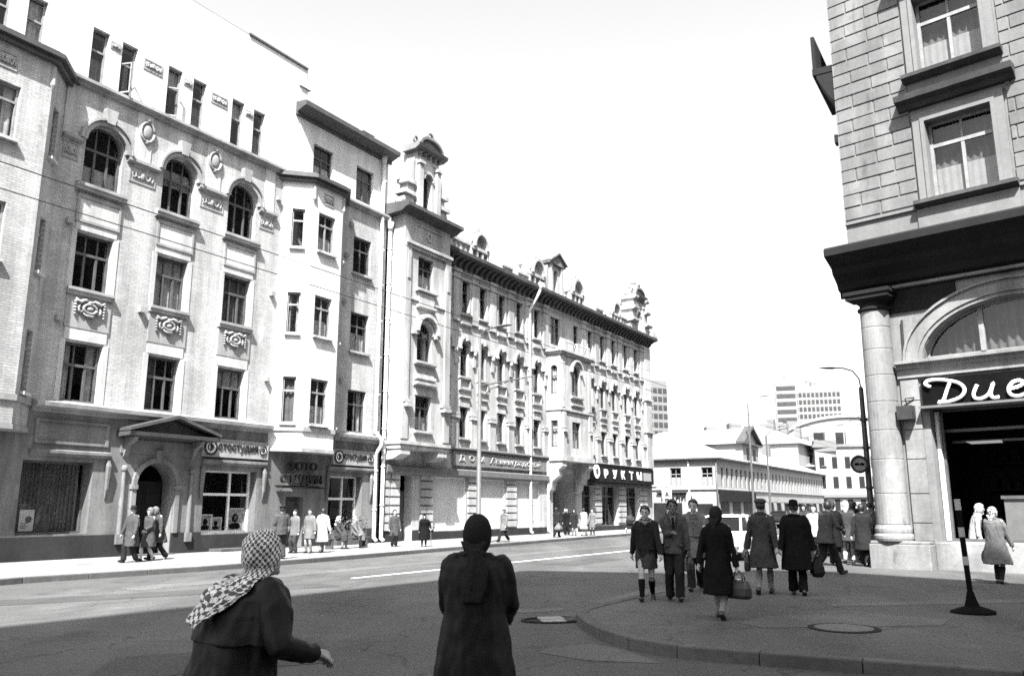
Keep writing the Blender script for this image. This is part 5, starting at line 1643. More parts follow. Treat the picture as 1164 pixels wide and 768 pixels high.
for ch in "ТКАНИ":
    lettering(ch, x, .1, 0.02, .42, .6, MAT['letters_dark'], t, MAIN, depth=.1, bold=.02); x += .54
m = MB(MAIN); m.prism_az([(3.2, .3), (3.36, .46), (3.52, .3), (3.36, .14)], .03, .08); m.build("diamond", MAT['letters_dark'], t)

G1, _, _ = rows_house("dark_house", "darker three storey house at the far end of the white terrace", 103.6, 116, .2, 7.4, [(4.9, 6.4), (2.6, 3.6)], 1.8, wmat='far_grey', depth=14, roof=1.6, ww=.8)
m = MB(MAIN); m.prism_az([(1.0, 7.5), (4.5, 7.5), (2.75, 9.3)], -2, .3); m.build("gable", MAT['far_grey'], G1)
m = MB(MAIN); m.box(0, 12, .02, .4, 2.2, 2.5); m.build("awning", MAT['fascia_dark'], G1)

# white house closing the street, with a domed hall behind it
def block(name, label, px_pts, Y, z1, rows, ncol, wmat='far_wall', depth=14, ww=.6, rz=0.0, x0=0, x1=10, cat="building"):
    t = thing(name, label, cat, ((x0 + x1) / 2, Y, 0), rz)
    W = (x1 - x0) / 2
    m = MB(); m.box(-W, W, 0, depth, 0, z1); m.build("wall", MAT[wmat], t)
    m = MB(); m.box(-W - .3, W + .3, -.3, depth + .3, z1, z1 + .4); m.build("cornice", MAT['far_grey'], t)
    for z0, z1_ in rows:
        w_ = None
        for i in range(ncol):
            x = -W + (2 * W) * (i + .5) / ncol
            if w_ is None:
                q = MB(); q.box(-ww / 2, ww / 2, -.06, .0, 0, z1_ - z0); w_ = q.mesh("window", (MAT['far_window'],))
            link("window", w_, t, (x, 0, z0))
    return t, W
H1, W = block("white_house", "tall white house with four rows of windows closing the street", None, 118, 10.2, [(1.2, 2.8), (4.4, 6.0), (7.2, 8.8)], 13, x0=43.5, x1=66, rz=R(-14), ww=.7)
m = MB(); m.box(-W, W, -.5, 0, 3.1, 3.5); m.build("string_course", MAT['far_grey'], H1)
for x in (-9, -6.2): 
    m = MB(); m.box(x - .7, x + .7, -.2, 1, 10.6, 12.4); m.build("dormer", MAT['far_wall'], H1)
m = MB(); m.prism_xy([(-11.3, 0), (-8.3, -.4), (-8.3, 3), (-11.3, 3)], 9.6, 11.2); m.build("bay", MAT['far_grey'], H1)
V1 = thing("vaulted_hall", "pale hall with curved barrel roof and two square gable windows", "building", (61, 150, 0), R(-8))
m = MB()
arc = [(13.5 * math.cos(t), 11.5 + 6.2 * math.sin(t)) for t in np.linspace(0, math.pi, 25)]
m.set(MAIN); m.prism_az([(13.5, 0)] + arc + [(-13.5, 0)], -30, 0); m.build("wall", MAT['far_wall'], V1)
m = MB(MAIN); arch_band(m, -13.5, 13.5, 11.5, 6.2, .5, -30.5, .4, 24); m.build("roof", MAT['roof_metal'], V1)
for x in (-5.4, -2.0): 
    m = MB(MAIN); m.box(x - .9, x + .9, 0, .1, 12.6, 15); m.build("window", MAT['far_window'], V1)
# roofs behind the low house
for i, (x0, x1, Y, z1, lab) in enumerate(((44, 60, 190, 18.5, "pale flat roofed block behind the street roofs"), (62, 82, 210, 21, "wide pale block with roof boxes behind the terrace"), (84, 97, 230, 24, "pale stepped block below the slab tower"), (97, 130, 240, 20, "low broad block at the foot of the slab tower"))):
    t, W = block("pale_block", lab, None, Y, z1, [(z1 - 3.2, z1 - 1.6), (z1 - 6.6, z1 - 5)], 7, x0=x0, x1=x1, ww=1.2)
    for k in range(3):
        m = MB(); x = -W + 2 * W * (k + .5) / 3; m.box(x - 1.6, x + 1.2, 2, 5, z1 + .4, z1 + 1.6 + .8 * (k % 2)); m.build("roof_box", MAT['far_grey'], t)
def aerial(parent, x, y, z, h=2.2):
    m = MB(); m.tube([(x, y, z), (x, y, z + h)], .03, 5)
    for k in range(4): m.tube([(x - .6 + .08 * k, y, z + h - .25 * k), (x + .6 - .08 * k, y, z + h - .25 * k)], .018, 4)
    m.build("aerial", MAT['pole_dark'], parent)
for x, o_, z in ((3.4, 7.6, 10.2), (9.0, 5.5, 9.3), (21, 4.6, 10.2), (30, 6.5, 9.4), (34, 5.5, 10.2), (42, 6, 9.4)): aerial(E1, x, o_, z)
for x, o_ in ((27, -6.5), (38, -5), (44, -7)):
    m = MB(MAIN); m.box(x - .5, x + .5, o_ - .5, o_ + .5, 7.5, 10.0); m.build("chimney", MAT['far_grey'], E1)
for nm_, loc_, L_, hh_, lab_ in (("roof_house", (33.5, 128, 0), 26, 11.5, "house with steep pale roof just past the hipped roof"), ("roof_house", (52, 138, 0), 34, 12.5, "long house with pale roof and chimneys in front of the vaulted hall")):
    t_ = thing(nm_, lab_, "building", loc_, STREET_RZ)
    m = MB(MAIN); m.box(0, L_, -10, 0, 0, hh_ - 3); m.build("wall", MAT['far_wall'], t_)
    m = MB(MAIN); m.prism_oz([(.5, hh_ - 3), (-5, hh_), (-10.5, hh_ - 3)], -.4, L_ + .4); m.build("roof", MAT['roof_metal'], t_)
    for k in range(4):
        m = MB(MAIN); x = L_ * (k + .5) / 4; m.box(x - .6, x + .6, -4.6, -3.6, hh_ - .6, hh_ + 1.2); m.build("chimney", MAT['far_grey'], t_); aerial(t_, x + 1.6, 5, hh_ - .5, 2.4)
    for k in range(8):
        m = MB(MAIN); x = L_ * (k + .5) / 8; m.box(x - .5, x + .5, -.05, .05, hh_ - 5.4, hh_ - 3.7); m.build("window", MAT['far_window'], t_)
G2 = thing("roof_house", "house with broad pale gabled roof behind the terrace", "building", (40.5, 118, 0), STREET_RZ)
m = MB(MAIN); m.box(0, 30, -12, 0, 0, 10.6); m.build("wall", MAT['far_wall'], G2)
m = MB(MAIN); m.prism_oz([(.5, 10.6), (-6, 13.8), (-12.5, 10.6)], -.4, 30.4); m.build("roof", MAT['roof_metal'], G2)
for x in (4, 12, 21):
    m = MB(MAIN); m.box(x - .7, x + .7, -5, -4, 12, 14.6); m.build("chimney", MAT['far_grey'], G2)
# high rises
def tower(name, label, x0, x1, Y, h, nx, nz, rz, z0w, balc=False, depth=16, wall='tower_wall'):
    t = thing(name, label, "high rise", ((x0 + x1) / 2, Y, 0), rz)
    W = (x1 - x0) / 2
    m = MB(); m.box(-W, W, 0, depth, 0, h); m.build("wall", MAT[wall], t)
    dz = (h - z0w - 1.4) / nz
    for j in range(nz):
        z = z0w + dz * j
        m = MB()
        if balc:
            for i in range(nx):
                x = -W + 2 * W * i / nx; m.box(x + .5, x + 2 * W / nx - .5, -.15, .02, z, z + dz * .5)
        else: 
            for i in range(nx):
                x = -W + 2 * W * i / nx; m.box(x + .25, x + 2 * W / nx - .25, -.15, .02, z, z + dz * .55)
        m.build("window_band", MAT['tower_window'], t)
    m = MB(); m.box(-W * .2, W * .1, 4, 8, h, h + 2.2); m.build("roof_box", MAT['far_grey'], t)
    return t, W
T1, W = tower("slab_tower", "long pale slab tower with rows of windows beyond the vaulted hall", 110.8, 128, 322, 48.5, 11, 10, R(-15), 19)
T2, W2 = tower("slab_tower", "narrow pale tower end with stacked balconies joined to the long slab", 102.6, 110.6, 320, 51, 1, 10, R(-17), 19, True)
T3, W3 = tower("slab_tower", "faint white tower rising behind the long slab", 122, 140, 360, 55, 4, 5, R(-15), 30)
T4, W4 = tower("grid_tower", "grey gridded tower just past the ornate house", 40, 54.0, 280, 44.5, 7, 12, R(24), 8, wall='grid_wall')

# right side of the far street beyond the corner house is hidden by it; the side street on the left closes with a plain wall
SW_ = thing("side_house", "plain house down the side street behind the ornate house", "building", LW(40, -30), STREET_RZ)
m = MB(MAIN); m.box(-20, 13, -10, 0, 0, 7); m.build("wall", MAT['far_wall'], SW_)
m = MB(MAIN); m.box(-20.3, 13.3, -10.3, .3, 7, 7.3); m.build("roof", MAT['zinc'], SW_)

# ================================================================== poles, wires, signs
t = thing("tram_pole", "grey steel pole with bracket arm and lamp on the far kerb", "pole", LW(6.0, 5.45, .12), STREET_RZ)
pp = LW(6.0, 5.45)
m = MB(); m.tube([(0, 0, 0), (0, 0, .5), (0, 0, .52), (0, 0, 8.75)], [.14, .14, .10, .065], 12); m.build("mast", MAT['pipe_grey'], t, smooth=True)
m = MB(MAIN); m.tube([(0, 0, 6.55), (0, 2.7, 6.75)], .03, 6); m.tube([(0, .02, 5.9), (0, .5, 6.35), (0, 1.4, 6.62)], .022, 6); m.tube([(0, 2.3, 6.4), (0, 2.3, 6.75)], .05, 8); m.tube([(0, 2.65, 6.3), (0, 2.65, 6.75)], .05, 8)
m.build("bracket_arm", MAT['pipe_grey'], t)
m = MB(MAIN); m.tube([(0, 0, 8.7), (0, .35, 8.95), (0, .9, 9.0)], .035, 8); m.build("lamp_arm", MAT['pipe_grey'], t)
m = MB(MAIN); m.tube([(0, .8, 8.99), (0, 1.0, 9.0), (0, 1.45, 9.02), (0, 1.6, 9.02)], [.05, .11, .1, .04], 8, .6); m.build("lamp_head", MAT['pipe_grey'], t)
# street lamp beside the corner column
lp = thing("street_lamp", "tall dark street lamp with curved arm behind the stone column", "street lamp", (15.3, 36, .12))
m = MB(); m.tube([(0, 0, 0), (0, 0, 1.2), (0, 0, 1.24), (0, 0, 6.6), (-.02, 0, 6.7)], [.17, .16, .13, .1, .06], 12); m.build("mast", MAT['pole_dark'], lp, smooth=True)
m = MB(); m.tube([(0, 0, 6.6), (-.05, 0, 7.05), (-.3, 0, 7.4), (-.7, 0, 7.52), (-1.1, 0, 7.54)], .035, 8); m.build("arm", MAT['pole_dark'], lp, smooth=True)
m = MB(); m.tube([(-1.0, 0, 7.53), (-1.15, 0, 7.53), (-1.5, 0, 7.53), (-1.75, 0, 7.53)], [.04, .11, .1, .04], 8, .5); m.build("lamp_head", MAT['pole_dark'], lp)
m = MB(); 
for z in (2.3, 4.0, 5.2): m.tube([(0, 0, z), (0, 0, z + .1)], .16, 10)
m.build("clamp", MAT['pole_dark'], lp)
rs = thing("round_sign", "round sign with dark ring and dark bar hung on the street lamp", "road sign", (14.85, 35.75, 3.45))
m = MB(); 
m.tube([(.33 * math.cos(q), 0, .33 * math.sin(q)) for q in np.linspace(0, 2 * math.pi, 25)], .055, 6); m.build("ring", MAT['pole_dark'], rs)
m = MB(MAIN); m.prism_az([(.31 * math.cos(q), .31 * math.sin(q)) for q in np.linspace(0, 2 * math.pi, 25)[:-1]], -.02, .01); m.build("disc", MAT['board'], rs)
m = MB(MAIN); m.box(-.2, -.04, .01, .025, -.05, .05); m.box(.04, .2, .01, .025, -.05, .05); m.box(-.04, .04, .01, .025, -.02, .02); m.build("bar", MAT['black_paint'], rs)
m = MB(); m.tube([(.3, .05, .2), (.5, .25, .2)], .02, 6); m.build("bracket", MAT['pole_dark'], rs)
# far poles with lamp arms
for i, (X, Y, h, lab) in enumerate(((24.6, 86, 12.2, "thin pale lamp pole behind the hipped roof"), (25.7, 84, 8.6, "grey trolley pole in front of the pedimented dormer"), (49, 112, 9.5, "thin pole before the far white house"))):
    t = thing("far_pole", lab, "pole", (X, Y, .12), 0, None)
    m = MB(); m.tube([(0, 0, 0), (0, 0, h)], [.13, .08], 8); m.build("mast", MAT['pipe_grey'], t)
    m = MB(); m.tube([(0, 0, h), (.3, 0, h + .4), (1.4, 0, h + .7)], .05, 6); m.tube([(1.3, 0, h + .7), (2.3, 0, h + .85)], .1, 6); m.build("lamp_arm", MAT['pipe_grey'], t)
# pedestrian crossing sign
cs = thing("crossing_sign", "white square crossing sign on thin post at the end of the fruit shop", "road sign", LW(BX + 26.3, 3.4, .12), 0)
m = MB(); m.tube([(0, 0, 0), (0, 0, 3.5)], .035, 8); m.build("post", MAT['pipe_grey'], cs)
m = MB(MAIN); m.box(-.33, .33, .04, .07, 2.15, 2.85); m.box(-.2, .05, .04, .06, 3.0, 3.5); m.build("plate", MAT['white_paint'], cs)
m = MB(MAIN); m.prism_az([(-.24, 2.26), (.24, 2.26), (0, 2.72)], .07, .076); m.build("triangle", MAT['fascia'], cs)
m = MB(MAIN); m.ell((0, .08, 2.56), (.035, .01, .035), 8, 5); m.prism_az([(-.02, 2.5), (.03, 2.5), (.06, 2.32), (.02, 2.32), (0, 2.4), (-.04, 2.3), (-.08, 2.3)], .076, .082); m.build("walking_figure", MAT['black_paint'], cs)
# barrier post
bp = thing("barrier_post", "leaning black post with white bands on a round foot", "post", (6.72, 12.62, .12))
bp.rotation_euler = (0, R(-2.2), 0)
m = MB(); m.lathe([(.3, 0), (.3, .03), (.22, .06), (.1, .1), (.07, .2), (.045, .3)], 24); m.build("foot", MAT['black_paint'], bp)
m = MB(); m.tube([(0, 0, .25), (0, 0, 1.62)], .038, 14); m.build("shaft", MAT['black_paint'], bp)
for z0, z1 in ((1.47, 1.63), (1.08, 1.22), (.68, .80)):
    m = MB(); m.tube([(0, 0, z0), (0, 0, z1)], .041, 14); m.build("white_band", MAT['band_grey'], bp)

# trolley wires
def wire(label, pts, r=.008, sag=.0, group="overhead trolley wires"):
    m = MB(); P = []
    for a, b in zip(pts[:-1], pts[1:]):
        a, b = Vector(a), Vector(b)
        for k in range(10):
            u = k / 10; p = a.lerp(b, u); p.z -= sag * 4 * u * (1 - u); P.append(p)
    P.append(Vector(pts[-1])); m.tube(P, r, 5)
    return tag(m.build("trolley_wire", MAT['wire']), label, "wire", group)
wire("upper of the two wires crossing the brick house", [tuple(LW(-45, 13.83, 6.0)), tuple(LW(-3, 13.83, 6.0)), tuple(LW(45, 13.6, 6.0)), tuple(LW(90, 13.4, 6.0))], .009)
wire("lower of the two wires crossing the brick house", [tuple(LW(-45, 12.88, 6.0)), tuple(LW(-3, 12.88, 6.0)), tuple(LW(45, 12.8, 6.0)), tuple(LW(90, 12.8, 6.0))], .009)
wire("span wire from the tram pole to the brick wall", [tuple(LW(6.0, 5.45, 6.6)), tuple(LW(4.9, .1, 11.6))], .006, 0, None)
wire("long span wire from the street lamp over the road", [(15.3, 36, 5.2), tuple(LW(33, 4.2, 7.6))], .010, .25, None)
wire("span wire from the street lamp toward the far pole", [(15.3, 36, 5.6), (25.7, 84, 8.2)], .012, .5, None)
wire("span wire with insulators above the far roofs", [tuple(LW(33, .3, 12.0)), (33.0, 84, 12.6)], .012, .5, None)
wire("short cross wire near the far white house", [(25.7, 84, 7.6), (49, 112, 8.8)], .014, .5, None)

# ================================================================== vehicles
def car(name, label, loc, rz, mat='white_paint', group=None, parts=True):
    """boxy four door saloon, 4.0 m long, front towards +x"""
    t = thing(name, label, "car", loc, rz, group)
    W = .74
    def ringx(x, zb, zs, wb, ws, zr=None, wr=None):
        pts = [(x, -wb, zb), (x, -ws, (zb + zs) / 2), (x, -ws, zs - .06), (x, -ws + .06, zs)]
        return pts + [(x, -p[1], p[2]) for p in reversed(pts)]
    m = MB()
    prof = [(-2.0, .34, .70, .62, .66), (-1.95, .28, .84, .68, .71), (-1.5, .24, .90, .72, .75), (-.6, .24, .90, .73, .76), (.6, .24, .89, .73, .76), (1.1, .24, .87, .72, .75), (1.85, .26, .80, .68, .71), (1.95, .32, .68, .62, .66)]
    m.loft([ringx(*p) for p in prof])
    body = m.build("body", MAT[mat], t); bevel(body, .03, 2)
    m = MB()
    cab = [(-1.35, .88, -1.35), (-.95, 1.36, -.95), (.15, 1.38, .15), (.75, .88, .75)]
    rings = []
    m.loft([[(-1.4, -.68, .88), (-1.4, .68, .88), (.85, .68, .88), (.85, -.68, .88)], [(-.98, -.56, 1.34), (-.98, .56, 1.34), (.2, .56, 1.34), (.2, -.56, 1.34)]])
    m.build("greenhouse", MAT['car_glass'], t)
    m = MB(); m.loft([[(-1.05, -.58, 1.335), (-1.05, .58, 1.335), (.27, .58, 1.335), (.27, -.58, 1.335)], [(-.9, -.5, 1.4), (-.9, .5, 1.4), (.1, .5, 1.4), (.1, -.5, 1.4)]])
    rf = m.build("roof", MAT[mat], t); bevel(rf, .02, 2)
    m = MB()
    for sy in (-1, 1):
        for x0, x1 in ((-1.4, -.98), (.85, .2), (-.28, -.3)): m.tube([(x0, sy * .69, .88), (x1, sy * .565, 1.345)], .035, 6)
    m.build("pillar", MAT[mat], t)
    for x in (-1.22, 1.22):
        for sy in (-1, 1):
            m = MB(); m.lathe([(.18, -.09), (.28, -.085), (.3, -.05), (.3, .05), (.28, .085), (.18, .09)], 18)
            w = m.build("wheel", MAT['rubber'], t, loc=(x, sy * .64, .3)); w.rotation_euler = (R(90), 0, 0)
            m = MB(); m.lathe([(.02, .095), (.14, .1), (.17, .08), (.17, -.08), (.14, -.1), (.02, -.095)], 16); m.build("hubcap", MAT['chrome'], w)
    for x, s_ in ((-2.03, -1), (1.98, 1)):
        m = MB(); m.box(x - .05, x + .05, -.76, .76, .36, .46); m.build("bumper", MAT['chrome'], t)
    for sy in (-.55, .55):
        m = MB(); m.box(-2.03, -1.95, sy - .09, sy + .09, .56, .72); m.build("tail_light", MAT['fascia'], t)
        m = MB(); m.tube([(1.9, sy, .66), (1.99, sy, .66)], .09, 12); m.build("headlight", MAT['chrome'], t)
    m = MB(); m.box(-2.03, -1.98, -.24, .24, .5, .6); m.build("number_plate", MAT['black_paint'], t)
    for sy in (-1, 1):
        m = MB(); m.box(-.45, -.3, sy * .765 - .01, sy * .765 + .01, .7, .73); m.build("door_handle", MAT['chrome'], t)
    return t
CARZ = STREET_RZ
car("parked_car", "white saloon car standing behind the woman in the grey beret", (7.35, 28.3, 0), CARZ)
car("parked_car", "pale saloon far down the street beyond the hatted man", (16.6, 46.5, 0), CARZ, 'light_grey')
car("parked_car", "dark saloon under the low house shop fronts", (22.3, 70, 0), CARZ, 'charcoal')

# ================================================================== bench with flower pots by the photo shop
bn = thing("bench", "low wooden bench in front of the second shop window", "bench", LW(1.5, 2.4, .12), STREET_RZ)
m = MB(MAIN); 
for k in range(3): m.box(-1.1, 1.2, -.18 + .13 * k, -.07 + .13 * k, .36, .4)
m.build("seat", MAT['wood'], bn)
for x in (-.9, 1.0):
    m = MB(MAIN); m.box(x - .04, x + .04, -.16, .18, 0, .36); m.build("leg", MAT['iron'], bn)
fb = thing("flower_box", "dark flower box with leaves below the second shop window", "flower box", LW(3.9, .35, .12), STREET_RZ)
m = MB(MAIN); m.box(-.9, .9, -.15, .2, 0, .6); m.build("box", MAT['wood'], fb)
m = MB(MAIN); rg = random.Random(5)
for k in range(160):
    c0 = Vector((rg.uniform(-.9, .9), rg.uniform(-.15, .25), .62 + rg.random() ** 1.5 * .5)); d = Vector((rg.uniform(-1, 1), rg.uniform(-1, 1), rg.uniform(-.3, 1))).normalized() * .09; s_ = d.cross(Vector((.3, .5, 1))).normalized() * .035
    m.poly([tuple(c0 - d), tuple(c0 + s_), tuple(c0 + d), tuple(c0 - s_)])
m.build("foliage", MAT['leaf'], fb, fix=False)
# pram
pr = thing("pram", "dark pram with hood and spoked wheels outside the fruit shop", "pram", LW(BX + 19.6, 3.5, .12), STREET_RZ + R(20))
m = MB(); m.loft([[(-.32 * s_, -.2 * s_, .5), (.34 * s_, -.2 * s_, .5), (.34 * s_, .2 * s_, .5), (-.32 * s_, .2 * s_, .5)] if False else [(-.36 * s_, -.22 * s_, z), (.38 * s_, -.22 * s_, z), (.38 * s_, .22 * s_, z), (-.36 * s_, .22 * s_, z)] for s_, z in ((.7, .42), (.95, .55), (1.05, .75))]); m.build("body", MAT['charcoal'], pr)
m = MB(); m.lathe([(.26, 0), (.24, .14), (.17, .26), (.05, .32)], 14, (-.14, 0, .76), 1.0, .9); m.build("hood", MAT['dark_grey'], pr)
m = MB(); m.tube([(.38, -.2, .72), (.62, -.2, .92), (.62, .2, .92), (.38, .2, .72)], .014, 6); m.build("handle", MAT['chrome'], pr)
for x in (-.28, .3):
    for y in (-.24, .24):
        m = MB(); m.tube([(x + .15 * math.cos(q), y, .16 + .15 * math.sin(q)) for q in np.linspace(0, 2 * math.pi, 17)], .014, 5)
        for q in np.linspace(0, math.pi, 5)[:-1]: m.tube([(x - .15 * math.cos(q), y, .16 - .15 * math.sin(q)), (x + .15 * math.cos(q), y, .16 + .15 * math.sin(q))], .004, 4)
        m.build("wheel", MAT['chrome'], pr)

# ================================================================== people
def fuse(mb, name, mat, parent, vox, smooth=4, fold=0.0, fold_scale=9.0, zmax=None, mats=None):
    """fuses overlapping closed shapes into one continuous skin, then adds soft cloth folds"""
    me = mb.mesh(name)
    o = bpy.data.objects.new(name, me); COL.objects.link(o)
    r = o.modifiers.new("remesh", 'REMESH'); r.mode = 'VOXEL'; r.voxel_size = vox
    s_ = o.modifiers.new("smooth", 'SMOOTH'); s_.iterations = smooth; s_.factor = .5
    out = baked(o)
    bpy.data.objects.remove(o); bpy.data.meshes.remove(me)
    if fold:
        n = len(out.vertices); co = np.zeros(n * 3); out.vertices.foreach_get("co", co); co = co.reshape(-1, 3)
        no = np.zeros(n * 3); out.vertices.foreach_get("normal", no); no = no.reshape(-1, 3)
        off = Vector((parent.location.x, parent.location.y, 0)) if parent else Vector((0, 0, 0))
        d = np.array([noise.noise(Vector((p[0] * fold_scale, p[1] * fold_scale, p[2] * fold_scale * .28)) + off) + .5 * noise.noise(Vector((p[0] * fold_scale * 2.3, p[1] * fold_scale * 2.3, p[2] * fold_scale * 1.1)) + off) for p in co])
        co = co + no * (d * fold)[:, None]
        out.vertices.foreach_set("co", co.ravel())
    out.materials.clear()
    out.materials.append(mat)
    out.polygons.foreach_set("use_smooth", [True] * len(out.polygons))
    out.update()
    return link(name, out, parent)

def ik(a, b, l1, l2, pole):
    a, b, pole = Vector(a), Vector(b), Vector(pole)
    d = b - a; L = min(d.length, (l1 + l2) * .999); dn = d.normalized()
    x = (l1 * l1 - l2 * l2 + L * L) / (2 * L); h = math.sqrt(max(0, l1 * l1 - x * x))
    pn = pole - dn * pole.dot(dn); pn.normalize()
    return a + dn * x + pn * h

def person(label, X, Y, z, h, heading, pose='stand', stride=.3, lead='r', coat=None, legs=None, skirt=None, shoes='leather', head=None, skin='skin',
           lhand=None, rhand=None, lean=0.0, width=1.0, vox=.012, hy=0.0, hp=0.0, group=None, boots=None, hair='hair_dark', face=False, belly=0.0, sit_z=.42, jacket=None, collar=True, fat=1.0, rot_head_tilt=0.0):
    """a clothed figure: one continuous body, clothes as children; x = right, y = forward"""
    k = h / 1.7
    t = thing("person", label, "person", (X, Y, z), -R(heading), group)
    t.scale = (k, k, k)
    V = vox / k
    def bend(p):
        p = Vector(p)
        if p.z > .88: p.y += lean * (p.z - .88) ** 1.35; p.z -= abs(lean) * .22 * (p.z - .88) ** 2
        return p
    sit = pose == 'sit'
    hipz = sit_z + .1 if sit else .90
    dz = hipz - .90
    def up(p): 
        p = bend(p); return Vector((p.x * width, p.y, p.z + dz))
    # feet and knees
    feet = {}
    for s_, sg in (('l', -1), ('r', 1)):
        if pose == 'walk':
            f = stride if s_ == lead else -stride * .9
            zf = .085 if s_ == lead else .085 + .30 * max(0, stride - .1)
            feet[s_] = (Vector((sg * .085, f, zf)), -14 if s_ == lead else 38)
        elif sit: feet[s_] = (Vector((sg * .1, .42, .085)), 0)
        else: feet[s_] = (Vector((sg * .10, .02 * sg, .085)), 0)
    hips = {'l': Vector((-.09, 0, hipz)), 'r': Vector((.09, 0, hipz))}
    if pose == 'walk': 
        for q in hips.values(): q.z -= .35 * stride ** 2
    knees = {s_: ik(hips[s_], feet[s_][0], .435, .41, (0, 1, .1)) for s_ in 'lr'}
    sh = {'l': up((-.175, 0, 1.40)), 'r': up((.175, 0, 1.40))}
    rp = random.Random(label)
    default = {'l': (-.27 + rp.uniform(-.03, .02), .06 + rp.uniform(-.05, .10), .80 + rp.uniform(-.01, .05)), 'r': (.27 + rp.uniform(-.02, .03), .06 + rp.uniform(-.05, .10), .80 + rp.uniform(-.01, .05))}
    width = width * rp.uniform(.95, 1.05); fat = fat * rp.uniform(.97, 1.06)
    hy = hy + rp.uniform(-16, 16); hp = hp + rp.uniform(-3, 6)
    if pose == 'walk':
        default['l'] = (-.27, .20 if lead == 'r' else -.14, .84); default['r'] = (.27, .20 if lead == 'l' else -.14, .84)
    if sit: default = {'l': (-.12, .36, .98), 'r': (.12, .36, .98)}
    hands = {'l': up(lhand or default['l']), 'r': up(rhand or default['r'])}
    elbows = {s_: ik(sh[s_], hands[s_], .29, .25, (sg * .5, -1, -.25)) for s_, sg in (('l', -1), ('r', 1))}
    HC = up((0, .02, 1.595))
    hm = Matrix.Rotation(-R(hy), 3, 'Z') @ Matrix.Rotation(-R(hp), 3, 'X') @ Matrix.Rotation(R(rot_head_tilt), 3, 'Y')
    H = lambda p: HC + hm @ Vector(p)
    # ---- body
    b = MB()
    def trunk(m, rings, n=20):
        rr = []
        for zz, yy, rx, ry in rings:
            rr.append([tuple(up((rx * math.cos(2 * math.pi * i / n), yy + ry * math.sin(2 * math.pi * i / n), zz))) for i in range(n)])
        m.loft(rr)
    trunk(b, [(.80, 0, .12, .09), (.86, 0, .155, .10), (.95, -.01, .16, .11), (1.06, 0, .13, .09), (1.2, .0, .145, .1), (1.32, 0, .165, .105), (1.41, -.01, .15, .085), (1.455, 0, .07, .06)])
    b.tube([up((0, -.01, 1.40)), HC - Vector((0, .005, .06))], [.062, .054], 12)
    hl = []
    def hell(c, r): b.ell(tuple(H(c)), r, 16, 11, hm)
    hell((0, -.012, .018), (.074, .094, .102)); hell((0, .035, -.055), (.053, .058, .06)); hell((0, .03, -.01), (.062, .062, .08))
    b.tube([H((0, .088, .03)), H((0, .105, -.005)), H((0, .112, -.025)), H((0, .092, -.034))], [.008, .012, .016, .008], 8)
    hell((0, .085, -.062), (.022, .01, .007)); hell((0, .082, -.074), (.02, .012, .008)); hell((0, .08, .03), (.05, .014, .01)); hell((0, .078, -.1), (.022, .018, .016))
    for sg in (-1, 1): hell((sg * .076, -.005, -.01), (.01, .022, .034))
    for s_, sg in (('l', -1), ('r', 1)):
        sp, ep, hp_ = sh[s_], elbows[s_], hands[s_]
        b.capsule([sp, sp.lerp(ep, .5), ep, ep.lerp(hp_, .35), hp_], [.052, .046, .038, .04, .026], 10)
        # hand: palm, four bent fingers, thumb
        d = (hp_ - ep).normalized(); side = d.cross(Vector((0, 0, 1)) if abs(d.z) < .8 else Vector((0, 1, 0))).normalized()
        if abs(d.z) >= .8: w_ax = Vector((0, 1, 0)); w_ax = (w_ax - d * w_ax.dot(d)).normalized()
        else: w_ax = side
        nrm = d.cross(w_ax) * (1 if s_ == 'l' else 1); nrm = nrm.normalized()
        if abs(d.z) >= .8 and nrm.x * sg > 0: nrm = -nrm      # curl toward the thigh
        if abs(d.z) < .8 and nrm.z > 0: nrm = -nrm
        pc = hp_ + d * .045
        b.tube([hp_ - d * .01, hp_ + d * .03, hp_ + d * .085], [.026, .036, .034], 10, .5) if False else b.capsule([hp_, pc, hp_ + d * .075], [.024, .03, .03], 10)
        for i, ln in enumerate((.068, .078, .073, .056)):
            base = hp_ + d * .075 + w_ax * (.032 - .0212 * i)
            p1 = base + (d * .86 + nrm * .45).normalized() * ln * .5; p2 = p1 + (d * .45 + nrm * .85).normalized() * ln * .5
            b.capsule([base - d * .02, p1, p2], [.0095, .009, .0075], 8)
        b.capsule([hp_ + d * .02 + w_ax * .02, hp_ + d * .05 + w_ax * .045 + nrm * .012, hp_ + d * .085 + w_ax * .05 + nrm * .03], [.013, .011, .009], 8)
        hipp, kn, (ft, pitch) = hips[s_], knees[s_], feet[s_]
        b.capsule([hipp, hipp.lerp(kn, .5), kn, kn.lerp(ft, .3), kn.lerp(ft, .65), ft], [.088, .074, .054, .056, .044, .036], 12)
        fr = Matrix.Rotation(-R(pitch), 3, 'X')
        toe = ft + fr @ Vector((sg * .02, .15, -.055)); heel = ft + fr @ Vector((0, -.045, -.05))
        b.capsule([heel, ft + fr @ Vector((0, .03, -.04)), toe], [.032, .036, .026], 10)
    fuse(b, "body", MAT[skin], t, min(V, .0075) if face or vox < .009 else V, 3)
    # ---- legs and shoes
    if legs:
        m = MB()
        for s_, sg in (('l', -1), ('r', 1)):
            hipp, kn, (ft, _) = hips[s_], knees[s_], feet[s_]
            m.tube([hipp + Vector((0, 0, .08)), hipp.lerp(kn, .45), kn, kn.lerp(ft, .5), ft + Vector((0, -.005, -.01))], [.112, .098, .082, .08, .085], 14)
        trunk(m, [(.78, 0, .1, .08), (.85, 0, .17, .115), (.95, 0, .17, .12), (1.04, 0, .15, .11)]) if not sit else m.ell((0, 0, hipz), (.19, .15, .12))
        fuse(m, "trousers", MAT[legs], t, V, 4, .018, 9)
    elif boots:
        m = MB()
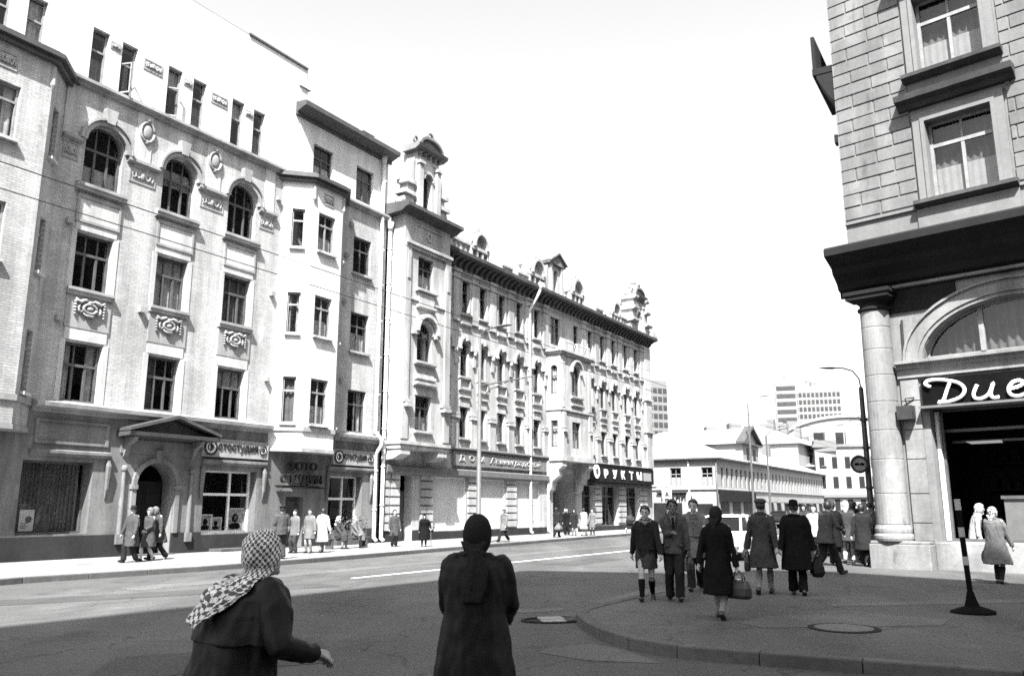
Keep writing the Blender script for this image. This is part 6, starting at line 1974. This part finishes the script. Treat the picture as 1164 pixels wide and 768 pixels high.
        for s_, sg in (('l', -1), ('r', 1)):
            kn, (ft, _) = knees[s_], feet[s_]
            m.tube([kn.lerp(ft, .22), kn.lerp(ft, .4), kn.lerp(ft, .8), ft], [.063, .064, .05, .048], 12)
        fuse(m, "stockings", MAT[boots], t, V, 2)
    for s_, sg in (('l', -1), ('r', 1)):
        m = MB(); ft, pitch = feet[s_]
        fr = Matrix.Rotation(-R(pitch), 3, 'X'); q = lambda x, y, zz: ft + fr @ Vector((x, y, zz))
        m.tube([q(0, -.075, -.045), q(0, -.05, -.042), q(sg * .006, .03, -.045), q(sg * .016, .11, -.055), q(sg * .02, .175, -.062), q(sg * .02, .19, -.066)], [.022, .042, .046, .044, .03, .012], 12)
        m.tube([q(0, -.05, -.055), q(0, -.05, -.085)], [.03, .028], 8)
        fuse(m, "shoe", MAT[shoes], t, min(V, .012), 2)
    # ---- skirt, coat
    if skirt:
        mt, hz, hr = skirt
        m = MB()
        sw = .06 if pose == 'walk' else 0
        trunk(m, [(hz, .0, hr * 1.0, hr * .8 + sw), (hz + .02, 0, hr, hr * .8 + sw), ((hz + .95) / 2, 0, (hr + .17) / 2 + .015, (hr * .8 + .12) / 2 + .02 + sw * .5), (.95, 0, .175 * fat, .125 * fat), (1.05, 0, .15 * fat, .11 * fat)], 26)
        fuse(m, "skirt", MAT[mt], t, V, 3, .016, 13)
    if coat:
        mt, hz, hr = coat
        f = fat
        m = MB()
        sw = .05 if pose == 'walk' and hz < .75 else 0
        if sit:
            m.tube([Vector((0, -.05, hipz)), Vector((0, .2, hipz + .02)), Vector((0, .40, hipz - .02)), Vector((0, .43, hipz - .22))], [.19, .19, .17, .15], 14)
            rings = [(.84, 0, .17 * f, .15 * f)]
        else:
            rings = [(hz, 0, hr, hr * .78 + sw), (hz + .015, 0, hr * 1.0, hr * .78 + sw), (hz + (1.0 - hz) * .5, 0, (hr + .185 * f) / 2, (hr * .78 + .14 * f) / 2 + sw * .6 + belly * .3), (.95, belly * .5, .192 * f, .145 * f + belly * .5)]
        rings += [(1.06, belly * .5, .178 * f, .135 * f + belly * .5), (1.18, belly * .3, .185 * f, .135 * f + belly * .2), (1.30, 0, .198 * f, .135 * f), (1.385, -.01, .188 * f, .115 * f), (1.43, -.01, .135, .092), (1.462, 0, .08, .075)]
        trunk(m, rings, 28)
        cuff = []
        for s_, sg in (('l', -1), ('r', 1)):
            sp, ep, hp_ = sh[s_], elbows[s_], hands[s_]
            m.capsule([sp + Vector((-sg * .02, 0, -.015)), sp.lerp(ep, .45), ep], [.074 * f, .068 * f, .06], 12)
            m.tube([ep - (hp_ - ep).normalized() * .03, ep, ep.lerp(hp_, .5), hp_ - (hp_ - ep).normalized() * .0], [.05, .062, .057, .052], 12)
        if collar: m.tube([up((.1 * math.cos(q), .0 + .085 * math.sin(q), 1.452 - .02 * math.sin(q))) for q in np.linspace(0, 2 * math.pi, 15)], .026, 8)
        co_ = fuse(m, "coat" if hz < .75 else "jacket", MAT[mt], t, V, 4, .021, 8)
        if face:
            pk_ = MB()
            for sg in (-1, 1): pk_.box(sg * .11 - .05, sg * .11 + .05, .13 * f, .158 * f, .93, .965)
            for q in pk_.islands(): q.build("pocket_flap", MAT[mt], co_)
            bm_ = MB()
            for i in range(4): bm_.ell(tuple(up((.01, .155 * f + belly * .5, 1.28 - .12 * i))), (.012, .008, .012), 8, 5)
            bm_.build("button", MAT['black_paint'], co_)
            bm_ = MB()
            for sg in (-1, 1): bm_.prism_az([(0, 0), (sg * .09, .10), (sg * .05, .14), (sg * .015, .12)] if False else [(0, 0), (sg * .08, .08), (sg * .10, .02)], -.006, .006)
            lp_ = bm_.build("lapel", MAT[mt], co_, loc=tuple(up((0, .135 * f, 1.36)))); lp_.rotation_euler = (0, 0, R(180))
    # ---- head
    kind, hmat = head or ('hair', hair)
    def shell(scale, cut, mat, name, th=.006, extra=None, off=(0, -.012, .018)):
        me = MB(); me.ell((0, 0, 0), (.074 * scale, .094 * scale, .102 * scale), 28, 20)
        rings_keep = []
        m2 = MB()
        vs = me.v; fs = [f_ for f_ in me.f if not cut(sum((Vector(vs[i]) for i in f_), Vector()) / len(f_))]
        if extra: m2v = [extra(Vector(v)) for v in vs]
        else: m2v = [Vector(v) for v in vs]
        m2.v = [tuple(H(v + Vector(off))) for v in m2v]; m2.f = [list(f_) for f_ in fs]; m2.fm = [0] * len(fs)
        o = m2.build(name, MAT[mat] if isinstance(mat, str) else mat, t, smooth=True)
        sm = o.modifiers.new("thickness", 'SOLIDIFY'); sm.thickness = th * 2; sm.offset = 1
        return o
    if kind in ('hair', 'hairw', 'bun'):
        low = -.03 if kind == 'hair' else -.09
        shell(1.09, lambda c: (c.y > .03 and c.z < .072 + .012 * math.sin(c.x * 60)) or (c.z < low + (.03 if c.y > -.02 else -.02)) or (c.y > -.01 and c.z < .03), hmat, "hair", .01,
              lambda v: v * (1 + .07 * noise.noise(v * 35)))
        if kind == 'bun':
            m = MB(); m.ell(tuple(H((0, -.12, .02))), (.045, .035, .045), 10, 7); m.build("bun", MAT[hmat], t, smooth=True)
    elif kind == 'scarf':
        o = shell(1.2, lambda c: (c.y > .052 and -.1 < c.z < .06) and abs(c.x) < .062, hmat, "headscarf", .006,
                  lambda v: Vector((v.x * (1.0 + .15 * max(0, -v.z * 8)), v.y * (1.02 if v.y > 0 else 1.06), v.z * (1.22 if v.z < 0 else 1.0))) * (1 + .03 * noise.noise(v * 22)))
        m = MB()     # corner hanging at the nape and the knot under the chin
        rr = []
        for u in (0, .3, .6, .85, 1):
            wd = .085 * (1 - u) + .012; c0 = H((0, -.105 - .02 * u, -.04)) + Vector((0, -.012 * u, -.2 * u))
            rr.append([tuple(c0 + Vector((wd * math.cos(q), .018 * math.sin(q), 0))) for q in np.linspace(0, 2 * math.pi, 11)[:-1]])
        m.loft(rr)
        m.build("scarf_corner", MAT[hmat] if isinstance(hmat, str) else hmat, o, smooth=True)
        m = MB(); m.ell(tuple(H((0, .07, -.125))), (.03, .025, .022), 8, 6); m.build("scarf_knot", MAT[hmat] if isinstance(hmat, str) else hmat, o, smooth=True)
    elif kind in ('beret', 'knit'):
        shell(1.06, lambda c: (c.y > .02 and c.z < .05) or c.z < -.06, hair, "hair", .006)
        m = MB()
        if kind == 'beret':
            m.ell(tuple(H((.0, -.02, .095))), (.115, .122, .05), 18, 10, hm @ Matrix.Rotation(R(12), 3, 'X')); m.tube([H((.082 * math.cos(q), -.012 + .1 * math.sin(q), .06)) for q in np.linspace(0, 6.28, 17)], .016, 6)
        else:
            m.ell(tuple(H((0, -.014, .035))), (.092, .11, .1), 18, 12, hm); m.tube([H((.09 * math.cos(q), -.014 + .108 * math.sin(q), .03)) for q in np.linspace(0, 6.28, 17)], .02, 6)
        fuse(m, "beret" if kind == 'beret' else "knitted_hat", MAT[hmat], t, min(V, .012), 2)
    elif kind in ('hat', 'cap'):
        shell(1.05, lambda c: (c.y > .02 and c.z < .05) or c.z < -.05, hair, "hair", .005)
        m = MB(); c0 = H((0, -.012, .055))
        def disc(rx, ry, zz): return [tuple(H((rx * math.cos(q), -.012 + ry * math.sin(q), zz + (.012 * math.cos(2 * q) if rx > .12 and kind == 'hat' else 0)))) for q in np.linspace(0, 2 * math.pi, 23)[:-1]]
        if kind == 'hat':
            m.loft([disc(.14, .165, .048), disc(.145, .17, .054), disc(.09, .112, .062), disc(.084, .106, .10), (disc(.074, .1, .155)), disc(.05, .08, .162)])
        else:
            m.loft([disc(.084, .104, .03), disc(.086, .106, .07), disc(.125, .14, .10), disc(.118, .134, .118), disc(.03, .03, .125)])
        o = m.build("hat" if kind == 'hat' else "peaked_cap", MAT[hmat], t, smooth=False); bevel(o, .006, 2)
        m = MB()
        if kind == 'cap': m.loft([[tuple(H((.085 * math.cos(q), -.012 + .106 * math.sin(q) + e, .035 - e * .5))) for q in np.linspace(.5, math.pi - .5, 9)] for e in (0, .05)], closed=False, caps=False); vz = m.build("visor", MAT['black_paint'], o)
        else: m.loft([disc(.0925, .114, .062), disc(.0925, .114, .08)], caps=False); m.build("hat_band", MAT['black_paint'], o)
    if face:
        for sg in (-1, 1):
            m = MB(); m.ell(tuple(H((sg * .03, .083, .012))), (.014, .008, .007), 10, 6, hm); m.build("eye", MAT['black_paint'], t)
            m = MB(); m.tube([H((sg * .012, .094, .032)), H((sg * .032, .09, .037)), H((sg * .05, .074, .03))], [.004, .005, .003], 6); m.build("eyebrow", MAT['hair_dark'], t)
        m = MB(); m.ell(tuple(H((0, .092, -.066))), (.024, .006, .005), 10, 5, hm); m.build("mouth", MAT['fascia'], t)
    t["hl"] = 0
    del t["hl"]
    def world(p): 
        q = Vector((p[0] * k, p[1] * k, p[2] * k)); q.rotate(Matrix.Rotation(-R(heading), 3, 'Z')); return Vector((X, Y, z)) + q
    return dict(root=t, hands={s_: world(hands[s_]) for s_ in 'lr'}, elbows=elbows, lh=hands, H=H, k=k, world=world)

def bag(label, p, heading, w=.34, h=.26, d=.13, mat='leather', drop=.3, name="handbag", shape='bag'):
    """hand bag hanging under the hand at p"""
    t = thing(name, label, "bag", (p.x, p.y, p.z - drop - h), -R(heading))
    m = MB()
    if shape == 'bag':
        m.loft([[(-w / 2 * s_, -d / 2 * e, z_), (w / 2 * s_, -d / 2 * e, z_), (w / 2 * s_, d / 2 * e, z_), (-w / 2 * s_, d / 2 * e, z_)] for s_, e, z_ in ((.94, .9, 0), (1.0, 1.05, .05), (1.0, 1.0, h * .6), (.82, .5, h))])
    else:
        m.loft([[(-w / 2 * s_ + .0, -d / 2 * e, z_), (w / 2 * s_, -d / 2 * e, z_), (w / 2 * s_, d / 2 * e, z_), (-w / 2 * s_, d / 2 * e, z_)] for s_, e, z_ in ((.7, .7, 0), (1.05, 1.1, .08), (.95, 1.0, h * .5), (.5, .4, h * .9), (.2, .25, h))])
    b = m.build("bag_body", MAT[mat], t); bevel(b, .025, 3)
    m = MB()
    for y in (-.03, .03): m.tube([(-w * .28, y, h * .9), (-w * .22, y * .8, h + drop * .6), (0, y * .3, h + drop), (w * .22, y * .8, h + drop * .6), (w * .28, y, h * .9)], .009, 6)
    m.build("handle", MAT[mat], t, smooth=True)
    m = MB(); m.box(-.03, .03, -.03, .03, h - .005, h + .02); m.build("clasp", MAT['chrome'], t)
    return t

PV = .12
# --- foreground pair seen from behind
ck, nt, bb = new_mat("checked_scarf")
tc = nt.nodes.new("ShaderNodeTexCoord")
vr = nt.nodes.new("ShaderNodeTexChecker"); vr.inputs["Scale"].default_value = 1.0
vr.inputs["Color1"].default_value = g3(.64); vr.inputs["Color2"].default_value = g3(.06)
wn_ = nt.nodes.new("ShaderNodeTexNoise"); wn_.inputs["Scale"].default_value = 1.3; nt.links.new(tc.outputs["UV"], wn_.inputs["Vector"])
ws_ = nt.nodes.new("ShaderNodeVectorMath"); ws_.operation = 'MULTIPLY_ADD'; ws_.inputs[1].default_value = (.9, .9, 0)
nt.links.new(wn_.outputs["Color"], ws_.inputs[0]); nt.links.new(tc.outputs["UV"], ws_.inputs[2]); nt.links.new(ws_.outputs[0], vr.inputs["Vector"])
n_ = tex_noise(nt, 45, 4, .7); vv = mul(nt, vr.outputs["Color"], ramp(nt, n_, .3, .5, .7, 1.35))
nt.links.new(vv, bb.inputs["Base Color"]); setv(bb, Roughness=.8)
bump(nt, bb, tex_noise(nt, 160, 2), .2, .002)

def checked_scarf(P_, cape):
    """large checked kerchief: a draped sheet from the brow over the crown to a point on the back"""
    H, t = P_['H'], P_['root']
    nu, nv = 40, 44
    grid = []
    for j in range(nv + 1):
        v = j / nv; row = []
        for i in range(nu + 1):
            u = i / nu * 2 - 1                       # -1 .. 1 from left cheek to right cheek
            ang = u * R(128)                          # around the head, 0 = back
            if v < .62:                               # over the skull: from crown to nape
                th = R(8) + (v / .62) * R(122)
                rx, ry, rz_ = .094, .118, .122
                dirx, diry = math.sin(ang), -math.cos(ang)
                # at the crown the rings tilt forward to the brow
                p = Vector((rx * math.sin(th) * dirx, -.012 + ry * math.sin(th) * diry, .018 + rz_ * math.cos(th)))
                if p.y > .06: p.y = .06 + (p.y - .06) * .3
                p = Vector(H(p))
            else:                                     # the tail draping over the shoulders to a point
                w = (v - .62) / .38
                th = R(130); dirx, diry = math.sin(ang), -math.cos(ang)
                base = Vector(H((.094 * math.sin(th) * dirx * 1.02, -.012 + .118 * math.sin(th) * diry, .018 + .122 * math.cos(th))))
                tip = Vector((-.03 + .06 * u, -.19, 1.225 + .05 * abs(u)))
                p = base.lerp(tip, w)
                p.x += .10 * u * math.sin(w * math.pi); p.y -= .02 * math.sin(w * math.pi)
            nn = noise.noise(p * 16) * .012 + .004 * math.sin(ang * 9 + v * 5) * v
            c = H((0, 0, 0)); d = (p - c); d.z *= .3; d.normalize()
            row.append(tuple(p + d * nn))
        grid.append(row)
    from mathutils.bvhtree import BVHTree       # the tail lies on the coat and cape instead of sinking into them
    coat_ = [c for c in t.children if c.name.startswith("coat")][0]
    trees = [BVHTree.FromPolygons([v.co.copy() for v in o_.data.vertices], [tuple(p.vertices) for p in o_.data.polygons]) for o_ in (coat_, cape)]
    for j in range(int(nv * .5), nv + 1):
        for i in range(nu + 1):
            for q_ in range(3):
                for bv in trees:
                    p = Vector(grid[j][i]); loc, nor, idx, dist = bv.find_nearest(p)
                    if (p - loc).dot(nor) < .020 and dist < .12: grid[j][i] = tuple(loc + nor * (.022 + .006 * math.sin(i * .8 + j * .3)))
    m = MB(); m.loft(grid, caps=False, closed=False)
    me = m.mesh("headscarf", (ck,), fix=False, smooth=True)
    uvl = me.uv_layers.new(name="UVMap"); n1 = nu + 1
    for poly in me.polygons:
        for li in poly.loop_indices:
            vi = me.loops[li].vertex_index; j, i = divmod(vi, n1)
            v = j / nv; u = i / nu * 2 - 1
            uvl.data[li].uv = (u * 18 * (.62 + .5 * min(v, .62)) * (1 if v < .62 else max(.22, 1 - (v - .62) / .38 * 1.6)), v * 24 if v < .62 else 14.88 + (v - .62) * 40)
    o = link("headscarf", me, t)
    sm = o.modifiers.new("thickness", 'SOLIDIFY'); sm.thickness = .006; sm.offset = 1
    ss = o.modifiers.new("sub", 'SUBSURF'); ss.levels = ss.render_levels = 1
    return o
p1 = person("woman in black coat and checked headscarf crossing the road, seen from behind", -1.27, 3.92, 0, 1.52, 40, 'walk', .14, 'r', coat=('worn_black', .30, .33), boots='stocking', head=('none', 'white_cloth'),
            rhand=(.31, .24, 1.10), lhand=(-.2, .2, .95), collar=False, lean=.24, fat=1.38, width=1.14, vox=.008, hy=8, hp=-4, skin='skin')
m = MB()      # cape collar over the shoulders
rr = []
for zz, f_ in ((1.425, .6), (1.39, .98), (1.33, 1.22), (1.22, 1.34), (1.16, 1.36)):
    rr.append([(f_ * .235 * math.cos(q), -.0 + .24 * max(0, zz - .88) ** 1.35 + f_ * .135 * math.sin(q) - .01, zz - .24 * .22 * (zz - .88) ** 2 + (.03 if math.sin(q) > .3 else 0)) for q in np.linspace(0, 2 * math.pi, 31)[:-1]])
m.loft(rr); cape = fuse(m, "cape_collar", MAT['worn_black'], p1['root'], .009, 3, .020, 8)
checked_scarf(p1, cape)
p2 = person("woman in dark coat with long dark head shawl standing in the road, seen from behind", -.235, 5.5, 0, 1.55, 8, 'stand', coat=('worn_black', .22, .335), boots='stocking', head=('scarf', 'charcoal'),
            rhand=(.16, .3, 1.0), lhand=(-.16, .3, 1.0), fat=1.16, width=1.06, vox=.009, lean=.1)
m = MB()
rr = []
for u in np.linspace(0, 1, 7):
    wd = .04 + .05 * math.sin(u * 2.6); c0 = Vector((.015 + .02 * math.sin(u * 4), -.125 - .05 * math.sin(u * 1.6) + .02 * u, 1.50 - .36 * u))
    rr.append([tuple(c0 + Vector((wd * math.cos(q), .022 * math.sin(q) + .006 * math.cos(5 * q), 0))) for q in np.linspace(0, 2 * math.pi, 15)[:-1]])
m.loft(rr); fuse(m, "shawl_end", MAT['charcoal'], p2['root'], .008, 2, .008, 22)

# --- people on the corner pavement
a = person("woman in black jacket, short skirt and tall boots walking towards the kerb", 2.25, 14.32, PV, 1.51, 192, 'walk', .24, 'r', coat=('charcoal', .76, .21), skirt=('dark_grey', .58, .20), boots='black_cloth', head=('hair', 'hair_dark'), face=True, vox=.010, fat=1.02)
m = MB()
m.tube([(.1 * math.cos(q), .0 + .095 * math.sin(q), 1.45 - .035 * math.sin(q)) for q in np.linspace(0, 2 * math.pi, 15)], [.034] * 15, 8); m.ell((0, .10, 1.40), (.05, .03, .05), 10, 7)
fuse(m, "neck_scarf", MAT['beige'], a['root'], .012, 2)
b_ = person("man in grey open jacket and dark trousers holding one arm across his chest", 2.70, 14.25, PV, 1.61, 190, 'walk', .10, 'l', coat=('mid_grey', .80, .225), legs='charcoal', head=('hair', 'hair_dark'), skin='skin_dark', face=True, vox=.010, rhand=(.02, .26, 1.16), lhand=(-.25, .08, .86), fat=1.06)
m = MB(); m.prism_az([(-.055, 1.44), (.055, 1.44), (.012, 1.22), (-.012, 1.22)], .150, .166); sh_ = m.build("shirt_front", MAT['beige'], b_['root']); sh_.location = (0, 0, 0)
m = MB(); m.prism_az([(-.018, 1.42), (.018, 1.42), (.024, 1.25), (0, 1.2), (-.024, 1.25)], .167, .176); m.build("tie", MAT['black_cloth'], sh_)
bag("dark briefcase of the man with his arm across his chest", b_['hands']['l'] + Vector((0, 0, .0)), 190 + 80, .36, .25, .1, drop=.10, name="briefcase")
c_ = person("man in pale belted raincoat walking behind the man in the grey jacket", 3.42, 15.96, PV, 1.63, 195, 'walk', .2, 'r', coat=('light_grey', .62, .23), legs='charcoal', head=('hair', 'hair_dark'), face=True, vox=.010)
m = MB(); m.tube([(.196 * math.cos(q), .148 * math.sin(q), 1.03) for q in np.linspace(0, 2 * math.pi, 25)], .018, 6); m.build("belt", MAT['light_grey'], c_['root'])
d_ = person("woman in long black coat and dark headscarf walking away with a bag", 2.88, 11.98, PV, 1.49, 30, 'walk', .21, 'l', coat=('black_cloth', .38, .26), boots='stocking', head=('scarf', 'charcoal'), vox=.010, fat=1.04, rhand=(.30, -.02, .80))
bag("black handbag carried by the woman in the long black coat", d_['hands']['r'] + Vector((.02, 0, -.04)), 50, .34, .24, .14, drop=.14)
e_ = person("woman in dark grey coat and grey beret walking away", 4.50, 15.32, PV, 1.63, 24, 'walk', .19, 'r', coat=('dark_grey', .48, .27), boots='stocking', head=('beret', 'dark_grey'), vox=.010, fat=1.0, lhand=(-.30, .02, .82))
bag("narrow dark bag held by the woman in the grey beret", e_['hands']['l'] + Vector((0, 0, -.04)), 110, .26, .26, .1, drop=.10)
f_ = person("man in black overcoat and dark brimmed hat walking away", 5.05, 15.16, PV, 1.59, 16, 'walk', .12, 'l', coat=('black_cloth', .46, .26), legs='black_cloth', head=('hat', 'black_cloth'), vox=.010, fat=1.16, rhand=(.29, .03, .82), width=1.05)
bag("dark sagging string bag held by the man in the black overcoat", f_['hands']['r'] + Vector((.04, 0, -.04)), 90, .24, .36, .18, mat='charcoal', drop=.06, name="shopping_bag", shape='sack')
g_ = person("bending figure in grey jacket and dark trousers striding past the hatted man", 7.25, 19.7, PV, 1.66, 62, 'walk', .36, 'r', coat=('mid_grey', .72, .22), legs='charcoal', head=('hair', 'hair_dark'), vox=.011, lean=.25, rhand=(.18, .34, 1.05))
h_ = person("woman in grey coat with white kerchief and pale stockings walking away", 9.33, 23.65, PV, 1.66, 30, 'walk', .16, 'r', coat=('dark_grey', .62, .30), boots='white_socks', head=('scarf', 'white_cloth'), vox=.012, fat=1.05)
person("figure in dark coat walking close beside the corner plinth", 9.25, 22.4, PV, 1.58, 40, 'walk', .1, 'l', coat=('charcoal', .45, .26), legs='charcoal', head=('hair', 'hair_dark'), vox=.013, fat=1.1)
person("person in white blouse half hidden behind the bending figure", 8.7, 24.4, PV, 1.56, 200, 'stand', coat=('white_cloth', .75, .22), legs='charcoal', head=('hair', 'hair_dark'), vox=.014)
for i, (x, y, hd_, ct_, hh, lab) in enumerate(((10.3, 27.5, 30, 'charcoal', 'hair', "dark coated man just beyond the woman in the white kerchief"), (11.3, 28.2, 28, 'black_cloth', 'beret', "dark figure in a beret between the white kerchief and the lamp post"),
                                          (11.5, 26.6, 205, 'mid_grey', 'hair', "grey jacketed person coming towards the corner by the lamp post"), (11.9, 31.5, 30, 'dark_grey', 'hat', "small hatted man deep in the crowd by the lamp post"),
                                          (10.9, 30.8, 210, 'beige', 'hair', "small pale dressed person deep in the crowd by the lamp post"))):
    person(lab, x, y, PV, 1.6, hd_, 'walk', .15, 'r', coat=(ct_, .5, .26), legs='charcoal', head=(hh, 'hair_dark' if hh == 'hair' else 'black_cloth'), vox=.016)
for lab, x, y, hh, hd_, ct_, hk in (("dark headed person just behind the figure at the corner plinth", 10.15, 25.2, 1.62, 20, 'charcoal', 'hair'), ("person in black coat between the bending figure and the white kerchief", 8.55, 22.6, 1.64, 25, 'black_cloth', 'hair'),
        ("woman in dark kerchief deep in the pavement crowd", 10.0, 29.0, 1.6, 205, 'dark_grey', 'scarf'), ("bareheaded man in pale coat deep in the pavement crowd", 12.4, 29.3, 1.66, 30, 'light_grey', 'hair'), ("tall dark man at the street lamp foot", 13.2, 32.6, 1.7, 210, 'charcoal', 'hair')):
    person(lab, x, y, PV, hh, hd_, 'walk', .18, 'l', coat=(ct_, .5, .25), legs='charcoal', head=(hk, 'hair_dark' if hk == 'hair' else 'charcoal'), vox=.015)
pt, nt, bb = new_mat("patterned_scarf")
vo = nt.nodes.new("ShaderNodeTexVoronoi"); vo.inputs["Scale"].default_value = 34
tc = nt.nodes.new("ShaderNodeTexCoord"); nt.links.new(tc.outputs["Object"], vo.inputs["Vector"])
nt.links.new(ramp(nt, vo.outputs["Distance"], .2, .55, .6, .06), bb.inputs["Base Color"]); setv(bb, Roughness=.8)
i_ = person("woman in pale raincoat and flowered headscarf passing the corner shop window", 9.88, 17.41, PV, 1.49, 52, 'walk', .1, 'l', coat=('light_grey', .44, .30), boots='charcoal', head=('scarf', pt), vox=.011, fat=1.05, lhand=(-.2, .2, .88))
bag("dark bag held in front of the woman in the pale raincoat", i_['hands']['l'] + Vector((-.05, .02, -.05)), 60, .26, .24, .12, drop=.08)
q = RW(2.16, -1.3)
person("person in white overall standing inside the corner shop window", q.x, q.y, .12, 1.6, 120, 'stand', coat=('white_cloth', .4, .27), boots='stocking', head=('scarf', 'white_cloth'), vox=.013, lean=.25)

# --- people on the far pavement
F = lambda a, o: LW(a, o)
def far(label, a, o, h, heading, pose='walk', stride=.18, lead='r', vox=.015, **kw):
    p = F(a, o); return person(label, p.x, p.y, PV, h, heading, pose, stride, lead, vox=vox, **kw)
far("man in grey coat and cap stepping past the arched doorway", -7.97, 3.0, 1.52, 200, coat=('mid_grey', .5, .25), legs='charcoal', head=('hat', 'charcoal'), rhand=(.3, .1, .86))
cp1 = far("woman in pale kerchief walking in front of the arched doorway", -7.25, 2.75, 1.48, 205, coat=('mid_grey', .45, .26), boots='white_socks', head=('scarf', 'beige'), lhand=(-.1, .28, 1.0))
far("stooping person in grey coat beside the woman in the pale kerchief", -6.75, 2.55, 1.54, 208, stride=.26, coat=('mid_grey', .55, .26), legs='charcoal', head=('scarf', 'beige'), lean=.35)
far("policeman in peaked cap and pale tunic seen from behind near the kerb", -4.72, 5.5, 1.54, 330, 'stand', coat=('mid_grey', .78, .2), legs='dark_grey', head=('cap', 'charcoal'), lhand=(-.14, .24, 1.12), rhand=(.14, .24, 1.12))
far("woman in pale dress standing before the dark studio doorway", -1.75, 3.7, 1.44, 200, 'stand', coat=('beige', .55, .25), boots='stocking', head=('hair', 'hair_dark'))
far("woman in white coat beside the studio doorway, turned to the wall", -1.35, 3.9, 1.46, 330, 'walk', .12, coat=('white_cloth', .42, .27), boots='stocking', head=('hair', 'hair_dark'))
far("person in dark jacket between the two pale dressed women", -2.05, 3.3, 1.42, 210, 'stand', coat=('light_grey', .7, .22), legs='dark_grey', head=('hair', 'hair_dark'))
pb = F(1.05, 2.4)
person("seated old woman in white kerchief on the bench", pb.x, pb.y, PV, 1.5, 128, 'sit', coat=('dark_grey', .5, .26), boots='stocking', head=('scarf', 'white_cloth'), vox=.015, sit_z=.42)
pb = F(1.95, 2.4)
person("seated person with pale hair and light jacket at the end of the bench", pb.x, pb.y, PV, 1.5, 115, 'sit', coat=('light_grey', .5, .26), legs='charcoal', head=('hair', 'hair_grey'), vox=.015, sit_z=.42)
far("man in speckled grey coat standing by the white drainpipes", 3.5, 3.1, 1.40, 150, 'stand', coat=('mid_grey', .5, .25), legs='charcoal', head=('hair', 'hair_dark'))
ow = far("bent old woman in black leaning on a stick near the kerb", 4.0, 4.2, 1.25, 170, 'stand', coat=('black_cloth', .35, .3), boots='black_cloth', head=('scarf', 'black_cloth'), fat=1.35, lean=.3, lhand=(-.34, .2, .95))
st = thing("walking_stick", "pale walking stick held by the bent old woman", "stick", (ow['hands']['l'].x, ow['hands']['l'].y, PV), 0)
m = MB(); zt = ow['hands']['l'].z - PV; m.tube([(.03, -.05, 0), (0, 0, zt - .02)], .013, 6); m.build("shaft", MAT['wood'], st)
m = MB(); m.tube([(0, 0, zt - .02), (.02, 0, zt + .05), (.08, 0, zt + .06), (.11, 0, zt + .02)], .015, 6); m.build("handle", MAT['wood'], st)
far("man in pale jacket striding past the blinded shop windows", 9.65, 4.4, 1.42, 215, stride=.36, coat=('beige', .6, .23), legs='charcoal', head=('hair', 'hair_dark'))
pk = far("man in dark suit with a round pale bag under the white bay", 16.1, 3.6, 1.5, 40, coat=('charcoal', .72, .21), legs='charcoal', head=('hair', 'hair_dark'), stride=.12)
bag("round pale string bag carried under the white bay", pk['hands']['r'], 30, .34, .34, .3, mat='beige', drop=.06, name="shopping_bag", shape='sack')
far("dark figure in the shade of the gateway", 19.6, 2.4, 1.45, 200, 'stand', coat=('black_cloth', .5, .25), legs='charcoal', head=('hair', 'hair_dark'))
far("dark figure with white bundle beside the woman in white", 18.7, 3.3, 1.42, 180, 'stand', coat=('charcoal', .5, .25), boots='stocking', head=('scarf', 'charcoal'))
far("woman in white coat outside the fruit shop", 19.1, 3.7, 1.46, 30, 'walk', .12, coat=('white_cloth', .42, .27), boots='white_socks', head=('hair', 'hair_dark'))
far("woman in pale coat standing by the pram", 20.4, 3.6, 1.42, 210, 'stand', coat=('beige', .5, .25), boots='charcoal', head=('hair', 'hair_dark'))
far("dark figure leaning on the shop front beside the fruit shop pier", 21.6, 1.2, 1.46, 120, 'stand', coat=('charcoal', .6, .24), legs='charcoal', head=('hair', 'hair_dark'))
far("small dark figure at the far corner beyond the fruit shop", 37.4, 1.6, 1.45, 210, 'walk', .15, coat=('black_cloth', .5, .25), legs='black_cloth', head=('hair', 'hair_dark'), vox=.02)
